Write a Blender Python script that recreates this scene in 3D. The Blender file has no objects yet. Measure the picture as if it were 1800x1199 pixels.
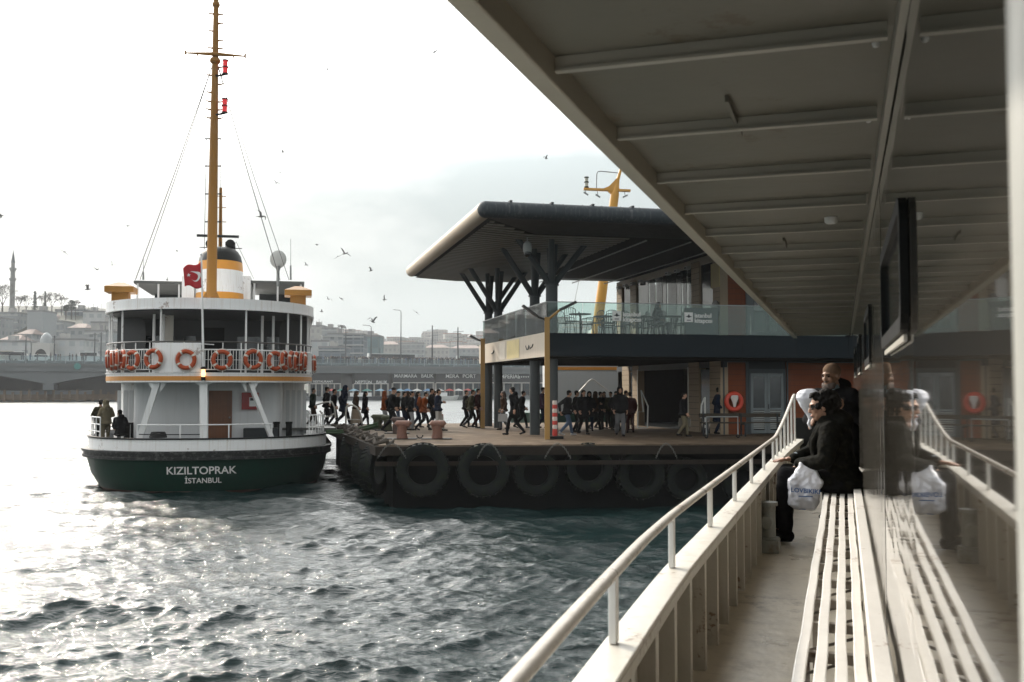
import bpy, bmesh, math, random
import numpy as np
from mathutils import Vector, Matrix, Euler
random.seed(7)
R = math.radians
C = bpy.context.scene.collection
scene = bpy.context.scene

# ------------------------------------------------------------------ camera
F_PX, PITCH, EYE = 1750.0, math.atan(80 / 1750), 3.65
cam_d = bpy.data.cameras.new('camera'); cam = bpy.data.objects.new('camera', cam_d); C.objects.link(cam)
cam.location = (0, 0, EYE); cam.rotation_euler = (math.pi / 2 + PITCH, 0, 0)
cam_d.sensor_width = 36; cam_d.lens = 35.0; cam_d.clip_start = 0.05; cam_d.clip_end = 6000
cam_d.dof.use_dof = True; cam_d.dof.focus_distance = 26; cam_d.dof.aperture_fstop = 7.0
scene.camera = cam

# ------------------------------------------------------------------ sky, sun, exposure
SUN_AZ, SUN_EL = -37, 29          # degrees: to the left of the view direction, above the horizon
world = bpy.data.worlds.new('World'); scene.world = world; world.use_nodes = True
nt = world.node_tree; nt.nodes.clear()
def _n(t, **k):
    n = nt.nodes.new(t)
    for a, b in k.items(): setattr(n, a, b)
    return n
out = _n('ShaderNodeOutputWorld'); bg = _n('ShaderNodeBackground'); bg.inputs[1].default_value = 0.10
sky = _n('ShaderNodeTexSky', sky_type='NISHITA', sun_disc=False, sun_elevation=R(SUN_EL), sun_rotation=R(SUN_AZ),
         air_density=1.4, dust_density=4.0, ozone_density=1.0)
tc = _n('ShaderNodeTexCoord'); mp = _n('ShaderNodeMapping'); mp.inputs['Scale'].default_value = (1, 1, 2.4)
mp.inputs['Location'].default_value = (1.3, .4, .7)
no = _n('ShaderNodeTexNoise'); no.inputs['Scale'].default_value = 1.9; no.inputs['Detail'].default_value = 7; no.inputs['Roughness'].default_value = .52
sz = _n('ShaderNodeSeparateXYZ'); nt.links.new(tc.outputs['Generated'], sz.inputs[0])
el = _n('ShaderNodeMapRange', interpolation_type='SMOOTHSTEP'); el.inputs['From Min'].default_value = .02; el.inputs['From Max'].default_value = .36; el.inputs['To Min'].default_value = -.22; el.inputs['To Max'].default_value = .12; nt.links.new(sz.outputs['Z'], el.inputs['Value'])
sx_ = _n('ShaderNodeMath', operation='MULTIPLY_ADD'); sx_.inputs[1].default_value = -.24; nt.links.new(sz.outputs['X'], sx_.inputs[0]); nt.links.new(el.outputs[0], sx_.inputs[2])
ad = _n('ShaderNodeMath', operation='ADD'); nt.links.new(sx_.outputs[0], ad.inputs[0]); nt.links.new(no.outputs[0], ad.inputs[1])
ra = _n('ShaderNodeValToRGB'); e = ra.color_ramp.elements; e[0].position = .36; e[0].color = (0, 0, 0, 1); e[1].position = .56; e[1].color = (1, 1, 1, 1)
cl = _n('ShaderNodeMix', data_type='RGBA'); cl.inputs['A'].default_value = (4.9, 5.5, 5.55, 1); cl.inputs['B'].default_value = (9.3, 9.4, 9.25, 1)
mx = _n('ShaderNodeMix', data_type='RGBA'); mx.inputs['Factor'].default_value = .94
# thin cloud glows towards the sun
_sd = (math.sin(R(SUN_AZ)) * math.cos(R(SUN_EL)), math.cos(R(SUN_AZ)) * math.cos(R(SUN_EL)), math.sin(R(SUN_EL)))
dp = _n('ShaderNodeVectorMath', operation='DOT_PRODUCT'); dp.inputs[1].default_value = _sd; nt.links.new(tc.outputs['Generated'], dp.inputs[0])
mc = _n('ShaderNodeMath', operation='MAXIMUM'); mc.inputs[1].default_value = 0; nt.links.new(dp.outputs['Value'], mc.inputs[0])
pw = _n('ShaderNodeMath', operation='POWER'); pw.inputs[1].default_value = 4.6; nt.links.new(mc.outputs[0], pw.inputs[0])
ga = _n('ShaderNodeMath', operation='MULTIPLY_ADD'); ga.inputs[1].default_value = 7.5; ga.inputs[2].default_value = 1.0; s2 = _n('ShaderNodeSeparateXYZ'); nt.links.new(tc.outputs['Generated'], s2.inputs[0]); m3 = _n('ShaderNodeMapRange', interpolation_type='SMOOTHSTEP'); m3.inputs['From Min'].default_value = .15; m3.inputs['From Max'].default_value = .48; nt.links.new(s2.outputs['Z'], m3.inputs['Value']); m4 = _n('ShaderNodeMath', operation='MULTIPLY'); nt.links.new(pw.outputs[0], m4.inputs[0]); nt.links.new(m3.outputs[0], m4.inputs[1]); nt.links.new(m4.outputs[0], ga.inputs[0])
gs = _n('ShaderNodeVectorMath', operation='SCALE'); nt.links.new(mx.outputs['Result'], gs.inputs[0]); nt.links.new(ga.outputs[0], gs.inputs['Scale'])
for a, b in ((tc.outputs['Generated'], mp.inputs[0]), (mp.outputs[0], no.inputs[0]), (ad.outputs[0], ra.inputs[0]),
             (ra.outputs[0], cl.inputs['Factor']), (sky.outputs[0], mx.inputs['A']), (cl.outputs['Result'], mx.inputs['B']),
             (gs.outputs[0], bg.inputs[0]), (bg.outputs[0], out.inputs[0])): nt.links.new(a, b)
sun_d = bpy.data.lights.new('sun', 'SUN'); sun = bpy.data.objects.new('sun', sun_d); C.objects.link(sun)
sun_d.energy = 3.1; sun_d.angle = R(1.2); sun_d.color = (1, .89, .75)
_d = Vector((math.sin(R(SUN_AZ)) * math.cos(R(SUN_EL)), math.cos(R(SUN_AZ)) * math.cos(R(SUN_EL)), math.sin(R(SUN_EL))))
sun.rotation_euler = _d.to_track_quat('Z', 'Y').to_euler()
scene.view_settings.view_transform = 'Standard'; scene.view_settings.look = 'None'
scene.view_settings.exposure = 0.27; scene.view_settings.gamma = 1
scene.cycles.use_denoising = True
scene.cycles.max_bounces = 8; scene.cycles.diffuse_bounces = 3; scene.cycles.glossy_bounces = 4
scene.cycles.transmission_bounces = 6; scene.cycles.transparent_max_bounces = 12; scene.cycles.volume_bounces = 1
scene.cycles.sample_clamp_indirect = 6; scene.cycles.caustics_reflective = False; scene.cycles.caustics_refractive = False

# ------------------------------------------------------------------ frames of reference
class Frame:
    def __init__(s, loc, deg): s.loc = Vector(loc); s.a = R(deg); s.M = Matrix.Translation(s.loc) @ Matrix.Rotation(s.a, 4, 'Z'); s.I = s.M.inverted()
    def w(s, x, y, z=0): return s.M @ Vector((x, y, z))
OWN = Frame((0, 0, 2.35), -18.37)            # our ferry: x to its wall, y forward, z from its deck
KIZ = Frame((-10.65, 34.3, 0), 12.5)         # the ferry ahead: origin at its stern, y forward
PIER = Frame((1.15, 33.5, 0), 13.5)          # the terminal building
def ray(px, py):
    u = (px - 900) / F_PX; v = (599.5 - py) / F_PX
    return Vector((u, math.cos(PITCH) - v * math.sin(PITCH), math.sin(PITCH) + v * math.cos(PITCH)))
def hit(fr, px, py, axis, val):
    """point (local to fr) where the sight line meets the local plane axis = val"""
    o = fr.I @ Vector((0, 0, EYE)); d = fr.I.to_3x3() @ ray(px, py)
    return o + d * ((val - o[axis]) / d[axis])
WORLD = Frame((0, 0, 0), 0)

# ------------------------------------------------------------------ materials
def srgb(r, g, b):
    f = lambda c: (c / 255 / 12.92) if c / 255 <= .04045 else ((c / 255 + .055) / 1.055) ** 2.4
    return (f(r), f(g), f(b))
MATS = {}
def mat(name, col=(.5, .5, .5), rough=.5, metal=0., spec=.5, var=.12, scale=3., bump=0., bscale=30., streak=0., stain=None, emit=None, coat=0., wave=None, spots=0., spotcol=(.16, .07, .03), spotscale=22.):
    """procedural paint: base colour with large soft variation, optional vertical streaks, stains and bump"""
    if name in MATS: return MATS[name]
    m = bpy.data.materials.new(name); m.use_nodes = True; t = m.node_tree; b = t.nodes['Principled BSDF']
    N = t.nodes.new; Lk = t.links.new
    b.inputs['Roughness'].default_value = rough; b.inputs['Metallic'].default_value = metal
    b.inputs['Specular IOR Level'].default_value = spec; b.inputs['Coat Weight'].default_value = coat
    c4 = (*col, 1); tcn = N('ShaderNodeTexCoord')
    nz = N('ShaderNodeTexNoise'); nz.inputs['Scale'].default_value = scale; nz.inputs['Detail'].default_value = 6; nz.inputs['Roughness'].default_value = .6
    Lk(tcn.outputs['Object'], nz.inputs[0])
    mixn = N('ShaderNodeMix'); mixn.data_type = 'RGBA'
    mixn.inputs['A'].default_value = tuple(c * (1 - var) for c in col) + (1,); mixn.inputs['B'].default_value = tuple(min(1, c * (1 + var)) for c in col) + (1,)
    Lk(nz.outputs[0], mixn.inputs['Factor']); last = mixn.outputs['Result']
    if streak:
        mpn = N('ShaderNodeMapping'); mpn.inputs['Scale'].default_value = (14, 14, .7); Lk(tcn.outputs['Object'], mpn.inputs[0])
        n2 = N('ShaderNodeTexNoise'); n2.inputs['Scale'].default_value = 1.; n2.inputs['Detail'].default_value = 5; Lk(mpn.outputs[0], n2.inputs[0])
        rp = N('ShaderNodeValToRGB'); rp.color_ramp.elements[0].position = .52; rp.color_ramp.elements[1].position = .78; Lk(n2.outputs[0], rp.inputs[0])
        ml = N('ShaderNodeMath'); ml.operation = 'MULTIPLY'; ml.inputs[1].default_value = streak; Lk(rp.outputs[0], ml.inputs[0])
        m2 = N('ShaderNodeMix'); m2.data_type = 'RGBA'; Lk(ml.outputs[0], m2.inputs['Factor']); Lk(last, m2.inputs['A'])
        m2.inputs['B'].default_value = (*(stain or tuple(c * .35 for c in col)), 1); last = m2.outputs['Result']
    if stain and not streak:
        n2 = N('ShaderNodeTexNoise'); n2.inputs['Scale'].default_value = scale * 2.3; n2.inputs['Detail'].default_value = 8; n2.inputs['Roughness'].default_value = .7; Lk(tcn.outputs['Object'], n2.inputs[0])
        rp = N('ShaderNodeValToRGB'); rp.color_ramp.elements[0].position = .5; rp.color_ramp.elements[1].position = .68; Lk(n2.outputs[0], rp.inputs[0])
        m2 = N('ShaderNodeMix'); m2.data_type = 'RGBA'; Lk(rp.outputs[0], m2.inputs['Factor']); Lk(last, m2.inputs['A']); m2.inputs['B'].default_value = (*stain, 1); last = m2.outputs['Result']
    if spots:
        n4 = N('ShaderNodeTexNoise'); n4.inputs['Scale'].default_value = spotscale; n4.inputs['Detail'].default_value = 6; n4.inputs['Roughness'].default_value = .7; Lk(tcn.outputs['Object'], n4.inputs[0])
        n5 = N('ShaderNodeTexNoise'); n5.inputs['Scale'].default_value = spotscale * .12; n5.inputs['Detail'].default_value = 2; Lk(tcn.outputs['Object'], n5.inputs[0])
        mu = N('ShaderNodeMath'); mu.operation = 'MULTIPLY'; Lk(n4.outputs[0], mu.inputs[0]); Lk(n5.outputs[0], mu.inputs[1])
        rp4 = N('ShaderNodeValToRGB'); rp4.color_ramp.elements[0].position = .355; rp4.color_ramp.elements[1].position = .40; Lk(mu.outputs[0], rp4.inputs[0])
        m5 = N('ShaderNodeMath'); m5.operation = 'MULTIPLY'; m5.inputs[1].default_value = spots; Lk(rp4.outputs[0], m5.inputs[0])
        m6 = N('ShaderNodeMix'); m6.data_type = 'RGBA'; Lk(m5.outputs[0], m6.inputs['Factor']); Lk(last, m6.inputs['A']); m6.inputs['B'].default_value = (*spotcol, 1); last = m6.outputs['Result']
    Lk(last, b.inputs['Base Color'])
    mr = N('ShaderNodeMapRange'); mr.inputs['To Min'].default_value = max(.02, rough - .1); mr.inputs['To Max'].default_value = min(1, rough + .1)
    Lk(nz.outputs[0], mr.inputs['Value']); Lk(mr.outputs[0], b.inputs['Roughness'])
    if bump:
        n3 = N('ShaderNodeTexNoise'); n3.inputs['Scale'].default_value = bscale; n3.inputs['Detail'].default_value = 4
        if wave:
            mw = N('ShaderNodeMapping'); mw.inputs['Scale'].default_value = wave; Lk(tcn.outputs['Object'], mw.inputs[0]); Lk(mw.outputs[0], n3.inputs[0])
        else: Lk(tcn.outputs['Object'], n3.inputs[0])
        bn = N('ShaderNodeBump'); bn.inputs['Strength'].default_value = min(1, bump); bn.inputs['Distance'].default_value = .01 * max(1, bump); Lk(n3.outputs[0], bn.inputs['Height']); Lk(bn.outputs[0], b.inputs['Normal'])
    if emit: b.inputs['Emission Color'].default_value = (*emit[0], 1); b.inputs['Emission Strength'].default_value = emit[1]
    MATS[name] = m; return m
def glass(name, tint, alpha, rough=.03):
    if name in MATS: return MATS[name]
    m = bpy.data.materials.new(name); m.use_nodes = True; t = m.node_tree; t.nodes.remove(t.nodes['Principled BSDF'])
    o = t.nodes['Material Output']; tr = t.nodes.new('ShaderNodeBsdfTransparent'); gl = t.nodes.new('ShaderNodeBsdfGlossy'); mi = t.nodes.new('ShaderNodeMixShader')
    df = t.nodes.new('ShaderNodeBsdfDiffuse'); m2 = t.nodes.new('ShaderNodeMixShader'); fr = t.nodes.new('ShaderNodeFresnel'); fr.inputs[0].default_value = 1.5
    tr.inputs[0].default_value = (*tint, 1); gl.inputs['Roughness'].default_value = rough; df.inputs[0].default_value = (*tint, 1); m2.inputs[0].default_value = alpha
    t.links.new(tr.outputs[0], m2.inputs[1]); t.links.new(df.outputs[0], m2.inputs[2]); t.links.new(m2.outputs[0], mi.inputs[1]); t.links.new(gl.outputs[0], mi.inputs[2]); t.links.new(fr.outputs[0], mi.inputs[0]); t.links.new(mi.outputs[0], o.inputs[0])
    MATS[name] = m; return m

# ------------------------------------------------------------------ mesh builder
class MB:
    def __init__(s): s.v = []; s.f = []; s.mi = []; s.cur = 0
    def add(s, vs, fs):
        o = len(s.v); s.v += [tuple(v) for v in vs]; s.f += [tuple(i + o for i in f) for f in fs]; s.mi += [s.cur] * len(fs); return s
    def box(s, x0, x1, y0, y1, z0, z1, rz=0, piv=None):
        vs = [Vector((x, y, z)) for z in (z0, z1) for (x, y) in ((x0, y0), (x1, y0), (x1, y1), (x0, y1))]
        if rz:
            c = Vector(piv) if piv else Vector(((x0 + x1) / 2, (y0 + y1) / 2, 0)); M = Matrix.Rotation(rz, 3, 'Z')
            vs = [M @ (v - c) + c for v in vs]
        return s.add(vs, [(3, 2, 1, 0), (4, 5, 6, 7), (0, 1, 5, 4), (1, 2, 6, 5), (2, 3, 7, 6), (3, 0, 4, 7)])
    def tube(s, pts, r, n=8, caps=True, flat=1.0):
        pts = [Vector(p) for p in pts]; k = len(pts); rs = r if isinstance(r, (list, tuple)) else [r] * k
        rings = []; up = None
        for i, p in enumerate(pts):
            d = (pts[min(i + 1, k - 1)] - pts[max(i - 1, 0)]).normalized()
            if up is None: up = Vector((0, 0, 1)) if abs(d.z) < .9 else Vector((1, 0, 0))
            a = d.cross(up).normalized(); b = a.cross(d).normalized(); up = b
            rings.append([p + (a * math.cos(2 * math.pi * j / n) + b * math.sin(2 * math.pi * j / n) * flat) * rs[i] for j in range(n)])
        vs = [v for g in rings for v in g]; fs = []
        for i in range(k - 1):
            for j in range(n): fs.append((i * n + j, i * n + (j + 1) % n, (i + 1) * n + (j + 1) % n, (i + 1) * n + j))
        if caps: fs += [tuple(range(n))[::-1], tuple((k - 1) * n + j for j in range(n))]
        return s.add(vs, fs)
    def rod(s, a, b, r, r2=None, n=8): return s.tube([a, b], [r, r2 if r2 is not None else r], n)
    def bar(s, a, b, w, h):
        """rectangular bar between two points, w sideways, h up"""
        a = Vector(a); b = Vector(b); d = (b - a).normalized(); up = Vector((0, 0, 1)) if abs(d.z) < .95 else Vector((0, 1, 0))
        x = d.cross(up).normalized() * w / 2; y = x.cross(d).normalized() * h / 2
        return s.add([a - x - y, a + x - y, a + x + y, a - x + y, b - x - y, b + x - y, b + x + y, b - x + y],
                     [(0, 1, 2, 3), (7, 6, 5, 4), (0, 4, 5, 1), (1, 5, 6, 2), (2, 6, 7, 3), (3, 7, 4, 0)])
    def lathe(s, prof, c=(0, 0, 0), n=20, sy=1., ax=None):
        """prof [(r,z)], round z; ax maps (x,y,z)->vector"""
        vs = []
        for r, z in prof:
            for j in range(n):
                a = 2 * math.pi * j / n; p = Vector((r * math.cos(a), r * math.sin(a) * sy, z))
                vs.append((ax @ p if ax is not None else p) + Vector(c))
        k = len(prof); fs = [(i * n + j, i * n + (j + 1) % n, (i + 1) * n + (j + 1) % n, (i + 1) * n + j) for i in range(k - 1) for j in range(n)]
        fs += [tuple(range(n))[::-1], tuple((k - 1) * n + j for j in range(n))]
        return s.add(vs, fs)
    def ball(s, c, r, n=10, m=7):
        rx, ry, rz = r if isinstance(r, (tuple, list)) else (r, r, r); vs = []; fs = []
        for i in range(m + 1):
            t = math.pi * i / m
            for j in range(n):
                a = 2 * math.pi * j / n; vs.append((c[0] + rx * math.sin(t) * math.cos(a), c[1] + ry * math.sin(t) * math.sin(a), c[2] - rz * math.cos(t)))
        for i in range(m):
            for j in range(n): fs.append((i * n + j, i * n + (j + 1) % n, (i + 1) * n + (j + 1) % n, (i + 1) * n + j))
        return s.add(vs, fs)
    def torus(s, c, R_, r, ax=None, n=28, m=10, a0=0, a1=2 * math.pi, sq=1.):
        vs = []; fs = []; full = abs(a1 - a0 - 2 * math.pi) < 1e-6; k = n if full else n + 1
        for i in range(k):
            a = a0 + (a1 - a0) * i / n
            for j in range(m):
                b = 2 * math.pi * j / m; p = Vector(((R_ + r * math.cos(b)) * math.cos(a), (R_ + r * math.cos(b)) * math.sin(a), r * sq * math.sin(b)))
                vs.append((ax @ p if ax is not None else p) + Vector(c))
        for i in range(n):
            for j in range(m):
                i2 = (i + 1) % k; fs.append((i * m + j, i * m + (j + 1) % m, i2 * m + (j + 1) % m, i2 * m + j))
        return s.add(vs, fs)
    def prism(s, poly, z0, z1):
        n = len(poly); vs = [(x, y, z0) for x, y in poly] + [(x, y, z1) for x, y in poly]
        return s.add(vs, [tuple(range(n))[::-1], tuple(range(n, 2 * n))] + [(i, (i + 1) % n, n + (i + 1) % n, n + i) for i in range(n)])
    def strip(s, outer, inner, z0, z1, closed=False):
        n = len(outer); vs = [(x, y, z0) for x, y in outer] + [(x, y, z1) for x, y in outer] + [(x, y, z1) for x, y in inner] + [(x, y, z0) for x, y in inner]
        fs = []
        for i in range(n if closed else n - 1):
            j = (i + 1) % n
            fs += [(i, j, n + j, n + i), (n + i, n + j, 2 * n + j, 2 * n + i), (2 * n + i, 2 * n + j, 3 * n + j, 3 * n + i), (3 * n + i, 3 * n + j, j, i)]
        if not closed: fs += [(0, n, 2 * n, 3 * n), (n - 1, 4 * n - 1, 3 * n - 1, 2 * n - 1)]
        return s.add(vs, fs)
    def build(s, name, mats, parent=None, smooth=False, bevel=0., loc=None, rz=None):
        me = bpy.data.meshes.new(name); me.from_pydata(s.v, [], s.f); me.update()
        for m in (mats if isinstance(mats, (list, tuple)) else [mats]): me.materials.append(m)
        if len(me.materials) > 1: me.polygons.foreach_set('material_index', s.mi)
        bm = bmesh.new(); bm.from_mesh(me); bmesh.ops.recalc_face_normals(bm, faces=bm.faces); bm.to_mesh(me); bm.free()
        if smooth: smooth_by_angle(me)
        o = bpy.data.objects.new(name, me); C.objects.link(o)
        if parent: o.parent = parent
        if loc is not None: o.location = loc
        if rz is not None: o.rotation_euler = (0, 0, rz)
        if bevel:
            b = o.modifiers.new('bevel', 'BEVEL'); b.width = bevel; b.segments = 2; b.limit_method = 'ANGLE'; b.angle_limit = R(40)
        return o
def smooth_by_angle(me, ang=40):
    me.polygons.foreach_set('use_smooth', [True] * len(me.polygons))
    bm = bmesh.new(); bm.from_mesh(me); ca = R(ang)
    for e_ in bm.edges: e_.smooth = not (len(e_.link_faces) == 2 and e_.calc_face_angle(0) > ca)
    bm.to_mesh(me); bm.free()
def tag(o, label=None, cat=None, group=None, kind=None):
    for k, v in (('label', label), ('category', cat), ('group', group), ('kind', kind)):
        if v: o[k] = v
    return o
def empty(name, loc=(0, 0, 0), rz=0, label=None, cat=None, group=None):
    o = bpy.data.objects.new(name, None); C.objects.link(o); o.location = loc; o.rotation_euler = (0, 0, rz); o.empty_display_size = .1
    return tag(o, label, cat, group)
KIDS = lambda o: [c for c in bpy.data.objects if c.parent == o]
def dup(o, loc=None, rz=None, label=None, group=None, parent=None, kids=None):
    c = o.copy(); C.objects.link(c)
    if parent: c.parent = parent
    if loc is not None: c.location = loc
    if rz is not None: c.rotation_euler = (0, 0, rz)
    if label: c['label'] = label
    if group: c['group'] = group
    for ch in KIDS(o): dup(ch, parent=c)
    return c
def frame_empty(name, fr, label, cat, group=None): return empty(name, fr.loc, fr.a, label, cat, group)
def text(name, s, size, mt, parent, M, bold=.0, extrude=.004, deform=None, align='CENTER', sx=1.):
    cu = bpy.data.curves.new(name, 'FONT'); cu.body = s; cu.size = size; cu.align_x = align; cu.align_y = 'CENTER'; cu.extrude = extrude; cu.offset = bold
    t = bpy.data.objects.new(name + '_tmp', cu); C.objects.link(t)
    bpy.context.view_layer.update(); dg = bpy.context.evaluated_depsgraph_get(); me = bpy.data.meshes.new_from_object(t.evaluated_get(dg))
    bpy.data.objects.remove(t)
    for v in me.vertices:
        p = Vector((v.co.x * sx, v.co.y, v.co.z)); v.co = deform(p) if deform else M @ p
    me.materials.clear(); me.materials.append(mt); o = bpy.data.objects.new(name, me); C.objects.link(o); o.parent = parent; return o
def upright(x, y, z, rz=0):
    """matrix that stands flat text up facing -y (local), turned by rz"""
    return Matrix.Translation((x, y, z)) @ Matrix.Rotation(rz, 4, 'Z') @ Matrix.Rotation(math.pi / 2, 4, 'X')

WHITE = mat('white ship paint', (.72, .72, .70), .35, var=.06, scale=1.2, streak=.35, stain=(.42, .30, .18))
CREAM = mat('cream ship paint', (.56, .53, .47), .34, var=.08, scale=1.5, bump=.3, bscale=14, streak=.42, stain=(.33, .25, .17), spots=.75)
BLACK = mat('black paint', (.007, .008, .008), .55, spec=.2, var=.3)
YELLOW = mat('mustard mast paint', (.26, .125, .025), .5, spec=.25, var=.12, scale=2, streak=.4, stain=(.24, .12, .03))
ORANGE = mat('orange funnel paint', (.62, .27, .03), .4, var=.1)
DARKGREY = mat('dark slate metal', (.025, .030, .033), .55, spec=.2, var=.15)
STEEL = mat('grey steel', (.25, .26, .26), .35, metal=.6, var=.15)
DARKGLASS = mat('dark window glass', (.01, .013, .015), .06, spec=.8, var=.1)
# ------------------------------------------------------------------ water
def build_water():
    rng = np.random.default_rng(5)
    az = np.concatenate([np.linspace(-150, -34, 60, endpoint=False), np.linspace(-34, 24, 860, endpoint=False), np.linspace(24, 150, 60)])
    az = np.radians(az); r = [5.0]
    while r[-1] < 1450: r.append(r[-1] * (1.0034 if r[-1] < 110 else 1.0062 if r[-1] < 330 else 1.02))
    r = np.array(r); A, Rr = np.meshgrid(az, r)
    X = Rr * np.sin(A); Y = Rr * np.cos(A); cell = Rr * np.where(Rr < 110, .0034, .0062)
    Z = np.zeros_like(X); DX = np.zeros_like(X); DY = np.zeros_like(X)
    base = math.radians(270)
    for i in range(84):
        lam = 5.5 * (.024 ** (i / 83.0)) * rng.uniform(.85, 1.15); k = 2 * math.pi / lam
        th = base + rng.normal(0, .27 if lam > 1.2 else .5); amp = .0135 * lam ** .80 * rng.uniform(.5, 1.3)
        amp *= .5 if lam > 3.5 else 1.05 if lam > 1.2 else 1.2 if lam < .33 else .72
        ph = rng.uniform(0, 2 * math.pi); kx, ky = k * math.cos(th), k * math.sin(th)
        fade = np.clip((lam / (2.2 * cell) - 1), 0, 1); a = amp * fade
        # patchiness: gusts
        g = .75 + .45 * np.sin(X * .11 + i) * np.sin(Y * .07 + 1.7 * i)
        arg = kx * X + ky * Y + ph; c = np.cos(arg); s_ = np.sin(arg)
        Z += a * g * c; DX -= .85 * a * g * math.cos(th) * s_; DY -= .85 * a * g * math.sin(th) * s_
    far = np.clip((900 - Rr) / 600, 0, 1); Z *= far
    P_ = np.stack([X + DX * far, Y + DY * far, Z], -1).reshape(-1, 3)
    nr, na = X.shape; i = np.arange(nr - 1)[:, None] * na + np.arange(na - 1)[None, :]
    q = np.stack([i, i + na, i + na + 1, i + 1], -1).reshape(-1, 4)
    me = bpy.data.meshes.new('water'); me.vertices.add(len(P_)); me.vertices.foreach_set('co', P_.ravel())
    me.loops.add(q.size); me.loops.foreach_set('vertex_index', q.ravel()); me.polygons.add(len(q))
    me.polygons.foreach_set('loop_start', np.arange(0, q.size, 4)); me.polygons.foreach_set('loop_total', np.full(len(q), 4))
    me.update(calc_edges=True); me.polygons.foreach_set('use_smooth', np.ones(len(q), bool)); me.validate()
    if me.polygons[0].normal.z < 0: me.flip_normals()
    m = bpy.data.materials.new('harbour water'); m.use_nodes = True; t = m.node_tree; b = t.nodes['Principled BSDF']; N = t.nodes.new; Lk = t.links.new
    b.inputs['Base Color'].default_value = (.0035, .0135, .0135, 1); b.inputs['Roughness'].default_value = .07; b.inputs['IOR'].default_value = 1.33
    g = N('ShaderNodeNewGeometry')
    mp_ = N('ShaderNodeMapping'); mp_.inputs['Scale'].default_value = (.55, 1.4, 1); Lk(g.outputs['Position'], mp_.inputs[0])
    n1 = N('ShaderNodeTexNoise'); n1.inputs['Scale'].default_value = 5.0; n1.inputs['Detail'].default_value = 7; n1.inputs['Roughness'].default_value = .62; n1.inputs['Distortion'].default_value = .5; Lk(mp_.outputs[0], n1.inputs[0])
    n2 = N('ShaderNodeTexNoise'); n2.inputs['Scale'].default_value = 1.6; n2.inputs['Detail'].default_value = 3; Lk(mp_.outputs[0], n2.inputs[0])
    ln = N('ShaderNodeVectorMath'); ln.operation = 'LENGTH'; Lk(g.outputs['Position'], ln.inputs[0]); rr_ = N('ShaderNodeMapRange'); rr_.inputs['From Min'].default_value = 15; rr_.inputs['From Max'].default_value = 160; rr_.inputs['To Min'].default_value = .07; rr_.inputs['To Max'].default_value = .30; Lk(ln.outputs['Value'], rr_.inputs['Value']); Lk(rr_.outputs[0], b.inputs['Roughness'])
    b2 = N('ShaderNodeBump'); b2.inputs['Strength'].default_value = .6; b2.inputs['Distance'].default_value = .10; Lk(n2.outputs[0], b2.inputs['Height'])
    b1 = N('ShaderNodeBump'); b1.inputs['Strength'].default_value = .85; b1.inputs['Distance'].default_value = .06; Lk(n1.outputs[0], b1.inputs['Height']); Lk(b2.outputs[0], b1.inputs['Normal']); Lk(b1.outputs[0], b.inputs['Normal'])
    me.materials.append(m); o = bpy.data.objects.new('water', me); C.objects.link(o); tag(o, 'dark teal choppy harbour water with bright sun glitter', kind='structure')
build_water()
# ------------------------------------------------------------------ the ferry we stand on
def own_x(y): return -.665 + (.085 * ((4.3 - y) / 2.6) ** 1.3 if y < 4.3 else 0) + (.045 * ((y - 11) / 3) ** 1.5 if y > 11 else 0)
def rail_z(y): return .765 if y < 10.8 else .765 + .42 * min(1, ((y - 10.8) / 3.3)) ** 1.4
own = frame_empty('passenger_ferry', OWN, 'cream side deck of the near ferry with glossy grey wall, overhanging deck and low handrail', 'ferry')
def own_deck():
    m = MB(); m.box(-.70, .14, -2.5, 15.2, -.08, 0)
    m.build('deck_floor', mat('worn deck paint', (.64, .57, .46), .30, var=.2, scale=2.2, bump=.35, bscale=14, stain=(.42, .36, .28), spots=.5, spotcol=(.14, .10, .07), spotscale=9), own)
    # outer shell
    ys = [-2.5 + i * .5 for i in range(36)]
    m = MB(); o = [(own_x(max(y, 1)) - .045, y) for y in ys]; i_ = [(own_x(max(y, 1)) - .03, y) for y in ys]; m.strip(o, i_, -2.9, .53)
    m.build('hull_side', WHITE, own)
    m = MB(); m.strip([(x + .018, y) for x, y in o], [(x + .03, y) for x, y in o], -.07, .53); m.build('bulwark', CREAM, own)
    ys2 = [-2.5 + i * .35 for i in range(51)]
    def capline(off): return [(own_x(max(y, 1)) + off, y) for y in ys2]
    m = MB(); m.strip(capline(-.055), capline(.055), .532, .55); m.build('bulwark_cap', CREAM, own, bevel=.004)
    m = MB(); m.strip(capline(.046), capline(.054), .495, .530); m.build('cap_lip', CREAM, own)
    y = .9
    while y < 14.4:
        m = MB(); x = own_x(y); m.box(x - .01, x + .05, y, y + .012, .0, .494); m.box(x + .036, x + .050, y + .013, y + .06, .0, .494)
        m.build('frame_rib', CREAM, own); y += .47
    y = .35; k = 0; dy = 1.29
    while y < 14.6:
        m = MB(); x = own_x(y) - .02; zt = rail_z(y) - .012
        m.box(x - .012, x + .012, y - .02, y + .02, .552, zt); m.build('stanchion', WHITE, own, bevel=.004); y += (1.27 if y < 10.4 else .62)
    pts = [(own_x(y_) - .02 + .034 * max(0, min(1.3, (3.4 - y_) / 2)), y_, rail_z(y_)) for y_ in [-.8 + .25 * i for i in range(61)]]
    m = MB(); m.tube(pts, .0215, 12, flat=.75); m.build('handrail', mat('handrail paint', (.52, .47, .41), .30, var=.1, scale=6, bump=.5, bscale=16, streak=.1, stain=(.3, .22, .15), spots=.6, spotscale=30), own, smooth=True)
own_deck()
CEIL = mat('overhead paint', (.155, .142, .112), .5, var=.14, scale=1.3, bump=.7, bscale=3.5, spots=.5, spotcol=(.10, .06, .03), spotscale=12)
FLG = mat('lit beam tone', (.40, .375, .32), .45, var=.1, scale=2)  # paler than the deckhead plate: light on webs and flanges put into colour
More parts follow.
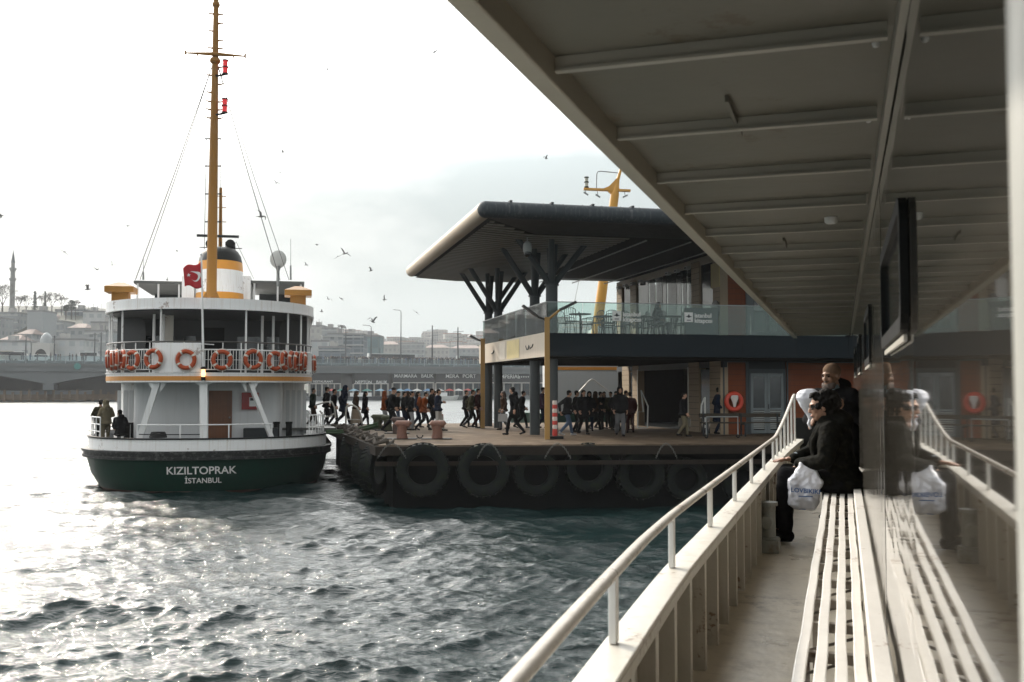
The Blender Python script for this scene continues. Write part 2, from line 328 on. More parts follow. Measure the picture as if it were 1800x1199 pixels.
def own_ceiling():
    m = MB(); m.box(-.66, .20, -1.5, 15.9, 2.11, 2.16); m.build('deckhead', CEIL, own)
    m = MB(); m.box(-.715, -.66, -1.5, 15.9, 2.04, 2.19); m.build('deckhead_edge', mat('edge paint', (.42, .38, .31), .5, var=.12, bump=.4, bscale=8), own, bevel=.006)
    y = -.5; i = 0
    while y < 15.8:
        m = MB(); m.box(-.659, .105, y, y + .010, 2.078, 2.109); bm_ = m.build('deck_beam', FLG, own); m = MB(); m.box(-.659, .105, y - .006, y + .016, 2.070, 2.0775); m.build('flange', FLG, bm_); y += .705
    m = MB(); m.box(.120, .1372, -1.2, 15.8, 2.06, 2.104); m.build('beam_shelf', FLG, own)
    for y in (2.0, 3.4, 6.2):
        m = MB(); m.box(-.30, -.29, y - .62, y - .2, 2.09, 2.1095); m.build('stiffener', CEIL, own)
    lp = hit(OWN, 1461, 393, 2, 2.08); m = MB(); m.lathe([(.022, 0), (.030, .008), (.032, .030)], (lp.x, lp.y, 2.079), 16); m.build('ceiling_lamp', WHITE, own, smooth=True)
    for i in range(14):
        m = MB(); yy = 2.32 + i * .705; m.lathe([(.001, -.012), (.006, -.010), (.009, -.004), (.009, 0)], (.085, yy + .14, 2.108), 10); m.build('weld_knob', WHITE, own, smooth=True)  # small white knobs for the welds at the beam ends
own_ceiling()
def wall_mat(name, base, rough, dent, sc, bd):
    m = bpy.data.materials.new(name); m.use_nodes = True; t = m.node_tree; b = t.nodes['Principled BSDF']; N = t.nodes.new; Lk = t.links.new
    b.inputs['Base Color'].default_value = (*base, 1); b.inputs['Roughness'].default_value = rough; b.inputs['IOR'].default_value = 1.62; b.inputs['Coat Weight'].default_value = .35; b.inputs['Coat Roughness'].default_value = rough * .6; b.inputs['Coat IOR'].default_value = 1.8
    if dent:
        tcn = N('ShaderNodeTexCoord'); mp_ = N('ShaderNodeMapping'); mp_.inputs['Scale'].default_value = sc; Lk(tcn.outputs['Object'], mp_.inputs[0])
        n = N('ShaderNodeTexNoise'); n.inputs['Scale'].default_value = 1; n.inputs['Detail'].default_value = 1.5; Lk(mp_.outputs[0], n.inputs[0])
        bn = N('ShaderNodeBump'); bn.inputs['Strength'].default_value = dent; bn.inputs['Distance'].default_value = bd; Lk(n.outputs[0], bn.inputs['Height']); Lk(bn.outputs[0], b.inputs['Normal']); Lk(bn.outputs[0], b.inputs['Coat Normal'])
    return m
def own_wall():
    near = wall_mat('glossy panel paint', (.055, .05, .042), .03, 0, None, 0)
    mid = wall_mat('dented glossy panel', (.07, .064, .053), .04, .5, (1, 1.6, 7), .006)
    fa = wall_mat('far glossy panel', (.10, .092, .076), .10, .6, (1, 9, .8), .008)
    A = .138
    # panels meet with a small step; the near one is turned a hair towards the bow
    m = MB(); m.add([(A - .004, .60, 0), (A + .0, 2.215, 0), (A + .0, 2.215, 2.105), (A - .004, .60, 2.105), (A + .06, .6, 0), (A + .06, 2.215, 0), (A + .06, 2.215, 2.105), (A + .06, .6, 2.105)],
                    [(0, 1, 2, 3), (4, 7, 6, 5), (0, 4, 5, 1), (3, 2, 6, 7), (1, 5, 6, 2), (0, 3, 7, 4)]); m.build('cabin_wall', near, own)
    m = MB(); m.box(A + .002, A + .06, 2.235, 3.90, 0, 2.105); m.build('cabin_wall', mid, own)
    m = MB(); m.box(A + .001, A + .06, 3.902, 14.6, 0, 2.105); m.build('cabin_wall', fa, own)
    m = MB(); m.box(A + .005, A + .06, -2.5, .598, 0, 2.105); m.build('cabin_wall', near, own)
    m = MB(); m.box(A + .001, A + .01, 2.217, 2.233, 0, 2.10); m.build('panel_joint', mat('joint grey', (.05, .045, .04), .5), own)
    for y0 in (2.30, 5.3, 8.3, 11.2):
        y1 = y0 + 1.15; z0, z1 = 1.42, 1.72; f = MB(); d = .018 if y0 < 3 else .012
        yz = [(y0 + .06 * (1 - math.cos(t)) if 0 else 0, 0) for t in (0,)]
        def rr(y0, y1, z0, z1, r):
            p = []
            for cy, cz, a0 in ((y1 - r, z1 - r, 0), (y0 + r, z1 - r, 90), (y0 + r, z0 + r, 180), (y1 - r, z0 + r, 270)):
                for k in range(5): a = R(a0 + k * 22.5); p.append((cy + r * math.cos(a), cz + r * math.sin(a)))
            return p
        o = rr(y0, y1, z0, z1, .06); i_ = rr(y0 + .035, y1 - .035, z0 + .035, z1 - .035, .04); n = len(o)
        vs = [(A + .0, y, z) for y, z in o] + [(A - d, y, z) for y, z in o] + [(A - d, y, z) for y, z in i_] + [(A + .0, y, z) for y, z in i_]
        fs = [(a * n + j, a * n + (j + 1) % n, (a + 1) * n + (j + 1) % n, (a + 1) * n + j) for a in range(3) for j in range(n)]
        f.add(vs, fs); w = f.build('window', BLACK, own)
        g = MB(); g.add([(A - .004, y, z) for y, z in i_], [tuple(range(n))]); g.build('pane', DARKGLASS, w)
        t = MB(); t.box(A - .010, A - .002, y0 + .05, y1 - .05, z0 - .02, z0 - .006); t.build('sill', CREAM, w)
    m = MB(); m.tube([(.153, .72, -.0), (.153, .72, 2.1)], .047, 20); m.build('door_post', mat('post paint', (.42, .42, .39), .4), own, smooth=True)
    m = MB(); m.box(-.66, .138, 14.9, 14.95, 0, .85); m.build('end_bulwark', BLACK, own)
own_wall()
# bench -----------------------------------------------------------
bench = frame_empty('slatted_bench', OWN, 'long cream slatted bench running along the glossy wall of the near ferry', 'bench')
BW = mat('bench slat paint', (.60, .575, .535), .4, var=.10, scale=5, bump=.4, bscale=18, spots=.6, spotscale=30)
def own_bench():
    for k, x in enumerate((-.158, -.098, -.037, .022)):
        random.seed(k); pts = []
        m = MB(); n = 60; vs = []
        for i in range(n):
            y = .3 + 12.5 * i / (n - 1); dx = .0012 * math.sin(y * 2.1 + k) + .0015 * math.sin(y * 7 + 2 * k); dz = .002 * math.sin(y * 3.1 + k * 2)
            vs += [(x + dx, y, .41 + dz), (x + .037 + dx, y, .41 + dz), (x + .037 + dx, y, .43 + dz), (x + dx, y, .43 + dz)]
        fs = [(i * 4 + j, i * 4 + (j + 1) % 4, (i + 1) * 4 + (j + 1) % 4, (i + 1) * 4 + j) for i in range(n - 1) for j in range(4)] + [(3, 2, 1, 0), (4 * n - 4, 4 * n - 3, 4 * n - 2, 4 * n - 1)]
        m.add(vs, fs); m.build('slat', BW, bench, bevel=.004)
    m = MB(); m.box(.070, .129, .3, 12.8, .40, .475); m.build('back_board', BW, bench, bevel=.006)
    y = .9; i = 0
    FR = mat('bench frame paint', (.40, .36, .31), .5, var=.3, stain=(.10, .07, .05))
    while y < 12.6:
        m = MB(); m.box(-.155, .066, y, y + .035, .372, .406)
        if i % 3 == 0: m.box(-.15, -.12, y, y + .03, .0, .371); m.box(.035, .065, y, y + .03, 0, .371)
        m.build('cross_bar', FR, bench); y += .44; i += 1
    rb = MB()
    for i in range(40):
        y = .7 + i * .31; rb.rod((-.14, y, .345), (.06, y + .2, .365), .006, n=5)
    rb.build('under_brace', mat('under bench brown', (.14, .125, .105), .7), bench)  # one even brown, darker than the slats above
own_bench()
# mooring bollard / air vent head on deck --------------------------
def own_vent():
    p = OWN.w(-.575, 8.15, 0)
    e_ = empty('deck_vent', p, OWN.a, 'grey flanged pipe head with round cover on a box base beside the near bulwark', 'vent')
    G_ = mat('grey deck fitting', (.30, .31, .29), .45, var=.2, bump=.3, stain=(.2, .17, .13))
    m = MB(); m.box(-.085, .085, -.1, .1, 0, .10); m.build('base', G_, e_, bevel=.008)
    m = MB(); m.lathe([(.085, .101), (.085, .115), (.058, .117), (.055, .36), (.075, .362), (.075, .39), (.0, .392)], (0, 0, 0), 24); m.build('pipe', G_, e_, smooth=True)
    m = MB(); m.lathe([(.056, 0), (.056, .03), (.045, .045), (0, .047)], (-.012, -.05, .24), 20, ax=Matrix.Rotation(R(90), 3, 'X')); m.build('cover', G_, e_, smooth=True)
own_vent()
# ------------------------------------------------------------------ the moored ferry seen from astern
kiz = frame_empty('moored_ferry', KIZ, 'white and green commuter ferry lettered KIZILTOPRAK, seen from astern with tall yellow mast', 'ferry')
def ol(w, a, y0, n=28, e=.98, yend=44):
    """stern outline: port side, round the stern, starboard side"""
    w *= .965 if (e == .88 or w > 4.13) else .94
    p = [(-w, yend), (-w, (yend + y0 + a) / 2)] if yend > y0 + a + 2 else [(-w, yend)]
    for i in range(n + 1):
        t = -math.pi / 2 + math.pi * i / n; s_ = math.sin(t); c_ = math.cos(t)
        p.append((w * math.copysign(abs(s_) ** e, s_), y0 + a * (1 - abs(c_) ** e)))
    p += [(w, (yend + y0 + a) / 2), (w, yend)] if yend > y0 + a + 2 else [(w, yend)]
    return p
def arc_pt(w, a, y0, t, e=.98):
    w *= .965 if w > 4.13 else .94
    s_ = math.sin(t); c_ = math.cos(t); return (w * math.copysign(abs(s_) ** e, s_), y0 + a * (1 - abs(c_) ** e))
def arc_from_px(px, w, a, y0, z, e=.98):
    """outline point that shows at photo column px"""
    best = None
    for i in range(-180, 181):
        t = i / 180 * math.pi / 2; x, y = arc_pt(w, a, y0, t, e); P_ = KIZ.w(x, y, z); q = 900 + F_PX * P_.x / (P_.y * math.cos(PITCH) + (P_.z - EYE) * math.sin(PITCH))
        if best is None or abs(q - px) < best[0]: best = (abs(q - px), t, x, y)
    return best[1], best[2], best[3]
GREEN = mat('dark green hull paint', (.005, .034, .022), .5, spec=.25, var=.35, scale=1.2, bump=.3, bscale=4, streak=.5, stain=(.02, .03, .026))
SHIPW = mat('ship white', (.80, .80, .80), .42, var=.06, scale=1., streak=.4, stain=(.45, .36, .27), bump=.3, bscale=3, spots=.6, spotscale=6)
GREYW = mat('ship cabin grey white', (.62, .63, .64), .5, var=.07, scale=1., streak=.2, stain=(.35, .33, .30))
DECKG = mat('dark deck', (.05, .055, .055), .6, var=.3)
def kiz_hull():
    L_ = [(-.8, 3.3, 4.6, 2.0), (-.2, 4.05, 4.6, .75), (.02, 4.2, 4.6, .5), (.5, 4.42, 4.4, .22), (1.12, 4.55, 4.3, .04)]
    rings = []
    for z, w, a, y0 in L_: rings.append([(x, y, z) for x, y in ol(w, a, y0, yend=40, e=.88)] + [(w * .58, 50, z), (0, 57, z), (-w * .58, 50, z)])
    n = len(rings[0]); m = MB()
    for z0_, name, mt, lo, hi in ((0, 'boot_stripe', mat('rust red bottom paint', (.10, .03, .02), .5, var=.3), 0, 2), (0, 'hull', GREEN, 2, 4)):
        m = MB(); vs = [v for g in rings[lo:hi + 1] for v in g]; k = hi - lo
        m.add(vs, [(i * n + j, i * n + (j + 1) % n, (i + 1) * n + (j + 1) % n, (i + 1) * n + j) for i in range(k) for j in range(n)])
        if lo: m.add(rings[hi], [tuple(range(n))])
        m.build(name, mt, kiz, smooth=True)
    def ringpoly(w, a, y0): return ol(w, a, y0, yend=40, e=.88) + [(w * .6, 50), (0, 57), (-w * .6, 50)]
    m = MB(); m.strip(ringpoly(4.70, 4.4, -.10), ringpoly(4.48, 4.25, .10), 1.14, 1.22, True); m.strip(ringpoly(4.66, 4.4, -.06), ringpoly(4.48, 4.25, .10), 1.221, 1.34, True); m.strip(ringpoly(4.72, 4.4, -.12), ringpoly(4.48, 4.25, .10), 1.341, 1.43, True)
    m.build('rubbing_strake', mat('scuffed black strake', (.014, .015, .015), .55, spec=.3, var=.5, bump=.6, bscale=6, stain=(.10, .10, .095)), kiz, smooth=True)
    m = MB(); m.strip(ringpoly(4.50, 4.3, .05), ringpoly(4.40, 4.2, .15), 1.432, 1.84, True); m.build('bulwark', SHIPW, kiz, smooth=True)
    m = MB(); m.strip(ringpoly(4.53, 4.3, .02), ringpoly(4.36, 4.2, .19), 1.822, 1.87, True); m.build('bulwark_rail', BLACK, kiz, smooth=True)
    m = MB(); m.prism(ringpoly(4.38, 4.2, .17), 1.36, 1.45); m.build('main_deck', DECKG, kiz)
    def onhull(p, w=4.5, a=4.36, y0=.12, zc=.75):
        z = p.y + zc; k = (z - .5) / .62; w = (4.42 + .13 * k) * .965; a = 4.4 - .1 * k; y0 = .22 - .18 * k
        x = p.x; s_ = (abs(x) / w) ** (1 / .88); c_ = math.sqrt(max(0, 1 - s_ * s_)); return Vector((x, y0 + a * (1 - c_ ** .88) - .012 - p.z * 0 , z))
    W_ = mat('white lettering', (.75, .75, .73), .5)
    text('name_lettering', 'KIZILTOPRAK', .37, W_, kiz, None, bold=.006, extrude=0, deform=lambda p: onhull(Vector((p.x - .02, p.y, p.z))), sx=1.02)
    text('port_lettering', 'İSTANBUL', .26, W_, kiz, None, bold=.003, extrude=0, deform=lambda p: onhull(Vector((p.x + .04, p.y, p.z)), zc=.40))
kiz_hull()
def kiz_main():
    WOOD = mat('varnished door wood', (.16, .055, .018), .4, var=.35, scale=3, streak=.5, stain=(.06, .02, .01))
    # after cabin wall with rounded corners, and the wider cabin behind
    def cab(w, r, y0, yend, n=6):
        p = [(-w, yend)] + [(-w + r - r * math.cos(R(90 * i / n)), y0 + r - r * math.sin(R(90 * i / n))) for i in range(n + 1)]
        return p + [(-x, y) for x, y in p[::-1]]
    m = MB(); m.prism(cab(2.65, .35, 2.6, 6.0), 1.45, 3.80); m.build('after_cabin', GREYW, kiz, smooth=True)
    m = MB(); m.prism(cab(3.5, .3, 5.2, 44), 1.449, 3.80); c = m.build('cabin', SHIPW, kiz, smooth=True)
    for s in (-1, 1):
        for i in range(5):
            m = MB(); y = 6.4 + i * 1.5; m.box(s * 3.5 - .015, s * 3.5 + .015, y, y + .9, 2.35, 3.25); m.build('window', DARKGLASS, kiz)
        m = MB()
        for k in range(4): m.box(s * (2.85 + .22 * k) - .07, s * (2.85 + .22 * k) + .07, 5.17, 5.198, 1.75, 3.5)
        m.build('wall_panel', GREYW, kiz)
    a = hit(KIZ, 367, 720, 1, 2.6); b = hit(KIZ, 408, 720, 1, 2.6)
    m = MB(); m.box(a.x - .05, b.x + .05, 2.575, 2.597, 1.45, 3.56); fr = m.build('door_frame', GREYW, kiz)
    m = MB(); m.box(a.x, b.x, 2.545, 2.574, 1.5, 3.5)
    for k in range(7): x = a.x + (b.x - a.x) * (k + .5) / 7; m.box(x - .045, x + .045, 2.533, 2.544, 1.55, 3.4)
    d = m.build('door', WOOD, kiz); h = MB(); h.ball((b.x - .08, 2.51, 2.5), .035); h.build('handle', STEEL, d, smooth=True)
    a = hit(KIZ, 425, 720, 1, 2.6); b = hit(KIZ, 455, 690, 1, 2.6)
    m = MB(); m.box(a.x, b.x, 2.42, 2.598, a.z, b.z); m.build('fire_hose_box', mat('red box paint', (.30, .018, .02), .4), kiz, bevel=.01)
    m = MB(); cx = (a.x + b.x) / 2 + .1; m.box(cx - .13, cx + .13, 2.41, 2.418, a.z + .12, b.z - .18); l = m.build('notice', SHIPW, kiz)
    m = MB(); m.box(cx - .10, cx + .10, 2.404, 2.409, b.z - .30, b.z - .20); m.build('notice_print', DARKGREY, kiz)
    # struts
    st = SHIPW
    for (x0, y0, x1, y1, w) in ((243, 760, 276, 676, .20), (478, 757, 438, 676, .20), (357, 760, 357, 678, .26)):
        _, ax, ay = arc_from_px(x0, 4.35, 4.2, .2, 1.85); _, bx, by = arc_from_px(x1, 3.95, 4., .2, 3.8)
        m = MB(); A = Vector((ax, ay + .12, 1.80)); B = Vector((bx, by + .15, 3.80)); m.bar(A, B, w, .14)
        if x0 != 357:   # curved bracket at the top
            s = 1 if x0 < 357 else -1
            for sg in (-1, 1): m.add([B + Vector((sg * w / 2, -.02, -.35)), B + Vector((sg * (w / 2 + .22), -.02, 0)), B + Vector((sg * w / 2, -.02, 0)), B + Vector((sg * w / 2, .05, -.35)), B + Vector((sg * (w / 2 + .22), .05, 0)), B + Vector((sg * w / 2, .05, 0))], [(0, 1, 2), (5, 4, 3), (0, 3, 4, 1), (1, 4, 5, 2), (2, 5, 3, 0)])
        else:
            for sg in (-1, 1): m.add([B + Vector((sg * w / 2, -.02, -.12)), B + Vector((sg * (w / 2 + .2), -.02, 0)), B + Vector((sg * w / 2, -.02, 0)), B + Vector((sg * w / 2, .05, -.12)), B + Vector((sg * (w / 2 + .2), .05, 0)), B + Vector((sg * w / 2, .05, 0))], [(0, 1, 2), (5, 4, 3), (0, 3, 4, 1), (1, 4, 5, 2), (2, 5, 3, 0)])
        m.build('strut', st, kiz)
    # low rails round the stern deck
    def railing(px0, px1, zs, posts, nm='rail', r=.022, w=4.42, a=4.2, y0=.12):
        t0, _, _ = arc_from_px(px0, w, a, y0, 2.3); t1, _, _ = arc_from_px(px1, w, a, y0, 2.3); m = MB()
        for z in zs: m.tube([(*arc_pt(w, a, y0, t0 + (t1 - t0) * i / 16), z) for i in range(17)], r, 6)
        for k in range(posts): p = arc_pt(w, a, y0, t0 + (t1 - t0) * k / max(1, posts - 1)); m.rod((*p, 1.85), (*p, zs[0]), r * 1.1, n=6)
        return m.build(nm, SHIPW, kiz, smooth=True)
    railing(241, 478, [2.33], 4); 
    m = MB(); t0, _, _ = arc_from_px(245, 4.42, 4.2, .12, 2.1); t1, _, _ = arc_from_px(352, 4.42, 4.2, .12, 2.1); m.tube([(*arc_pt(4.42, 4.2, .12, t0 + (t1 - t0) * i / 8), 2.0) for i in range(9)], .018, 6); m.build('rail', BLACK, kiz)
    for s in (-1, 1):
        zs = [2.55, 2.3, 2.05] if s < 0 else [2.58, 2.14]
        x = s * 4.265; pts = [arc_pt(4.42, 4.2, .12, s * t_) for t_ in (1.02, 1.12, 1.22, 1.32, 1.45)] + [(x, 5.2 + .6 * i) for i in range(3)]
        m = MB()
        for z in zs: m.tube([(*p, z) for p in pts], .024, 6)
        n_ = 8 if s < 0 else 12
        for k in range(n_):
            f_ = k / (n_ - 1) * (len(pts) - 1); i0 = min(int(f_), len(pts) - 2); q = Vector(pts[i0]).lerp(Vector(pts[i0 + 1]), f_ - i0); m.rod((q.x, q.y, 1.86), (q.x, q.y, zs[0]), .022, n=6)
        m.build('side_railing', SHIPW, kiz, smooth=True)
    # mooring bitts on the stern deck
    for px in (223, 235, 486, 508):
        p = hit(KIZ, px, 752, 1, 3.0 if px < 300 else 2.6); m = MB(); m.tube([(p.x, p.y, 1.45), (p.x, p.y, 2.30)], .11, 12); m.lathe([(.13, 2.26), (.13, 2.33), (0, 2.34)], (p.x, p.y, 0), 12); m.build('mooring_bitt', BLACK, kiz, smooth=True)
    m = MB(); q = hit(KIZ, 465, 750, 1, 2.4); m.box(q.x - .75, q.x + .5, 2.15, 2.5, 1.45, 2.12); m.build('deck_box', DARKGREY, kiz, bevel=.03)
    m = MB(); q = hit(KIZ, 278, 765, 1, 1.6)
    for k in range(4): m.torus((q.x, 1.6, 1.86 + .05 * k), .28 - .02 * k, .035, n=20, m=6)
    m.build('coiled_rope', mat('dark rope', (.03, .03, .03), .9, bump=1, bscale=40), kiz, smooth=True)
    # upper deck slab with its orange band
    m = MB(); m.prism(ol(4.0, 4.0, .10, yend=46), 3.80, 4.13); m.build('upper_deck', SHIPW, kiz, smooth=True)
    m = MB(); m.strip(ol(4.012, 4.0, .088, yend=46), ol(3.98, 4.0, .12, yend=46), 3.855, 4.01); m.build('orange_band', mat('orange band', (.55, .23, .03), .45, var=.1, streak=.2), kiz, smooth=True)
    m = MB(); m.strip(ol(4.03, 4.0, .07, yend=46), ol(3.98, 4.0, .12, yend=46), 4.10, 4.135); m.build('deck_lip', SHIPW, kiz)
    m = MB(); m.rod((.02, -.02, 3.86), (.02, -.02, 3.98), .075, n=12); m.lathe([(.09, 4.25), (.10, 4.30), (.02, 4.36)], (.02, -.02, 0), 12); l = m.build('stern_lamp', BLACK, kiz)
    m = MB(); m.lathe([(.06, 3.99), (.075, 4.10), (.06, 4.24)], (.02, -.02, 0), 12); m.build('lamp_lens', mat('lit lamp lens', (.8, .5, .25), .3, emit=((1, .55, .25), 2.2)), l, smooth=True)
kiz_main()
def kiz_upper():
    # railing round the upper stern
    W = SHIPW; m = MB(); w, a, y0 = 3.98, 3.95, .12
    T = [-1.5 + 3.0 * i / 40 for i in range(41)]
    for z, r in ((4.93, .026), (4.24, .02)): m.tube([(-w * .94, 9, z), (-w * .94, 6.5, z)] + [(*arc_pt(w, a, y0, t), z) for t in T] + [(w * .94, 6.5, z), (w * .94, 9, z)], r, 6)
    m.build('rail', W, kiz, smooth=True)
    m = MB(); m.tube([(-w * .94, 9, 5.2), (-w * .94, 6.5, 5.2)] + [(*arc_pt(w, a, y0, t), 5.2) for t in T] + [(w * .94, 6.5, 5.2), (w * .94, 9, 5.2)], .03, 6); m.build('handrail', mat('dark handrail', (.06, .055, .05), .4), kiz, smooth=True)
    for i in range(19):
        p = arc_pt(w, a, y0, -1.5 + 3.0 * i / 18); m = MB(); m.rod((*p, 4.14), (*p, 5.19), .02, n=6); m.build('rail_post', W, kiz)
    t0, _, _ = arc_from_px(272, w, a, y0, 4.6); t1, _, _ = arc_from_px(353, w, a, y0, 4.6)
    for lo, hi in ((-1.6, t0), (t1, 1.6)):
        m = MB(); o_ = [arc_pt(w, a, y0, -1.5 + 3.0 * i / 109) for i in range(110) if lo < -1.5 + 3.0 * i / 109 < hi]
        for p in o_: m.rod((*p, 4.24), (*p, 4.93), .012, n=4)
        m.tube([(*p, 4.58) for p in o_], .008, 4); m.build('balustrade_bars', W, kiz)
    m = MB(); o = [arc_pt(w + .03, a, y0 - .03, t0 + (t1 - t0) * i / 8) for i in range(9)]; i_ = [arc_pt(w - .01, a, y0 + .01, t0 + (t1 - t0) * i / 8) for i in range(9)]; m.strip(o, i_, 4.15, 5.16); m.build('solid_panel', W, kiz, smooth=True)
    # posts to the roof
    for px in (188, 197, 215, 283, 433, 506, 529, 541, 547):
        t, x, y = arc_from_px(px, 3.9, 3.9, .25, 5.7); m = MB(); m.rod((x, y, 4.13), (x, y, 6.36), .035, n=8); m.build('roof_post', W, kiz, smooth=True)
    for s in (-1, 1):
        for yy in (7, 9.5, 12): m = MB(); m.rod((s * 3.66, yy, 4.13), (s * 3.66, yy, 6.36), .035, n=8); m.build('roof_post', W, kiz)
    # roof
    m = MB(); m.prism(ol(4.05, 4.0, .05, yend=46), 6.35, 6.72); m.build('roof', W, kiz, smooth=True)
    m = MB(); m.strip(ol(4.07, 4.0, .03, yend=46), ol(4.0, 4.0, .1, yend=46), 6.33, 6.375); m.build('roof_lip', W, kiz)
    m = MB(); m.prism(ol(3.85, 3.85, .22, yend=45), 6.30, 6.349); m.build('roof_shade_sheet', mat('roof underside shade', (.045, .047, .05), .6), kiz)  # added dark sheet: shade under the white roof put into its colour
    # saloon behind the open stern
    DG = mat('saloon wall', (.045, .047, .05), .55, var=.1)
    m = MB(); m.box(-3.0, 3.0, 5.6, 40, 4.132, 6.348); m.build('saloon', DG, kiz)
    for x0, x1 in ((-2.75, -1.55), (-1.2, -.75), (.85, 1.75), (2.0, 2.85)):
        m = MB(); m.box(x0, x1, 5.56, 5.598, 5.0, 5.65); m.build('saloon_window', DARKGLASS, kiz)
    m = MB(); m.box(-.45, .35, 5.56, 5.598, 4.14, 6.0); m.build('saloon_door', BLACK, kiz)
    for x in (-1.95, -1.62, 1.9, 2.3): m = MB(); m.rod((x, 2.6, 4.13), (x, 2.6, 6.35), .05, n=8); m.build('inner_post', W, kiz)
    m = MB(); m.box(-1.62, -1.32, 3.0, 3.08, 4.13, 6.35); m.build('inner_post', CREAM, kiz)
    for s in (-1, 1):
        m = MB(); pts = []
        o = [(s * 3.6, 5.0, 4.14), (s * 3.6, 5.0, 6.34), (s * 2.7, 4.6, 6.34), (s * 2.55, 4.55, 6.1), (s * 2.5, 4.53, 5.7), (s * 2.5, 4.53, 4.14)]
        m.add([(x, y, z) for x, y, z in o] + [(x, y + .06, z) for x, y, z in o], [(0, 1, 2, 3, 4, 5), (11, 10, 9, 8, 7, 6)] + [(i, (i + 1) % 6, (i + 1) % 6 + 6, i + 6) for i in range(6)])
        m.build('side_screen', DG, kiz)
    # benches on the upper stern deck
    for x in (-2.4, -.9, .9, 2.4):
        m = MB(); m.box(x - .6, x + .6, 3.2, 3.6, 4.5, 4.56); m.box(x - .6, x + .6, 3.6, 3.64, 4.6, 5.0); m.box(x - .5, x - .45, 3.3, 3.6, 4.14, 4.5); m.box(x + .45, x + .5, 3.3, 3.6, 4.14, 4.5); m.build('deck_seat', DARKGREY, kiz)
kiz_upper()
def kiz_top():
    W = SHIPW
    for px in (213, 524):
        p = hit(KIZ, px, 515, 1, 4.3); x = p.x
        m = MB(); m.box(x - .30, x + .30, 4.0, 4.6, 6.72, 7.2); m.box(x - .52, x + .52, 3.78, 4.82, 7.2, 7.42)
        m.add([(x - .52, 3.78, 7.421), (x + .52, 3.78, 7.421), (x + .52, 4.82, 7.421), (x - .52, 4.82, 7.421), (x - .12, 4.2, 7.6), (x + .12, 4.2, 7.6), (x + .12, 4.4, 7.6), (x - .12, 4.4, 7.6)], [(0, 1, 5, 4), (1, 2, 6, 5), (2, 3, 7, 6), (3, 0, 4, 7), (4, 5, 6, 7)])
        m.build('mushroom_vent', YELLOW, kiz)
    # wheelhouse / sun-deck shelter at y ~ 9
    yc = 9.5
    for a, b, nm in ((235, 321, 0), (441, 535, 1)):
        p0 = hit(KIZ, a, 493, 1, yc); p1 = hit(KIZ, b, 493, 1, yc); z = p0.z
        m = MB(); m.box(p0.x, p1.x, yc, yc + 6, z - .12, z); m.build('awning', mat('awning underside', (.10, .105, .10), .7), kiz)
        for k in range(3):
            x = p0.x + .15 + (p1.x - p0.x - .3) * k / 2; m = MB(); m.rod((x, yc + .1, 6.72), (x, yc + .1, z - .12), .045, n=6); m.build('awning_post', W, kiz)
        m = MB(); m.box(p0.x + .2, p1.x - .2, yc + 5.2, yc + 5.3, 6.72, z - .13); m.build('shelter_wall', DARKGREY, kiz)
        # seats and frames on the sun deck
        for k in range(3):
            x = p0.x + .5 + k * (p1.x - p0.x - 1) / 2; m = MB(); m.box(x - .35, x + .35, yc - .6, yc - .55, 6.95, 7.35); m.box(x - .35, x + .35, yc - .9, yc - .6, 6.95, 7.0); m.build('sun_deck_seat', mat('brown seat', (.22, .10, .03), .5) if k % 2 else mat('blue grey seat', (.16, .21, .26), .5), kiz)
    for a, b in ((321, 343), (424, 441)):
        p0 = hit(KIZ, a, 486, 1, yc); p1 = hit(KIZ, b, 486, 1, yc); m = MB(); m.box(p0.x + .003, p1.x, yc - .3, yc + 3, 6.72, p0.z); m.build('funnel_casing', W, kiz)
    # funnel: oval, raked
    yf = 8.6; pc = hit(KIZ, 385, 480, 1, yf); cx = pc.x
    def fz(py): return hit(KIZ, 385, py, 1, yf).z
    def fw(py0, px0, px1): return (hit(KIZ, px1, py0, 1, yf).x - hit(KIZ, px0, py0, 1, yf).x) / 2
    lv = [(6.72, 1.05), (fz(521), 1.03), (fz(514), 1.02), (fz(474), .96), (fz(458), .93), (fz(446), .86), (fz(438), .74), (fz(433), .60)]
    fu = [('funnel_band', 0, 2, ORANGE), ('funnel', 2, 3, SHIPW), ('funnel_band', 3, 4, ORANGE), ('funnel_top', 4, 7, BLACK)]
    for nm, i0, i1, mt in fu:
        m = MB(); m.lathe([(lv[i][1], lv[i][0]) for i in range(i0, i1 + 1)], (cx, yf + .9, 0), 32, sy=1.35); m.build(nm, mt, kiz, smooth=True)
    for dx, dz in ((-.42, .1), (.42, .12)):
        m = MB(); z = fz(432) + dz; m.tube([(cx + dx, yf + 1.2, z - .4), (cx + dx, yf + .9, z), (cx + dx, yf + .5, z + .05)], .20, 12); m.build('exhaust_pipe', BLACK, kiz, smooth=True)
    m = MB(); z = fz(430)
    m.tube([(cx - .9, yf + .9, z - .02), (cx + .9, yf + .9, z - .02)], .02, 6)
    for k in range(7): m.rod((cx - .6 + .2 * k, yf + .9, z - .3), (cx - .6 + .2 * k, yf + .9, z + .25), .014, n=4)
    m.build('funnel_rail', BLACK, kiz)
    # small forward mast with its radar bar
    y2 = 13.0; b = hit(KIZ, 388, 430, 1, y2); t = hit(KIZ, 388, 330, 1, y2); m = MB(); m.rod((b.x, y2, b.z - 3), (t.x, y2, t.z), .11, .07); 
    for py in (345, 365, 390): p = hit(KIZ, 388, py, 1, y2); m.rod((p.x - .25, y2, p.z), (p.x + .25, y2, p.z), .02, n=5)
    m.build('fore_mast', YELLOW, kiz)
    a = hit(KIZ, 346, 414, 1, y2 - .4); b = hit(KIZ, 420, 415, 1, y2 - .4); m = MB(); m.box(a.x, b.x, y2 - .5, y2 - .35, a.z - .06, a.z + .05); m.build('radar_bar', DARKGREY, kiz)
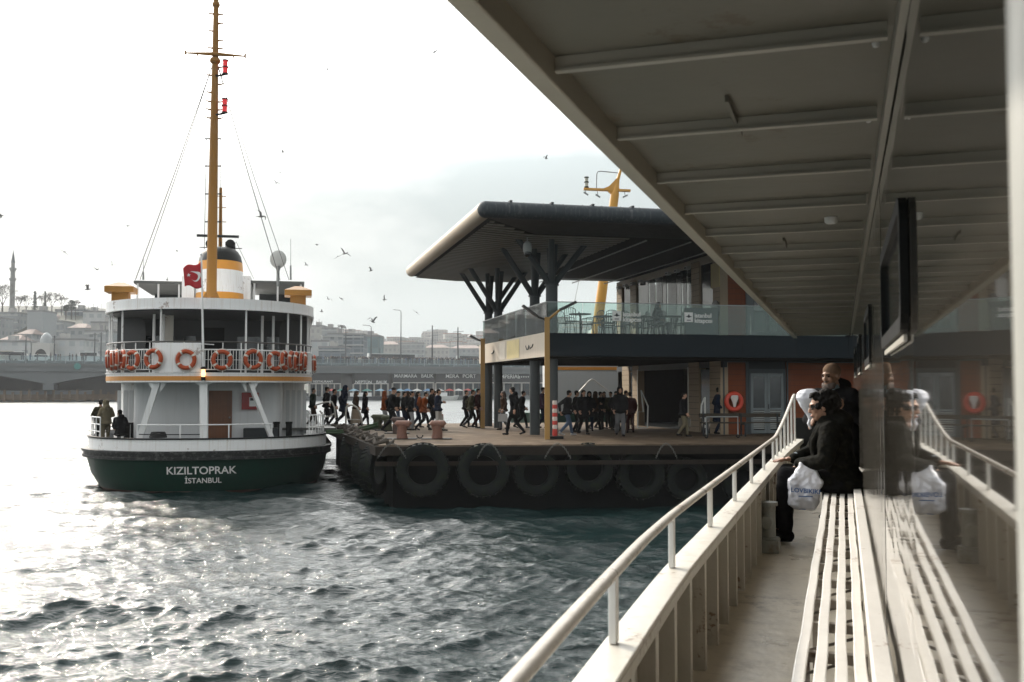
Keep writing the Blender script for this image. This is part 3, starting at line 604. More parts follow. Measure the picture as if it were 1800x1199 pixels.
    # main mast
    ym = 4.9; b = hit(KIZ, 371.5, 525, 1, ym); t1 = hit(KIZ, 380, 8, 1, ym); r0 = .20; zt = t1.z; base = Vector((b.x, ym, 6.72))
    top = Vector((t1.x, ym, zt + 1.0)); m = MB()
    m.tube([base, base.lerp(top, .25), base.lerp(top, .5), base.lerp(top, .75), top], [.205, .19, .165, .125, .10], 14)
    m.lathe([(.14, -.08), (.16, 0), (.12, .1)], tuple(t1), 12)
    mast = m.build('mast', YELLOW, kiz, smooth=True)
    m = MB(); m.add([base + Vector(v) for v in ((-.5, -.1, 0), (.5, -.1, 0), (.22, -.1, .62), (-.22, -.1, .62), (-.5, .1, 0), (.5, .1, 0), (.22, .1, .62), (-.22, .1, .62))], [(0, 1, 2, 3), (7, 6, 5, 4), (0, 4, 5, 1), (1, 5, 6, 2), (2, 6, 7, 3), (3, 7, 4, 0)]); m.build('mast_foot', YELLOW, kiz)
    def mx(py): z = hit(KIZ, 375, py, 1, ym).z; f_ = (z - base.z) / (top.z - base.z); return base.lerp(top, f_)
    for i, py in enumerate((25, 41, 55, 71, 85, 118, 133, 148, 163, 179, 193, 208)):
        m = MB(); p = mx(py)
        if i % 2 == 0 or i > 7: m.tube([p, p + Vector((-.24, -.03, .0)), p + Vector((-.36, -.03, .06))], [.05, .03, .012], 6)
        if i % 2 == 1 or i in (0, 4, 10): m.tube([p, p + Vector((.24, -.03, .0)), p + Vector((.36, -.03, .06))], [.05, .03, .012], 6)
        m.build('mast_step', YELLOW, kiz)
    a = hit(KIZ, 326, 93, 1, ym - .15); b_ = hit(KIZ, 431, 99, 1, ym - .15); m = MB(); m.tube([a, mx(97) + Vector((0, -.15, 0)), b_], [.03, .085, .03], 8); m.rod(a + Vector((0, 0, -.07)), a + Vector((0, 0, .1)), .04, n=6); m.rod(b_ + Vector((0, 0, -.07)), b_ + Vector((0, 0, .1)), .04, n=6)
    for f_ in (.2, .8): q = a.lerp(b_, f_); m.rod(q + Vector((0, 0, -.12)), q, .025, n=5)
    m.build('yardarm', YELLOW, kiz)
    RED = mat('red lantern glass', (.55, .015, .02), .25, emit=((1, .03, .04), .25))
    for px, py in ((396, 118), (395, 186)):
        p = hit(KIZ, px, py, 1, ym - .2); m = MB()
        for k in range(3): m.lathe([(.125, -.29 + .27 * k), (.125, -.25 + .27 * k)], tuple(p), 12)
        m.rod(p + Vector((0, 0, -.3)), p + Vector((-.35, .1, -.36)), .04, n=6); m.rod(p + Vector((-.35, .1, -.36)), mx(py + 6), .05, n=6)
        l = m.build('mast_lantern', BLACK, kiz); m = MB(); m.lathe([(.095, -.25), (.095, -.02)], tuple(p), 12); m.lathe([(.095, .02), (.095, .25)], tuple(p), 12); m.build('lens', RED, l, smooth=True)
    m = MB(); m.ball(mx(107) + Vector((0, -.02, 0)), (.22, .22, .16)); m.build('mast_collar', YELLOW, kiz)
    # aerial spreaders left and right of the mast
    for px in (361, 387):
        m = MB(); a = hit(KIZ, px + (2 if px < 370 else 0), 243, 1, ym + .3); c = hit(KIZ, px - (2 if px < 370 else 0), 440, 1, ym + .3); m.tube([a, c], .010, 4); m.build('aerial_wire', BLACK, kiz)
    for py in (244, 292, 341, 390):
        m = MB(); a = hit(KIZ, 360, py, 1, ym + .3); b_ = hit(KIZ, 389, py, 1, ym + .3); m.tube([a, b_], .028, 6); m.build('spreader', DARKGREY, kiz)
    # stays
    wires = mat('stay wire', (.10, .10, .10), .6)
    tp = mx(100)
    for px, py, yy in ((238, 492, 5), (246, 492, 9), (492, 492, 5), (508, 492, 9)):
        b_ = hit(KIZ, px, py, 1, yy); m = MB(); m.tube([tp, tp.lerp(b_, .5) + Vector((0, 0, -.12)), b_], .016, 4); m.build('stay', wires, kiz)
    m = MB(); a = hit(KIZ, 415, 425, 1, 10); b_ = hit(KIZ, 446, 490, 1, 9); m.tube([a, b_], .012, 4); m.build('stay', wires, kiz)
    # satellite dome and whip aerials
    p = hit(KIZ, 489, 456, 1, 9.3); m = MB(); m.lathe([(.02, -.22), (.25, -.19), (.34, -.08), (.36, .02), (.30, .14), (.15, .2), (0, .21)], (0, 0, 0), 22, ax=Matrix.Translation((0, 0, 0)).to_3x3() @ Matrix.Rotation(R(90), 3, 'X'))
    m2 = MB(); m2.v = [(x * 1.0 + p.x, y * .55 + p.y, z * 1.12 + p.z) for x, y, z in m.v]; m2.f = m.f; m2.mi = m.mi
    m2.build('satellite_dish', mat('pale grey dome', (.40, .41, .40), .5), kiz, smooth=True)
    m = MB(); m.tube([(p.x, p.y, p.z - .3), (p.x, p.y, p.z - .5), (p.x, p.y, p.z - 1.2)], [.14, .07, .07], 8); m.build('dish_stand', STEEL, kiz)
    for px, a_, b_ in ((511, 420, 492), (252, 452, 492), (294, 486, 493)):
        p = hit(KIZ, px, a_, 1, 9.4); q = hit(KIZ, px, b_, 1, 9.4); m = MB(); m.tube([q, q.lerp(p, .35), q.lerp(p, .36), p], [.05, .04, .014, .010], 6); m.build('whip_aerial', STEEL, kiz)
    # flagstaff with the flag
    s0 = hit(KIZ, 358, 672, 1, .0); s1 = hit(KIZ, 354, 447, 1, -.25); m = MB(); m.tube([s0, s1], [.045, .025], 8); m.ball(tuple(s1), .05); m.build('flagstaff', SHIPW, kiz, smooth=True)
    m = MB()
    for px in (346, 376): q = hit(KIZ, px, 615, 1, 0.12); m.rod(s0.lerp(s1, .30), (q.x, .14, 5.1), .015, n=5)
    m.build('staff_brace', SHIPW, kiz)
    flag_m = bpy.data.materials.get('flag red') or mat('flag red', (.42, .010, .018), .65, var=.12, scale=4)
    W_, H_ = .62, .92; tl = hit(KIZ, 355, 457, 1, -.22); n_, k_ = 18, 14
    def fp(u, v):   # u 0 at hoist, v 0 at top
        dr = .52 * u - .12 * math.sin(u * 3) * v; x = -W_ * u * (1 - .05 * v) ; y = .10 * math.sin(u * 7 + v * 2.) * (u + .15); return Vector((tl.x + x + .03 * v * u, tl.y + y, tl.z - .02 - H_ * v - .30 * u * (1 - v) - .06 * math.sin(u * 6) ))
    m = MB(); g = [fp(i / n_, j / k_) for j in range(k_ + 1) for i in range(n_ + 1)]
    m.add(g, [(j * (n_ + 1) + i, j * (n_ + 1) + i + 1, (j + 1) * (n_ + 1) + i + 1, (j + 1) * (n_ + 1) + i) for j in range(k_) for i in range(n_)])
    fl = m.build('flag', flag_m, kiz, smooth=True); fl.modifiers.new('thick', 'SOLIDIFY').thickness = .006
    # white crescents and star, laid on the cloth
    wm = mat('flag white', (.75, .75, .75), .7)
    def on(u, v): p = fp(u, v); return p + Vector((0, -.02, 0))
    def cres(cu, cv, r, ri, off, dirn):
        m = MB(); n = 22; A = []; B = []
        for i in range(n + 1):
            a = R(dirn) + R(-140 + 280 * i / n) + math.pi
            A.append(on(cu + r * math.cos(a) / W_, cv + r * math.sin(a) / H_))
            q = (cu * W_ + off * math.cos(R(dirn)) + ri * math.cos(a * 1.0 + 0) * 1, cv * H_ + off * math.sin(R(dirn)) + ri * math.sin(a)); f_ = abs(i / n - .5) * 2
            B.append(on(q[0] / W_, q[1] / H_).lerp(A[-1], f_ ** 4))
        m.add(A + B, [(i, i + 1, n + 2 + i, n + 1 + i) for i in range(n)]); m.build('flag_emblem', wm, kiz)
    cres(.38, .50, .20, .158, .05, 10)
    m = MB(); sp = []
    for k in range(10): r_ = .085 if k % 2 == 0 else .035; a = R(-90 + 36 * k); sp.append(on(.72 + r_ * math.cos(a) / W_, .50 + r_ * math.sin(a) / H_))
    m.add(sp, [tuple(range(10))]); m.build('flag_emblem', wm, kiz)
kiz_top()
# life rings: each hangs on the upper stern rail
def life_rings():
    ORG = mat('life ring orange', (.38, .065, .02), .6, spec=.25, var=.15, bump=.3, bscale=20, stain=(.34, .07, .03)); BAND = mat('life ring tape', (.62, .58, .52), .6)
    e0 = empty('life_ring', label='x', cat='life ring', group='orange life rings hung round the stern rail'); ax = Matrix.Rotation(R(90), 3, 'X')
    m = MB(); m.torus((0, 0, 0), .285, .075, ax, 32, 12); m.build('ring', ORG, e0, smooth=True)
    for k in range(4): m = MB(); a = R(45 + 90 * k); m.torus((0, 0, 0), .285, .079, ax, 4, 10, a - .11, a + .11); m.build('tape', BAND, e0, smooth=True)
    m = MB()
    for k in range(4):
        p = [Vector((.37 * math.cos(R(45 + 90 * k + j * 18)), .02, .37 * math.sin(R(45 + 90 * k + j * 18)))) * (1 + .06 * math.sin(j / 5 * math.pi)) for j in range(6)]; m.tube(p, .010, 5)
    m.build('grab_rope', BAND, e0)
    cols = [184, 190, 197, 205, 216, 232, 269.5, 327.5, 390, 444.5, 484, 500, 512, 521, 529, 536, 543]
    word = ['first', 'second', 'third', 'fourth', 'fifth', 'sixth', 'seventh', 'eighth', 'ninth', 'tenth', 'eleventh', 'twelfth', 'thirteenth', 'fourteenth', 'fifteenth', 'sixteenth', 'seventeenth']
    for i, px in enumerate(cols):
        t, x, y = arc_from_px(px, 4.12, 4.1, -.02, 4.55)
        if px < 186: x, y = -3.87, 5.0
        if px > 541: x, y = 3.87, 5.0
        tx = arc_pt(4.12, 4.1, -.02, min(1.56, t + .02)); ty = arc_pt(4.12, 4.1, -.02, max(-1.56, t - .02)); dx, dy = tx[0] - ty[0], tx[1] - ty[1]
        an = math.atan2(dy, dx); an = max(-1.5, an - .38) if t < -.75 else min(1.5, an + .38) if t > .75 else an; rz = an + KIZ.a; lab = {7: 'life ring on the plain white panel left of the flagstaff', 8: 'life ring on the balusters just right of the flagstaff', 6: 'life ring at the left edge of the white stern panel'}.get(i, 'orange life ring, %s from the left on the moored ferry stern rail' % word[i])
        o = e0 if i == 0 else dup(e0)
        o['label'] = lab; o.location = KIZ.w(x, y, 4.58 + .02 * math.sin(i * 2.3)); o.rotation_euler = (R(3 * math.sin(i)), R(20 * math.sin(i * 1.9)), rz)
life_rings()
# ------------------------------------------------------------------ pier, terminal building
def quay():
    poly = [(-3.95, 29.75), (16, 31.4), (34, 34), (34, 56), (12, 50.5), (-8.7, 46.3)]
    dk = mat('pier deck concrete', (.095, .068, .046), .8, spec=.12, var=.45, scale=.6, bump=.6, bscale=8, stain=(.17, .125, .085))
    m = MB(); m.prism(poly, 1.62, 1.9); o = m.build('pier_deck', dk); tag(o, 'worn brown concrete pier deck', kind='structure')
    inn = [(-3.6, 30.2), (16, 31.9), (34, 34.6), (34, 55.5), (12, 50), (-8.1, 46)]
    m = MB(); m.prism(inn, -1.5, 1.62); o = m.build('pier_hull', mat('wet black pier side', (.004, .005, .005), .85, spec=.1, var=.5, scale=2, bump=1, bscale=5)); tag(o, 'black wet side of the floating pier', kind='structure')
    m = MB(); e_ = [(-8.85, 46.3), (-4.05, 29.6), (16, 31.25), (34, 33.9)]; i_ = [(-8.6, 46.3), (-3.85, 29.86), (16, 31.5), (34, 34.1)]
    m.strip(e_, i_, 1.60, 1.86); m.strip([(x, y - .06) for x, y in e_[1:]], [(x, y + .05) for x, y in e_[1:]], 1.30, 1.42); o = m.build('pier_edge', mat('dark timber edge', (.022, .017, .013), .8, spec=.15, var=.4, bump=.6)); tag(o, 'dark timber rubbing edge of the pier', kind='structure')
quay()
RUB = mat('old tyre rubber', (.008, .010, .010), .7, spec=.10, var=.4, scale=3, bump=.6, bscale=12, stain=(.012, .018, .006))
def tyres():
    e0 = empty('tyre_fender', label='x', cat='tyre', group='big truck tyres hung along the pier side as fenders')
    ax = Matrix.Rotation(R(90), 3, 'X'); prof = [(.44, -.18), (.50, -.235), (.66, -.25), (.755, -.21), (.785, -.12), (.79, 0), (.785, .12), (.755, .21), (.66, .25), (.50, .235), (.44, .18), (.44, -.18)]
    m = MB(); n = 44; vs = []; k = len(prof)
    for j in range(n):
        a = 2 * math.pi * j / n
        for r, z in prof: vs.append(ax @ Vector((r * math.cos(a), r * math.sin(a), z)))
    m.add(vs, [(j * k + i, j * k + (i + 1) % k, ((j + 1) % n) * k + (i + 1) % k, ((j + 1) % n) * k + i) for j in range(n) for i in range(k - 1)])
    m.build('carcass', RUB, e0, smooth=True)
    m = MB()
    for j in range(26):
        a = 2 * math.pi * j / 26
        for s in (-1, 1):
            ps = []
            for (r, z, da) in ((.76, .20, .0), (.815, .20, .0), (.815, .02, .09), (.77, .02, .09)):
                for w_ in (-.035, .035): ps.append(ax @ Vector((r * math.cos(a + da + w_ + (.1 if s > 0 else 0)), r * math.sin(a + da + w_ + (.1 if s > 0 else 0)), z * s)))
            m.add(ps, [(0, 2, 3, 1), (2, 4, 5, 3), (4, 6, 7, 5), (6, 0, 1, 7), (0, 6, 4, 2), (1, 3, 5, 7)])
    m.build('tread', RUB, e0)
    spots = [(743, 826, 1.0, 'big tyre on the pier face below the two rusty bollards'), (849, 827, 1.0, 'second big tyre from the pier corner, smooth dark sidewall'), (942, 832, .86, 'smaller tyre on the pier face below the yellow lamp post'),
             (1035, 822, .93, 'big lugged tyre with green weed on its lower sidewall'), (1125, 834, .95, 'lugged tyre right of the weedy one on the pier face'), (1205, 842, .82, 'rightmost visible tyre on the pier face beside the near handrail'), (1305, 846, .85, 'tyre on the pier face mostly behind the near handrail')]
    for i, (px, py, s, lab) in enumerate(spots):
        Y = 29.55 + (i + 1) * .22; p = hit(WORLD, px, py, 1, Y); o = e0 if i == 0 else dup(e0); o.location = p; o.scale = (s, s, s); o.rotation_euler = (R(-4), R(17 * i), R(3 + 4 * math.sin(i * 2))); o['label'] = lab
    for i, (X, Y, z, s, lab) in enumerate(((-4.28, 31.1, 1.05, .95, 'tyre on the pier corner turned sideways to the camera'), (-5.0, 33.6, 1.1, .9, 'tyre on the left pier side behind the corner tyre'), (-6.1, 37.4, 1.1, .9, 'far tyre on the left pier side near the moored ferry'))):
        o = dup(e0); o.location = (X, Y, z); o.scale = (s, s, s); o.rotation_euler = (0, 0, R(-107 + 8 * i)); o['label'] = lab
    # chains
    CH = mat('galvanised chain', (.12, .12, .11), .6, metal=.3)
    for k, (px, w_) in enumerate(((980, 22), (690, 24), (860, 20), (1170, 18))):
        p = hit(WORLD, px, 779, 1, 29.4 + .1 * k); m = MB()
        for s in (-1, 1):
            for i in range(14):
                f_ = i / 13; q = Vector((s * f_ * w_ * .017, -.12 - .03 * f_, -.42 * f_ + .09 * math.sin(f_ * math.pi))); m.torus(tuple(q), .022, .007, Matrix.Rotation(R(90 * (i % 2)), 3, 'Z') @ Matrix.Rotation(R(90), 3, 'X'), 8, 4)
        o = m.build('fender_chain', CH, loc=p); tag(o, ['light chain draped in a V above the smaller tyre', 'chain draped over the pier corner beside the rusty bollards', 'chain draped from the pier edge above the second tyre', 'chain draped above the lugged tyres at right'][k], 'chain', 'chains holding the tyres')
tyres()
def bollards():
    RU = mat('rusty bollard', (.17, .075, .05), .65, var=.3, scale=5, bump=.5, stain=(.09, .05, .04)); GR = mat('mossy bollard', (.05, .055, .025), .7, var=.4, bump=.5)
    def bol(px, py, s, lab, mt, lean=1):
        p = hit(WORLD, px, py, 2, 1.9); e_ = empty('mooring_bollard', p, 0, lab, 'bollard', 'mooring bollards on the pier')
        m = MB(); m.tube([(0, 0, .0), (-.02 * lean, 0, .25), (.02 * lean, 0, .44)], [.19 * s, .16 * s, .17 * s], 16); m.build('post', mt, e_, smooth=True)
        m = MB(); m.tube([(-.20 * s, 0, .47), (-.18 * s, 0, .50), (.24 * s, 0, .50), (.27 * s, 0, .47)], [.09, .12, .12, .08], 12); m.build('horn', mt, e_, smooth=True, bevel=0)
        m = MB(); m.box(-.5 * s, .5 * s, -.2, .22, .0, .03); m.build('base_plate', BLACK, e_)
    bol(707, 772, 1.0, 'rusty pink T-shaped bollard, left of the front pair', RU); bol(768, 772, 1., 'rusty pink T-shaped bollard, right of the front pair', RU, -1)
    bol(698, 762, .9, 'dark bollard standing just behind the left rusty bollard', mat('dark rusty iron', (.06, .035, .028), .7, var=.3)); bol(664, 755, 1.1, 'low mossy green bollard beside the gangway ropes', GR); bol(682, 757, 1.0, 'mossy bollard with a flat light cap', GR)
    m = MB(); m.torus((0, 0, .12), .10, .02, Matrix.Rotation(R(90), 3, 'X'), 14, 6, math.pi, 2 * math.pi); o = m.build('mooring_hook', BLACK, loc=hit(WORLD, 738, 771, 2, 1.9)); tag(o, 'small black hook on the deck between the rusty bollards', 'hook')
    # mooring ropes from the bollards to the moored ferry, rope heap at the corner
    GRO = mat('green mooring rope', (.035, .075, .03), .9, var=.3, bump=1, bscale=60); DRO = mat('tarry rope', (.05, .04, .03), .95, var=.4, bump=1, bscale=60)
    for k, (z0, z1) in enumerate(((2.12, 1.9), (2.2, 1.95), (2.05, 1.83))):
        a = hit(WORLD, 664, 750, 1, 39.8); a.z = z0; b = KIZ.w(4.3, 2.5 + .7 * k, z1); m = MB(); m.tube([a.lerp(b, i / 12) + Vector((0, 0, -.10 * math.sin(i / 12 * math.pi))) for i in range(13)], .04, 8)
        o = m.build('mooring_rope', GRO, smooth=True); tag(o, 'green mooring rope from the mossy bollard to the moored ferry', 'rope', 'mooring ropes')
    m = MB(); rr = random.Random(3)
    for k in range(16):
        f_ = k / 15; c = Vector((-7.2, 41.8, 1.98)).lerp(Vector((-3.9, 30.2, 1.95)), f_); pts = []
        for i in range(9): a = i / 8 * 4.5 + k; pts.append(c + Vector((.28 * math.cos(a) + rr.uniform(-.1, .1), .45 * math.sin(a), .05 * (i % 3) - .02)))
        m.tube(pts, .05, 6)
    o = m.build('rope_heap', DRO, smooth=True); tag(o, 'tangled dark ropes and chain lying along the left pier edge', 'rope')
bollards()
GW = mat('column grey paint', (.055, .064, .068), .5, spec=.2, var=.12, streak=.2, stain=(.05, .05, .05))
CLAD = mat('cream cladding boards', (.30, .23, .155), .6, spec=.2, var=.18, scale=.8, streak=.25, stain=(.25, .17, .10))
REDW = mat('red brown wood cladding', (.17, .045, .016), .6, spec=.15, var=.2, scale=1, streak=.3, stain=(.08, .02, .008), bump=.2)
FASC = mat('navy grey fascia', (.010, .016, .021), .6, spec=.15, var=.1)
term = frame_empty('ferry_terminal', PIER, 'two storey pier terminal with red wood walls and big overhanging roof on branching columns', 'building')
def byof(px, bx=7.0):
    return hit(PIER, px, 600, 0, bx).y
def bxof(px, by): return hit(PIER, px, 600, 1, by).x
def terminal():
    # upper slab
    m = MB(); m.box(.0, 30, .0, 11.0, 4.68, 5.46)
    m.build('floor_slab', FASC, term)
    for k in range(14): m = MB(); m.box(.9 + 2.1 * k, .915 + 2.1 * k, -.006, -.001, 4.70, 5.44); m.build('fascia_joint', BLACK, term)
    m = MB(); m.box(-.04, -.003, -.04, 11.0, 4.66, 5.48); sg = m.build('side_fascia', mat('cream fascia panel', (.52, .46, .38), .6, var=.08, scale=1, streak=.3, stain=(.30, .22, .14)), term)  # light wood panel, cream in its own colour
    m = MB(); m.box(-.052, -.045, 3.6, 5.6, 4.72, 5.42); m.build('fascia_poster', mat('faded yellow poster', (.62, .52, .26), .6, var=.25, scale=2), term)
    m = MB(); m.box(-.052, -.045, 5.9, 6.9, 4.72, 5.42); m.build('fascia_poster', mat('faded white poster', (.6, .55, .47), .6, var=.2, scale=2), term)
    SCR = mat('black lettering', (.02, .02, .02), .5)
    Ms = Matrix.Translation((-.05, 1.9, 5.05)) @ Matrix.Rotation(R(-90), 4, 'Z') @ Matrix.Rotation(R(90), 4, 'X')
    text('fascia_lettering', 'ﻔ C (', .34, SCR, term, Ms, extrude=.002) if 0 else None
    m = MB(); m.tube([(-.05, 2.6, 5.12), (-.05, 2.45, 4.98), (-.05, 2.2, 5.0), (-.05, 2.15, 5.12), (-.05, 1.95, 5.0), (-.05, 1.65, 5.06), (-.05, 1.55, 5.14)], .022, 5); m.tube([(-.05, 8.4, 5.03), (-.05, 8.0, 5.05), (-.05, 7.9, 5.12)], .03, 5); m.build('fascia_lettering', SCR, term)
    m = MB(); m.box(.05, 30, .2, 11.2, 4.60, 4.676)
    for k in range(22): m.box(.1, 30, .4 + k * .5, .42 + k * .5, 4.585, 4.599)
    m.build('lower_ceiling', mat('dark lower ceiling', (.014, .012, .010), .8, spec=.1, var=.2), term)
    # columns with branches
    cols = [(.54, .205, 7.13), (2.83, .185, 6.95), (8.9, .18, 6.85), (10.85, .175, 6.9)]
    for by, r, zb in cols:
        bx = .35; m = MB(); m.tube([(bx, by, 1.9), (bx, by, zb)], r, 20); c = m.build('column', GW, term, smooth=True)
        m = MB(); m.lathe([(r + .05, zb - .02), (r + .05, zb + .03)], (bx, by, 0), 20); m.build('collar', GW, c)
        for k, (dx, dy) in enumerate(((-1.35, -.5), (1.35, .4), (-.25, -.9), (.25, 1.2), (-.1, -.3), (.2, .2))):
            m = MB(); m.tube([(bx + dx * .04, by + dy * .04, zb), (bx + dx, by + dy, 8.66)], [.115, .095], 10); m.build('branch', GW, c, smooth=True)
    # left wall of both storeys runs back along bx = 7: piers and glass between openings
    def seg(px0, px1, z0, z1, mt, nm, d=.0, th=.16):
        y0, y1 = sorted((byof(px0), byof(px1))); m = MB(); m.box(7.0 - d, 7.0 - d + th, y0, y1, z0, z1); return m.build(nm, mt, term)
    # lower storey
    for a, b in ((1095, 1107), (1113, 1123), (1212, 1230), (1249, 1268)):
        w = seg(a, b, 1.9, 4.58, CLAD, 'cladding_pier', .05, .3); y0, y1 = sorted((byof(a), byof(b)))
        m = MB()
        for k in range(11): m.box(6.945, 6.9495, y0, y1, 2.1 + k * .23, 2.112 + k * .23)
        m.build('board_joint', BLACK, w)
    seg(1085, 1272, 4.35, 4.58, DARKGREY, 'lintel', .03)
    seg(1107.5, 1112.5, 1.9, 4.3, DARKGLASS, 'glass_strip', .0)
    seg(1231, 1248, 1.9, 4.3, DARKGLASS, 'glass_strip', .0)
    for a in (1122.5, 1211.5): y = byof(a); m = MB(); m.box(6.93, 6.99, y - .03, y + .03, 1.9, 4.4); m.build('opening_edge', mat('bright metal edge', (.5, .48, .42), .3, metal=.5), term)
    # interior: dark hall
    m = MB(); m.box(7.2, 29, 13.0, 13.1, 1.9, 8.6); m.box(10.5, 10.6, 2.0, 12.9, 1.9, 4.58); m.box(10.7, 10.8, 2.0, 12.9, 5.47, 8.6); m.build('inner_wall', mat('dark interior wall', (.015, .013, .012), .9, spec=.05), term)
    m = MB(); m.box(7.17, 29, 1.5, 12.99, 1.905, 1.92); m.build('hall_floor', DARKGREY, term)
    # front face at by = 1.3
    def face(px0, px1, z0, z1, mt, nm, d=0., par=None):
        x0, x1 = bxof(px0, 1.3), bxof(px1, 1.3); m = MB(); m.box(x0, x1, 1.3 - d, 1.45, z0, z1); return m.build(nm, mt, par or term)
    for a, b in ((1271, 1311), (1383, 1560)):
        w = face(a, b, 1.9, 4.55, REDW, 'wood_wall'); x0, x1 = bxof(a, 1.3), bxof(b, 1.3); m = MB()
        for k in range(13): m.box(x0 + .02, x1 - .02, 1.292, 1.2995, 2.08 + k * .2, 2.092 + k * .2)
        m.build('board_joint', mat('dark joint', (.05, .015, .008), .7), w)
        for xx in (x0, x1): m = MB(); m.box(xx - .03, xx + .03, 1.27, 1.2915, 1.9, 4.55); m.build('corner_trim', GW, w)
        m = MB(); m.box(x0, x1, 1.27, 1.2915, 4.53, 4.58); m.build('corner_trim', GW, w)
    # double door
    x0, x1 = bxof(1315, 1.3), bxof(1380, 1.3); xm = (x0 + x1) / 2; m = MB()
    m.box(x0, x0 + .08, 1.28, 1.4, 1.9, 4.3); m.box(x1 - .08, x1, 1.28, 1.4, 1.9, 4.3); m.box(x0 + .08, x1 - .08, 1.28, 1.4, 4.15, 4.3); fr = m.build('door_frame', GW, term)
    m = MB(); m.box(x0, x1, 1.31, 1.4, 4.3, 4.58); m.build('transom', DARKGREY, term)
    for a, b in ((x0 + .085, xm - .01), (xm + .01, x1 - .085)):
        m = MB(); z0, z1 = 1.93, 4.14; t_ = .10
        m.box(a, a + t_, 1.30, 1.35, z0, z1); m.box(b - t_, b, 1.30, 1.35, z0, z1); m.box(a + t_, b - t_, 1.30, 1.35, z1 - .12, z1); m.box(a + t_, b - t_, 1.30, 1.35, 2.78, 2.86); m.box(a + t_, b - t_, 1.30, 1.35, z0, z0 + .12)
        d = m.build('door', mat('grey door frame', (.13, .15, .155), .4), term)
        m = MB(); m.box(a + t_, b - t_, 1.32, 1.33, 2.86, z1 - .12); m.build('pane', DARKGLASS, d)
        m = MB()
        for k in range(9): z = 2.09 + k * .077; m.add([(a + t_, 1.31, z), (b - t_, 1.31, z), (b - t_, 1.345, z + .055), (a + t_, 1.345, z + .055)], [(0, 1, 2, 3)])
        m.build('louvre', mat('louvre paint', (.26, .27, .26), .4), d)
    m = MB(); m.box(xm + .03, xm + .05, 1.26, 1.29, 2.82, 3.0); m.build('handle', BLACK, fr)
    face(1312, 1316, 1.9, 4.55, GW, 'door_jamb')
    # upper storey front
    w = face(1270, 1311, 5.47, 8.6, REDW, 'wood_wall'); x0, x1 = bxof(1270, 1.3), bxof(1311, 1.3); m = MB()
    for k in range(15): m.box(x0 + .02, x1 - .02, 1.292, 1.2995, 5.65 + k * .2, 5.662 + k * .2)
    m.build('board_joint', mat('dark joint'), w)
    w = face(1313, 1400, 5.47, 8.6, mat('grey cladding', (.07, .08, .085), .4), 'grey_wall'); 
    for a, b in ((1325, 1345), (1352, 1366)): x0, x1 = bxof(a, 1.3), bxof(b, 1.3); m = MB(); m.box(x0, x1, 1.28, 1.298, 5.7, 8.3); m.build('window', DARKGLASS, w)
    # upper storey left wall
    CUR = mat('pale curtain', (.62, .58, .50), .8, var=.08, streak=.2, stain=(.4, .36, .3))
    for a, b in ((1086, 1095), (1110, 1120), (1218, 1232), (1256, 1269)):
        w = seg(a, b, 5.47, 8.45, CLAD, 'cladding_pier', .05, .3); y0, y1 = sorted((byof(a), byof(b))); m = MB()
        for k in range(14): m.box(6.945, 6.9495, y0, y1, 5.6 + k * .22, 5.612 + k * .22)
        m.build('board_joint', BLACK, w)
    for a, b in ((1096, 1109), (1121, 1139), (1165, 1171), (1190, 1197), (1233, 1255)): seg(a, b, 5.47, 8.4, DARKGLASS, 'dark_opening', -.02)
    for a, b in ((1140, 1151), (1152, 1164), (1172, 1189), (1198, 1207), (1208, 1217)):
        y0, y1 = sorted((byof(a), byof(b))); m = MB(); n = 14
        vs = [(7.08 + .03 * math.sin(j * 1.9), y0 + (y1 - y0) * j / n, z) for z in (5.47, 8.05) for j in range(n + 1)]; m.add(vs, [(j, j + 1, n + 2 + j, n + 1 + j) for j in range(n)]); m.build('curtain', CUR, term, smooth=True)
        m = MB(); m.box(7.02, 7.03, y0, y1, 5.47, 8.3); m.build('window_pane', glass('clear pane', (.9, .93, .93), .08), term)
    seg(1085, 1270, 8.30, 8.60, mat('cream eave', (.35, .29, .22), .6), 'eave', .02)
    m = MB(); y = byof(1262); m.box(6.90, 6.94, y - .35, y + .35, 7.3, 8.2); m.build('shop_sign', mat('gold sign', (.35, .26, .10), .5), term)
    m = MB(); m.tube([(6.88, y, 6.5), (6.94, y, 6.5)], .33, 16); m.tube([(6.86, y, 6.5), (6.879, y, 6.5)], .24, 16); m.build('round_sign', mat('dark round sign', (.04, .035, .03), .4), term)
    for i, px in enumerate((1096, 1108, 1121, 1135, 1184, 1200, 1218)):
        y = byof(px); m = MB(); m.box(6.70, 6.86, y - .14, y + .14, 8.22, 8.34); l = m.build('eave_spotlight', mat('spot housing', (.45, .44, .42), .4), term); m = MB(); m.box(6.69, 6.699, y - .07, y + .07, 8.25, 8.31); m.build('lens', BLACK, l)
    # glass balustrade
    GG = glass('balustrade glass', (.80, .90, .87), .05)
    for k in range(9):
        m = MB(); m.box(.06 + 1.25 * k, .06 + 1.25 * k + 1.235, .03, .045, 5.47, 6.50); m.build('glass_panel', GG, term)
    for k in range(7):
        m = MB(); m.box(.03, .045, .06 + 1.5 * k, .06 + 1.5 * k + 1.48, 5.49, 6.50); m.build('glass_panel', GG, term)
    m = MB(); m.box(.03, 11.3, .02, .055, 6.502, 6.53); m.box(.02, .055, .056, 10.6, 6.502, 6.53); m.build('balustrade_rail', STEEL, term)
    # shop name on the glass
    WL = mat('white lettering'); 
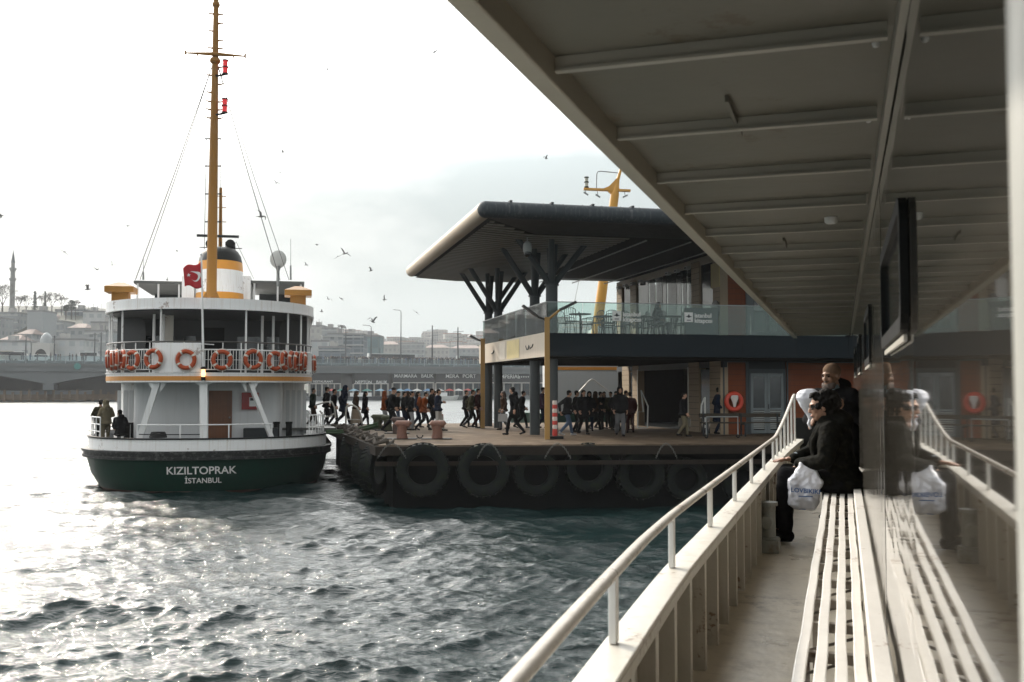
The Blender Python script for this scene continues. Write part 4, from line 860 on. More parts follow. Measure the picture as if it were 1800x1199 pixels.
    for px in (1230, 1104):
        x = bxof(px, 0.0) + .0; Mx = lambda dx, z: upright(x + dx, .02, z)
        text('shop_lettering', 'istanbul', .21, WL, term, Mx(-.18, 6.13), bold=.006, extrude=.001, align='LEFT'); text('shop_lettering', 'kitapçısı', .21, WL, term, Mx(-.18, 5.95), bold=.006, extrude=.001, align='LEFT')
        m = MB(); m.box(x - .56, x - .24, .016, .02, 5.90, 6.24); b_ = m.build('shop_emblem', WL, term)
        m = MB(); m.add([(x - .40 + r_ * math.cos(a), .012, 6.09 + r_ * math.sin(a) * .8) for a, r_ in ((0, .13), (.7, .05), (1.5, .12), (2.4, .05), (3.14, .13), (3.6, .05), (4.7, .06), (5.6, .05))], [tuple(range(8))]); m.box(x - .48, x - .32, .0125, .0155, 5.95, 5.98); m.build('emblem_mark', DARKGREY, b_)
    # darker film behind the lettering
    m = MB(); x0 = bxof(1203, .3); x1 = bxof(1262, .3); m.box(x0, x1, .25, .28, 5.47, 6.42); m.build('planter_screen', mat('slate screen', (.05, .06, .065), .5), term)
terminal()
def roof():
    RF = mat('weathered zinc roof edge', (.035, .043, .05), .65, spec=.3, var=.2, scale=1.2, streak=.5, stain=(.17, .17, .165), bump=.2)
    RW = mat('sunlit tone roof edge', (.40, .33, .25), .6, var=.1, streak=.4, stain=(.22, .17, .12))  # pale copy for the left edge: sunlight put into its colour
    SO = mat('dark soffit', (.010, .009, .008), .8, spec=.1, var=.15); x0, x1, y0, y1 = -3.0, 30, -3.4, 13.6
    def loop(i): return [(x0 + i, y0 + i), (x1, y0 + i), (x1, y1 - i), (x0 + i, y1 - i)]
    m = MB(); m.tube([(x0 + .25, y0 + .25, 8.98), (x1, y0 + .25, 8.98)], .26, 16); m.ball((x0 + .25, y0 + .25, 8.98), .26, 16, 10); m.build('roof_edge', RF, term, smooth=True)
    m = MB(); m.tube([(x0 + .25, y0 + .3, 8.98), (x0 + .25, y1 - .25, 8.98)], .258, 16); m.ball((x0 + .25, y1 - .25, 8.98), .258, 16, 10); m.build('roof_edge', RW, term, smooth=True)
    m = MB(); m.prism([(x0 + .25, y0 + .25), (x1, y0 + .25), (x1, y1 - .2), (x0 + .25, y1 - .2)], 8.80, 9.18); m.build('roof_deck', RF, term)
    m = MB(); m.tube([(x0 + .25, y1 - .25, 8.98), (x1, y1 - .25, 8.98)], .24, 10); m.build('roof_edge', RF, term, smooth=True)
    for k in range(24): m = MB(); xx = x0 + 1 + k * 1.3; m.box(xx - .04, xx + .04, y0 + .1, y0 + .4, 9.22, 9.27); m.build('roof_clip', RF, term)
    # seams on the round edge
    m = MB()
    for k in range(52): xx = x0 + .8 + k * .62; m.torus((xx, y0 + .25, 8.98), .262, .008, Matrix.Rotation(R(90), 3, 'Y'), 16, 4)
    m.build('edge_seam', RF, term)
    i = 2.3; zo, zi = 8.74, 8.62; m = MB()
    a = [(x, y, zo) for x, y in loop(.30)]; b = [(x, y, zi) for x, y in loop(i)]
    m.add(a + b, [(3, 0, 4, 7)]); m.add(b, [(0, 1, 2, 3)]); m.build('soffit', SO, term); m = MB(); m.add(a + b, [(0, 1, 5, 4), (2, 3, 7, 6)]); m.build('eave_soffit', mat('shaded eave soffit', (.010, .011, .012), .6, spec=.3, var=.2), term)  # shade on the sloped eave band put into this near-black colour
    # thin slats under the soffit, running parallel to the front
    SL = mat('soffit slat', (.17, .15, .12), .5, var=.1); m = MB(); y = y0 + i
    def zs(x, y): f_ = min(1, (x - x0 - .3) / (i - .3)); return zo + (zi - zo) * f_ - .02
    while y < y1 - .4:
        xa = x0 + .45; xb = x0 + i; xc = 2.6
        for (p, q) in (((xa, zs(xa, y)), (xb, zs(xb, y))), ((xb, zi - .02), (xc, zi - .02))): m.add([(p[0], y, p[1] - .03), (q[0], y, q[1] - .03), (q[0], y + .19, q[1] - .03), (p[0], y + .19, p[1] - .03), (p[0], y, p[1]), (q[0], y, q[1]), (q[0], y + .19, q[1]), (p[0], y + .19, p[1])], [(0, 1, 2, 3), (0, 4, 5, 1), (3, 2, 6, 7)])
        y += .42
    # triangle region near the front-left corner
    y = y0 + .6
    while y < y0 + i:
        xa = x0 + .45; xb = x0 + (y - y0) * 1.0; z1_ = zs(xb, y)
        if xb > xa + .1: m.add([(xa, y, zs(xa, y) - .03), (xb, y, z1_ - .03), (xb, y + .19, z1_ - .03), (xa, y + .19, zs(xa, y) - .03), (xa, y, zs(xa, y)), (xb, y, z1_)], [(0, 1, 2, 3), (0, 4, 5, 1)])
        y += .42
    m.build('soffit_slats', SL, term)
    for k in range(6):
        bx = 3.2 + k * 1.6; m = MB(); m.box(bx, bx + .05, -1.0, 12.8, 8.535, 8.569); m.build('ceiling_track', mat('light grey track', (.45, .44, .42), .5), term)
    # dome camera hanging under the roof
    q = hit(PIER, 927, 442, 1, -.6); e_ = empty('security_camera', PIER.w(q.x, q.y, q.z), PIER.a, 'pale grey dome camera hanging under the terminal roof', 'camera'); CG = mat('camera grey', (.35, .36, .35), .4)
    m = MB(); m.rod((0, 0, .25), (0, 0, 8.6 - q.z), .022); m.build('hanger', CG, e_); m = MB(); m.lathe([(.04, .34), (.13, .26), (.15, .10), (.14, -.02)], (0, 0, 0), 18); m.build('housing', CG, e_, smooth=True); m = MB(); m.ball((0, 0, -.05), (.12, .12, .14), 14, 10); m.build('dome', DARKGLASS, e_, smooth=True)
roof()
def pier_furniture():
    # lamp posts
    YP = mat('yellow lamp post', (.33, .19, .05), .5, var=.12, streak=.3, stain=(.2, .12, .04))
    LH = mat('black lamp head', (.03, .03, .03), .4)
    def post(px, py, top, arms, r, lab, Y=None):
        p = hit(WORLD, px, py, 2, 1.9); 
        if Y: p = hit(WORLD, px, py, 1, Y); p.z = 1.9
        e_ = empty('lamp_post', p, 0, lab, 'lamp post', 'lamp posts on the pier'); h = top - 1.9
        m = MB(); m.box(-r, r, -r, r, 0, h); m.build('post', YP, e_, bevel=.01)
        for (dx, dz, lx, lz) in arms:
            m = MB(); m.rod((0, 0, h - .1 + (dz if dz < 0 else 0) * 0), (dx, -.1, h + dz), .04); m.build('arm', YP if dx > 0 else LH, e_)
            m = MB(); m.bar((dx, -.1, h + dz), (dx + lx, -.2, h + dz + lz), .24, .07); m.build('lamp_head', LH, e_, bevel=.01)
    post(962, 768, 5.95, ((.42, .24, .55, .26), (-.32, .02, -.5, .36)), .085, 'thick mustard lamp post with two lamp arms in front of the terminal corner', 33.05)
    post(848.5, 753, 5.66, ((-.22, -.05, -.33, .17),), .09, 'thin mustard lamp post by the far end of the cream fascia')
    # traffic post
    p = hit(WORLD, 975.5, 766, 1, 33.4); p.z = 1.9; e_ = empty('traffic_post', p, 0, 'red and white banded plastic post on a black foot', 'traffic post')
    m = MB(); m.box(-.28, .28, -.2, .2, 0, .10); m.build('foot', BLACK, e_, bevel=.02)
    RD = mat('red plastic', (.45, .04, .03), .5, var=.1); WH = mat('white plastic', (.6, .55, .52), .5)
    for k in range(8): m = MB(); z = .10 + k * .135 + (.1 if k else 0); m.lathe([(.075, z), (.085, z + .06), (.075, z + (.135 if k else .235))], (0, 0, 0), 14); m.build('band', RD if k % 2 == 0 else WH, e_, smooth=True)
    # gangway and side hoops between ferry and pier
    GA = mat('gangway paint', (.10, .10, .09), .5, var=.3); a = KIZ.w(4.35, 6.2, 0)
    e_ = empty('gangway', (-8.1, 41.0, 1.9), 0, 'dark gangway plates with pale curved handrails between moored ferry and pier', 'gangway')
    m = MB(); m.box(-1.3, 1.1, -1.2, 3.2, .02, .10); m.build('plate', GA, e_)
    HR = mat('pale worn handrail', (.38, .36, .32), .4, var=.2)
    for pts in (((556, 712), (572, 707), (583, 706), (588, 716), (590, 735)), ((562, 722), (571, 733), (580, 732), (587, 727))):
        m = MB(); m.tube([hit(WORLD, x, y, 1, 40.2) - Vector((-8.1, 41.0, 1.9)) for x, y in pts], .032, 8); m.build('handrail', HR, e_, smooth=True)
    e_ = empty('pier_hoop', (-6.6, 39.8, 1.9), 0, 'curved pale handrail hoop at the gangway foot', 'handrail')
    m = MB(); m.tube([hit(WORLD, x, y, 1, 39.8) - Vector((-6.6, 39.8, 1.9)) for x, y in ((608, 745), (608, 726), (609, 716), (613, 712), (620, 712), (627, 716), (632, 724), (635, 734), (637, 746))], .036, 8); m.build('hoop', HR, e_, smooth=True)
    m = MB(); m.tube([hit(WORLD, x, y, 1, 39.8) - Vector((-6.6, 39.8, 1.9)) for x, y in ((608, 737), (636, 738))], .02, 6); m.build('cross_bar', HR, e_)
    # stair handrails beside the openings
    for i, (x0, pts, lab) in enumerate(((0, ((1121, 752), (1121, 724), (1131, 724), (1127, 686), (1139, 714), (1138, 752), (1121, 752)), 'white folding step rail at the edge of the dark opening'), (0, ((1232, 735), (1233, 712), (1239, 698), (1240, 752)), 'grey step rail beside the seated man'))):
        Y = 36.5 + (0 if i else 1.2); q = hit(WORLD, pts[0][0], 750, 1, Y); o = Vector((q.x, Y, 1.9)); e_ = empty('step_rail', o, 0, lab, 'handrail'); m = MB(); m.tube([hit(WORLD, x, y, 1, Y) - o for x, y in pts], .03, 6); m.build('rail', mat('white rail paint', (.55, .55, .52), .4), e_)
    # bench on wheels in front of the doors
    a = hit(WORLD, 1237, 768, 2, 1.9); L_ = 3.0; e_ = empty('long_bench', (a.x, a.y, 1.9), R(8), 'long dark wooden bench outside the terminal doors', 'bench'); WD = mat('dark bench wood', (.045, .036, .026), .7, spec=.2, var=.3, streak=.2)
    m = MB()
    for k in range(3): m.box(0, L_, .14 * k, .14 * k + .12, .46, .50)
    m.build('seat', WD, e_)
    m = MB(); m.box(0, L_, .46, .49, .66, .80); m.build('backrest', WD, e_)
    for x in (.12, 1.5, 2.85): m = MB(); m.box(x, x + .05, 0, .05, 0, .459); m.box(x, x + .05, .40, .45, 0, .80); m.box(x, x + .05, .051, .399, .40, .459); m.build('leg', DARKGREY, e_)
    # rail guard in front of it
    e_ = empty('low_barrier', (a.x - .1, a.y - 1.0, 1.9), R(6), 'low grey barrier with small wheels lying before the bench', 'barrier'); m = MB(); m.tube([(0, 0, .12), (0, 0, .72), (1.1, 0, .72), (1.1, 0, .12)], .025, 6); m.build('frame', STEEL, e_)
    for x in (0, 1.1): m = MB(); m.torus((x, 0, .07), .05, .02, Matrix.Rotation(R(90), 3, 'X'), 12, 6); m.build('wheel', BLACK, e_)
    # red ring buoy with its white lamp
    q = hit(PIER, 1290, 706, 1, 1.12); e_ = empty('ring_buoy', PIER.w(q.x, q.y, q.z), PIER.a, 'red ring buoy with a white rescue light hung on the red wood wall', 'life ring')
    ax = Matrix.Rotation(R(90), 3, 'X'); m = MB(); m.torus((0, 0, 0), .29, .085, ax, 32, 12); m.build('ring', mat('red ring buoy', (.50, .045, .02), .5), e_, smooth=True)
    m = MB(); m.lathe([(.0, .22), (.14, .2), (.15, .1), (.08, -.05), (.04, -.22), (0, -.23)], (0, -.06, .02), 14, sy=.5); m.build('rescue_light', WH, e_, smooth=True)
    # floodlights on the corner
    q = hit(PIER, 1268, 626, 1, 1.1); e_ = empty('floodlight', PIER.w(q.x, q.y, q.z), PIER.a, 'pair of small white floodlights on the wall corner above the ring buoy', 'floodlight'); m = MB()
    m.lathe([(.05, -.08), (.09, .0), (.09, .03)], (.12, -.1, 0), 12, ax=Matrix.Rotation(R(100), 3, 'X')); m.lathe([(.05, -.08), (.09, .0), (.09, .03)], (-.16, -.1, 0), 12, ax=Matrix.Rotation(R(80), 3, 'X')); m.build('lamp', WH, e_, smooth=True); m = MB(); m.rod((-.16, -.05, 0), (.12, -.05, .04), .02); m.rod((0, -.05, 0), (0, .15, 0), .02); m.build('bracket', BLACK, e_)
    # terrace tables and chairs
    MT = mat('terrace metal', (.015, .02, .02), .5, spec=.3)
    t0 = empty('terrace_table', (0, 0, 0), 0, 'x', 'table', 'terrace tables'); m = MB(); m.lathe([(.38, .72), (.40, .735), (.40, .75), (0, .752)], (0, 0, 0), 24); m.build('table_top', MT, t0); m = MB(); m.rod((0, 0, 0.02), (0, 0, .72), .03); m.lathe([(.22, 0), (.22, .015), (.04, .04)], (0, 0, 0), 16); m.build('pedestal', MT, t0)
    c0 = empty('terrace_chair', (0, 0, 0), 0, 'x', 'chair', 'terrace chairs')
    m = MB(); m.box(-.21, .21, -.2, .2, .43, .45); m.build('seat', MT, c0)
    m = MB(); m.tube([(-.2, .2, .44), (-.21, .28, .84), (-.1, .30, .90), (.1, .30, .90), (.21, .28, .84), (.2, .2, .44)], .014, 6)
    for k in range(4): m.rod((-.12 + .08 * k, .21, .45), (-.12 + .08 * k, .30, .89), .009, n=5)
    m.build('backrest', MT, c0)
    for sx, sy in ((-1, -1), (1, -1), (-1, 1), (1, 1)): m = MB(); m.rod((.19 * sx, .18 * sy, .44), (.23 * sx, .24 * sy, 0), .012, n=6); m.build('leg', MT, c0)
    m = MB()
    for s in (-1, 1): m.tube([(.2 * s, .2, .64), (.23 * s, 0, .66), (.22 * s, -.2, .64), (.21 * s, -.2, .45)], .012, 6)
    m.build('armrest', MT, c0)
    place = ['by the glass corner', 'before the yellow mast', 'left of the seated customer', 'behind the first glass lettering', 'beside the curtained windows', 'left of the slate screen']
    tabs = [(1020, 1.3), (1062, 2.2), (1128, 2.0), (1092, 3.6), (1180, 1.6), (1150, 4.2)]
    ang = [0.3, 2.2, 4.0]
    for i, (px, by) in enumerate(tabs):
        bx = bxof(px, by); o = t0 if i == 0 else dup(t0); o.location = PIER.w(bx, by, 5.47); o['label'] = 'dark metal terrace table ' + place[i]
        for j, a in enumerate(ang[:3 if i < 5 else 2]):
            c = c0 if (i == 0 and j == 0) else dup(c0); aa = a + i * .7; c.location = PIER.w(bx + .62 * math.cos(aa), by + .62 * math.sin(aa), 5.47); c.rotation_euler = (0, 0, aa - math.pi / 2 + PIER.a); c['label'] = 'dark metal terrace chair %s, %s its table' % (place[i], ('behind', 'left of', 'in front of')[j])
pier_furniture()
# ferry moored beyond the pier with its yellow mast
def behind_ferry():
    e_ = empty('distant_ferry', (1.8, 54, 0), R(2), 'pale grey ferry with an orange stripe and raked yellow mast moored behind the terminal', 'ferry')
    GY = mat('far ferry grey', (.42, .43, .43), .5, var=.06, scale=.6, streak=.2, stain=(.33, .31, .28))
    m = MB(); m.add([(0, 0, -.3), (42, 0, -.3), (42, 7, -.3), (2.5, 7, -.3), (-1.2, 3.5, -.3), (-.3, -.05, 2.2), (42, -.05, 2.2), (42, 7.05, 2.2), (2.3, 7.05, 2.2), (-1.9, 3.5, 2.2)], [(0, 1, 6, 5), (1, 2, 7, 6), (2, 3, 8, 7), (3, 4, 9, 8), (4, 0, 5, 9), (5, 6, 7, 8, 9)]); m.build('hull', GREEN, e_)
    m = MB(); m.box(.3, 42, .3, 6.7, 2.2, 4.95); m.build('cabin', GY, e_); m = MB(); m.box(.25, 42, .27, .297, 4.55, 4.72); m.build('orange_stripe', mat('orange band'), e_)
    for k in range(5): m = MB(); m.box(7 + 3 * k, 8.6 + 3 * k, .27, .297, 3.1, 4.1); m.build('window', DARKGLASS, e_)
    m = MB(); m.box(3, 40, 1, 6, 4.95, 7.0); m.build('upper_cabin', GY, e_)
    o = Vector((1.8, 54, 0)); Mi = (Matrix.Translation(o) @ Matrix.Rotation(R(2), 4, 'Z')).inverted()
    def q(px, py): return Mi @ hit(WORLD, px, py, 1, 55.5)
    m = MB(); b, t = q(1048, 590), q(1081, 340); t2 = q(1095, 285); m.tube([b, t], [.30, .24], 12); m.tube([t, q(1086, 316), t2, t2 + (t2 - t) * .6], [.22, .10, .06, .04], 10); m.build('mast', mat('bright yellow mast', (.55, .27, .03), .45, var=.1), e_, smooth=True)
    m = MB(); a = [q(1058, 333), q(1070, 328), q(1078, 320), q(1083, 314), q(1086, 328), q(1089, 333), q(1084, 338), q(1080, 350), q(1076, 343), q(1068, 336)]
    m.add([p + Vector((0, -.12, 0)) for p in a] + [p + Vector((0, .12, 0)) for p in a], [tuple(range(10)), tuple(range(19, 9, -1))] + [(i, (i + 1) % 10, 10 + (i + 1) % 10, 10 + i) for i in range(10)]); m.build('mast_gusset', mat('bright yellow mast'), e_)
    m = MB(); m.bar(q(1026, 332.5), q(1108, 335.5), .3, .11); m.build('crosstree', mat('bright yellow mast'), e_)
    m = MB(); m.tube([q(1048.5, 331), q(1049, 306), q(1051, 302), q(1056, 301), q(1086, 304)], .03, 6); m.build('aerial_frame', STEEL, e_)
    m = MB(); p = q(1031, 330)
    for z in (0, .28, .55): m.lathe([(.13, z), (.13, z + .06)], tuple(p), 10)
    l = m.build('navigation_light', BLACK, e_); m = MB(); m.lathe([(.10, .06), (.10, .28)], tuple(p), 10); m.lathe([(.10, .34), (.10, .55)], tuple(p), 10); m.build('lens', mat('pale lens', (.45, .45, .38), .3), l)
    for x, y, dx in ((1051, 344, 5), (1099, 345, -5), (1030, 340, 3)):
        m = MB(); m.bar(q(x - 4, y - 2 if dx > 0 else y + 2), q(x + 4, y + 3 if dx > 0 else y - 2), .1, .08); m.rod(q(x, y), q(x - 1, y - 8), .02); m.build('mast_floodlight', STEEL, e_)
    m = MB(); m.tube([q(1004, 560), q(1018, 492), q(1030, 440)], .014, 4); m.build('stay', STEEL, e_)
    e2 = empty('boarding_frame', (4.2, 47.5, 1.9), 0, 'thin white pointed handrail frame behind the waiting crowd', 'handrail')
    m = MB(); m.tube([hit(WORLD, x, y, 1, 47.5) - Vector((4.2, 47.5, 1.9)) for x, y in ((1014, 745), (1013, 700), (1017, 690), (1036, 669), (1040, 667), (1044, 668), (1073, 690), (1080, 745))], .03, 8); m.build('frame', mat('white rail paint'), e2, smooth=True)
behind_ferry()
# ------------------------------------------------------------------ bridge, city, hills
BR = Frame((-123, 240, 0), 22.5)
def facade(name, col, win=(.10, .12, .14), w=2.4, h=3.1, mort=.9):
    if name in MATS: return MATS[name]
    m = bpy.data.materials.new(name); m.use_nodes = True; t = m.node_tree; b = t.nodes['Principled BSDF']; N = t.nodes.new; Lk = t.links.new
    tcn = N('ShaderNodeTexCoord'); sp = N('ShaderNodeSeparateXYZ'); Lk(tcn.outputs['Object'], sp.inputs[0]); ad = N('ShaderNodeMath'); ad.operation = 'ADD'; Lk(sp.outputs[0], ad.inputs[0]); Lk(sp.outputs[1], ad.inputs[1])
    cb = N('ShaderNodeCombineXYZ'); Lk(ad.outputs[0], cb.inputs[0]); Lk(sp.outputs[2], cb.inputs[1])
    br = N('ShaderNodeTexBrick'); br.offset = 0; br.inputs['Scale'].default_value = 1; br.inputs['Brick Width'].default_value = w; br.inputs['Row Height'].default_value = h; br.inputs['Mortar Size'].default_value = mort / 2; br.inputs['Mortar Smooth'].default_value = 0
    br.inputs['Color1'].default_value = (*win, 1); br.inputs['Color2'].default_value = tuple(c * 1.8 for c in win) + (1,); br.inputs['Mortar'].default_value = (*col, 1); Lk(cb.outputs[0], br.inputs[0])
    nz = N('ShaderNodeTexNoise'); nz.inputs['Scale'].default_value = .15; nz.inputs['Detail'].default_value = 5; Lk(tcn.outputs['Object'], nz.inputs[0])
    mx_ = N('ShaderNodeMix'); mx_.data_type = 'RGBA'; mx_.blend_type = 'MULTIPLY'; mx_.inputs['Factor'].default_value = .5; Lk(br.outputs[0], mx_.inputs['A']); Lk(nz.outputs[0], mx_.inputs['B']); Lk(mx_.outputs['Result'], b.inputs['Base Color'])
    b.inputs['Roughness'].default_value = .8; MATS[name] = m; return m
def bridge():
    br = frame_empty('harbour_bridge', BR, 'long low bridge with glass railing crowded with people and restaurants under its deck', 'bridge')
    bx = lambda px: hit(BR, px, 640, 1, 0).x
    CON = mat('bridge concrete', (.15, .16, .165), .7, var=.2, scale=.1, streak=.2); x0, x1 = -140, 260
    m = MB(); m.box(x0, x1, 0, 26, 7.3, 9.07); m.build('deck', CON, br)
    m = MB(); m.box(x0, x1, -.15, -.005, 8.6, 9.3); m.build('deck_edge', mat('bridge edge', (.16, .165, .165), .6), br)
    # arched girders and piers on the open part
    ps = bx(86); pts = []
    for k in range(25): f_ = k / 24; pts.append((ps + f_ * 26, 7.29 - 3.2 * (1 - f_) ** 2))
    for xa, s in ((ps, 1), (ps, -1), (ps - 78, 1)):
        m = MB(); poly = [(xa + s * (p[0] - ps), p[1]) for p in pts]; n = len(poly)
        vs = [(x, y, z) for y in (.3, 25.7) for x, z in poly + [(poly[0][0], 7.295)]]; k = n + 1
        m.add(vs, [tuple(range(k)), tuple(range(2 * k - 1, k - 1, -1))] + [(i, (i + 1) % k, k + (i + 1) % k, k + i) for i in range(k)]); m.build('arched_girder', CON, br)
    m = MB(); m.box(ps - 1.2, ps + 1.2, -.6, 26.5, 2.8, 4.2); m.box(ps - 14, ps + 10, 3, 24, -1, 2.6); m.build('bridge_pier', CON, br)
    BB = mat('brown fender timber', (.16, .11, .07), .8, var=.4, scale=.4, streak=.5); m = MB()
    for k in range(44): xx = ps - 46 + k * 1.8; m.box(xx, xx + .55, 1.5, 2.2, -1, 2.3 + .3 * (k % 3))
    m.box(ps - 48, ps + 36, 2.4, 2.8, .3, 1.7); m.build('timber_fender', BB, br)
    m = MB(); m.box(x0, bx(546), 25, 25.5, -1, 7.2); m.build('under_bridge_backdrop', mat('under bridge brown', (.10, .085, .07), .8, var=.3, scale=.2), br)  # added backdrop: hazy dark under the arches put into its brown
    # restaurants below the deck
    xs = bx(546); xe = 250; m = MB(); m.box(xs, xe, 2.2, 2.6, .6, 7.29); m.build('restaurant_wall', mat('restaurant wall', (.10, .095, .09), .6, var=.4, scale=.3), br)
    for k, (a, b_, zb) in enumerate(((546, 600, 4.4), (623, 684, 4.4), (692, 764, 4.7), (768, 850, 4.7), (856, 935, 4.7), (945, 1080, 4.7))):
        xa, xb = bx(a), bx(b_); m = MB(); m.box(xa, xb, .6, 2.19, zb, 7.28); m.build('sign_band', mat('sign band', (.045, .045, .046), .6, var=.2, scale=.4), br)
        m = MB(); m.box(xa, xb, .45, .59, zb - .1, zb + .12); m.build('awning_edge', mat('pale awning edge', (.55, .53, .50), .6), br)
        n_ = 5
        for j in range(n_ + 1): xx = xa + (xb - xa) * j / n_; m = MB(); m.box(xx - .2, xx + .2, .9, 1.4, .9, zb - .11); m.build('column', mat('pale column', (.40, .38, .35), .6), br)
        m = MB(); m.box(xa, xb, 1.5, 1.6, 1.3, zb - .12); m.build('window_front', facade('restaurant glazing', (.11, .11, .105), (.035, .05, .06), 1.6, 2.6, .2), br)
    WL = mat('white lettering')
    def sg(s, px, py, size, sx=1.): p = hit(BR, px, py, 1, .55); text('sign_lettering', s, size, WL, br, upright(p.x, p.y, p.z), bold=.008, extrude=.02, sx=sx)
    sg('MARMARA', 713, 661, 1.4, 1.0); sg('BALIK', 751, 661, 1.4, 1.0); sg('MİRA', 795, 661.5, 1.5, 1.1); sg('PORT', 825, 661.5, 1.5, 1.1); sg('NEPTÜN', 639, 672, 1.15, 1.05); sg('BALIK', 671, 672, 1.15, 1.05); sg('SARAY RESTAURANT' if 0 else 'RESTAURANT', 568, 671, .8, 1.1); sg('LALE IMPERIAL' if 0 else 'L A', 868, 662, 1.5); sg('IMPERIAL', 896, 662, 1.7, .95)
    m = MB()
    for k in range(6): p = hit(BR, 913 + k * 3.9, 662.5, 1, .5); m.ball(tuple(p), (.22, .1, .22), 6, 4)
    m.build('sign_lettering', WL, br)
    # lower terrace
    m = MB(); m.box(xs - 2, xe, -5, 2.1, -1, .95); m.build('lower_quay', CON, br)
    # railing
    GL = glass('bridge glass', (.80, .88, .90), .07)
    k = 0; x = x0
    while x < 190: m = MB(); m.box(x + .1, x + 4.3, -.05, 0, 9.31, 11.1); m.build('rail_panel', GL, br); x += 4.4; k += 1
    m = MB()
    for i in range(76): m.box(x0 + 4.4 * i - .1, x0 + 4.4 * i + .08, -.12, .1, 9.31, 11.25)
    m.box(x0, 190, -.04, .0, 11.11, 11.2); m.build('railing_post', mat('railing steel', (.22, .25, .26), .5), br)
    p = hit(BR, 136, 644, 1, -.3); m = MB(); m.tube([(p.x, -.3, p.z), (p.x, -.42, p.z)], .8, 16); m.build('round_sign', mat('teal sign', (.10, .28, .26), .5), br)
    m = MB(); m.box(x0, 260, .3, 24, 9.071, 9.9); m.build('walkway', CON, br)
    # crowd
    rr = random.Random(11); m = MB(); cm = [mat('crowd dark', (.02, .022, .028), .9), mat('crowd brown', (.06, .045, .035), .9), mat('crowd pale', (.35, .33, .30), .9), mat('crowd blue', (.05, .08, .14), .9), mat('crowd skin', (.22, .16, .13), .9)]
    for i in range(620):
        x = rr.uniform(bx(545), bx(900)) if i > 110 else rr.uniform(x0, bx(190)); y = rr.uniform(.5, 4.5); s = rr.uniform(.9, 1.08); m.cur = rr.choice((0, 0, 0, 1, 2, 3))
        zo = 10.15; m.tube([(x, y, zo), (x, y, zo + .85), (x, y, zo + 1.2), (x, y, zo + 1.48)], [.13 * s, .20 * s, .25 * s, .12], 6); m.cur = rr.choice((0, 0, 1, 4)); m.ball((x, y, zo + 1.6 * s + .03), .13, 6, 4)
    o = m.build('bridge_crowd', cm); o.location = BR.loc; o.rotation_euler = (0, 0, BR.a); tag(o, 'dense crowd of small dark figures standing behind the bridge railing', 'people', kind='stuff')
    # masts and lamps on the bridge
    PO = mat('pole grey', (.06, .065, .07), .5)
    spec = [(705, 548, 'tallest thin lamp mast on the bridge', 1), (760, 572, 'tram wire pole with crossarms, left of two on the bridge', 2), (805, 575, 'tram wire pole with crossarms, right of two on the bridge', 2), (608, 575, 'curved street lamp on the bridge above the restaurants', 1), (652.5, 575, 'street lamp with short arm left of the tall mast', 1), (46, 590, 'thin pole on the bridge left of the domed gatehouse', 0), (96, 590, 'thin pole on the bridge right of the domed gatehouse', 0), (167, 585, 'thin pole on the bridge near the ferry, left of a pair', 0), (178, 584, 'thin pole on the bridge near the ferry, right of a pair', 0)]
    for px, py, lab, kd in spec:
        p = hit(BR, px, py, 1, 8); e_ = empty('lamp_post' if kd == 1 else 'wire_pole', BR.w(p.x, 8, 9.9), BR.a, lab, 'street lamp' if kd == 1 else 'pole', 'poles and lamps on the bridge'); h = p.z - 9.9
        m = MB(); m.tube([(0, 0, 0), (0, 0, h)], [.28 if kd == 2 else .22, .16 if kd == 2 else .1], 8); m.build('pole', PO, e_)
        m = MB()
        if kd == 1: m.tube([(0, 0, h), (-.4, 0, h + .4), (-1.8, 0, h + .5)], .08, 5); m.box(-2.4, -1.4, -.15, .15, h + .42, h + .55)
        if kd == 2:
            for dz in (1.5, 3.2): m.rod((-1.6, 0, h - dz), (1.8, 0, h - dz + .3), .07)
        if kd == 0: m.rod((-.5, 0, h - .3), (.5, 0, h - .3), .06)
        m.build('arm', PO, e_)
    # vehicles
    def van(px, L_, H_, col, lab, nm, cat):
        p = hit(BR, px, 620, 1, 9); e_ = empty(nm, BR.w(p.x, 9, 9.9), BR.a, lab, cat, 'vehicles on the bridge')
        m = MB(); l = L_ / 2; pr = [(-l, .35), (l, .35), (l, .35 + .35 * H_), (l - .12 * L_, .35 + .5 * H_), (l - .25 * L_, .35 + H_), (-l + .04 * L_, .35 + H_), (-l, .35 + .5 * H_)]
        if nm == 'tram': pr = [(-l, .35), (l, .35), (l - .3, .35 + H_), (-l + .3, .35 + H_)]
        n = len(pr); m.add([(x, -1.0, z) for x, z in pr] + [(x, 1.0, z) for x, z in pr], [tuple(range(n)), tuple(range(2 * n - 1, n - 1, -1))] + [(i, (i + 1) % n, n + (i + 1) % n, n + i) for i in range(n)]); m.build('body', mat('vehicle ' + nm + str(col[0]), col, .35), e_)
        m = MB(); m.box(-l * .85, l * (.45 if nm != 'tram' else .85), -1.02, -1.003, .35 + .55 * H_, .35 + .9 * H_); m.build('window', DARKGLASS, e_)
        for s in (-.62, .62): m = MB(); m.torus((l * s, -.95, .35), .25, .11, Matrix.Rotation(R(90), 3, 'X'), 12, 6); m.build('wheel', BLACK, e_)
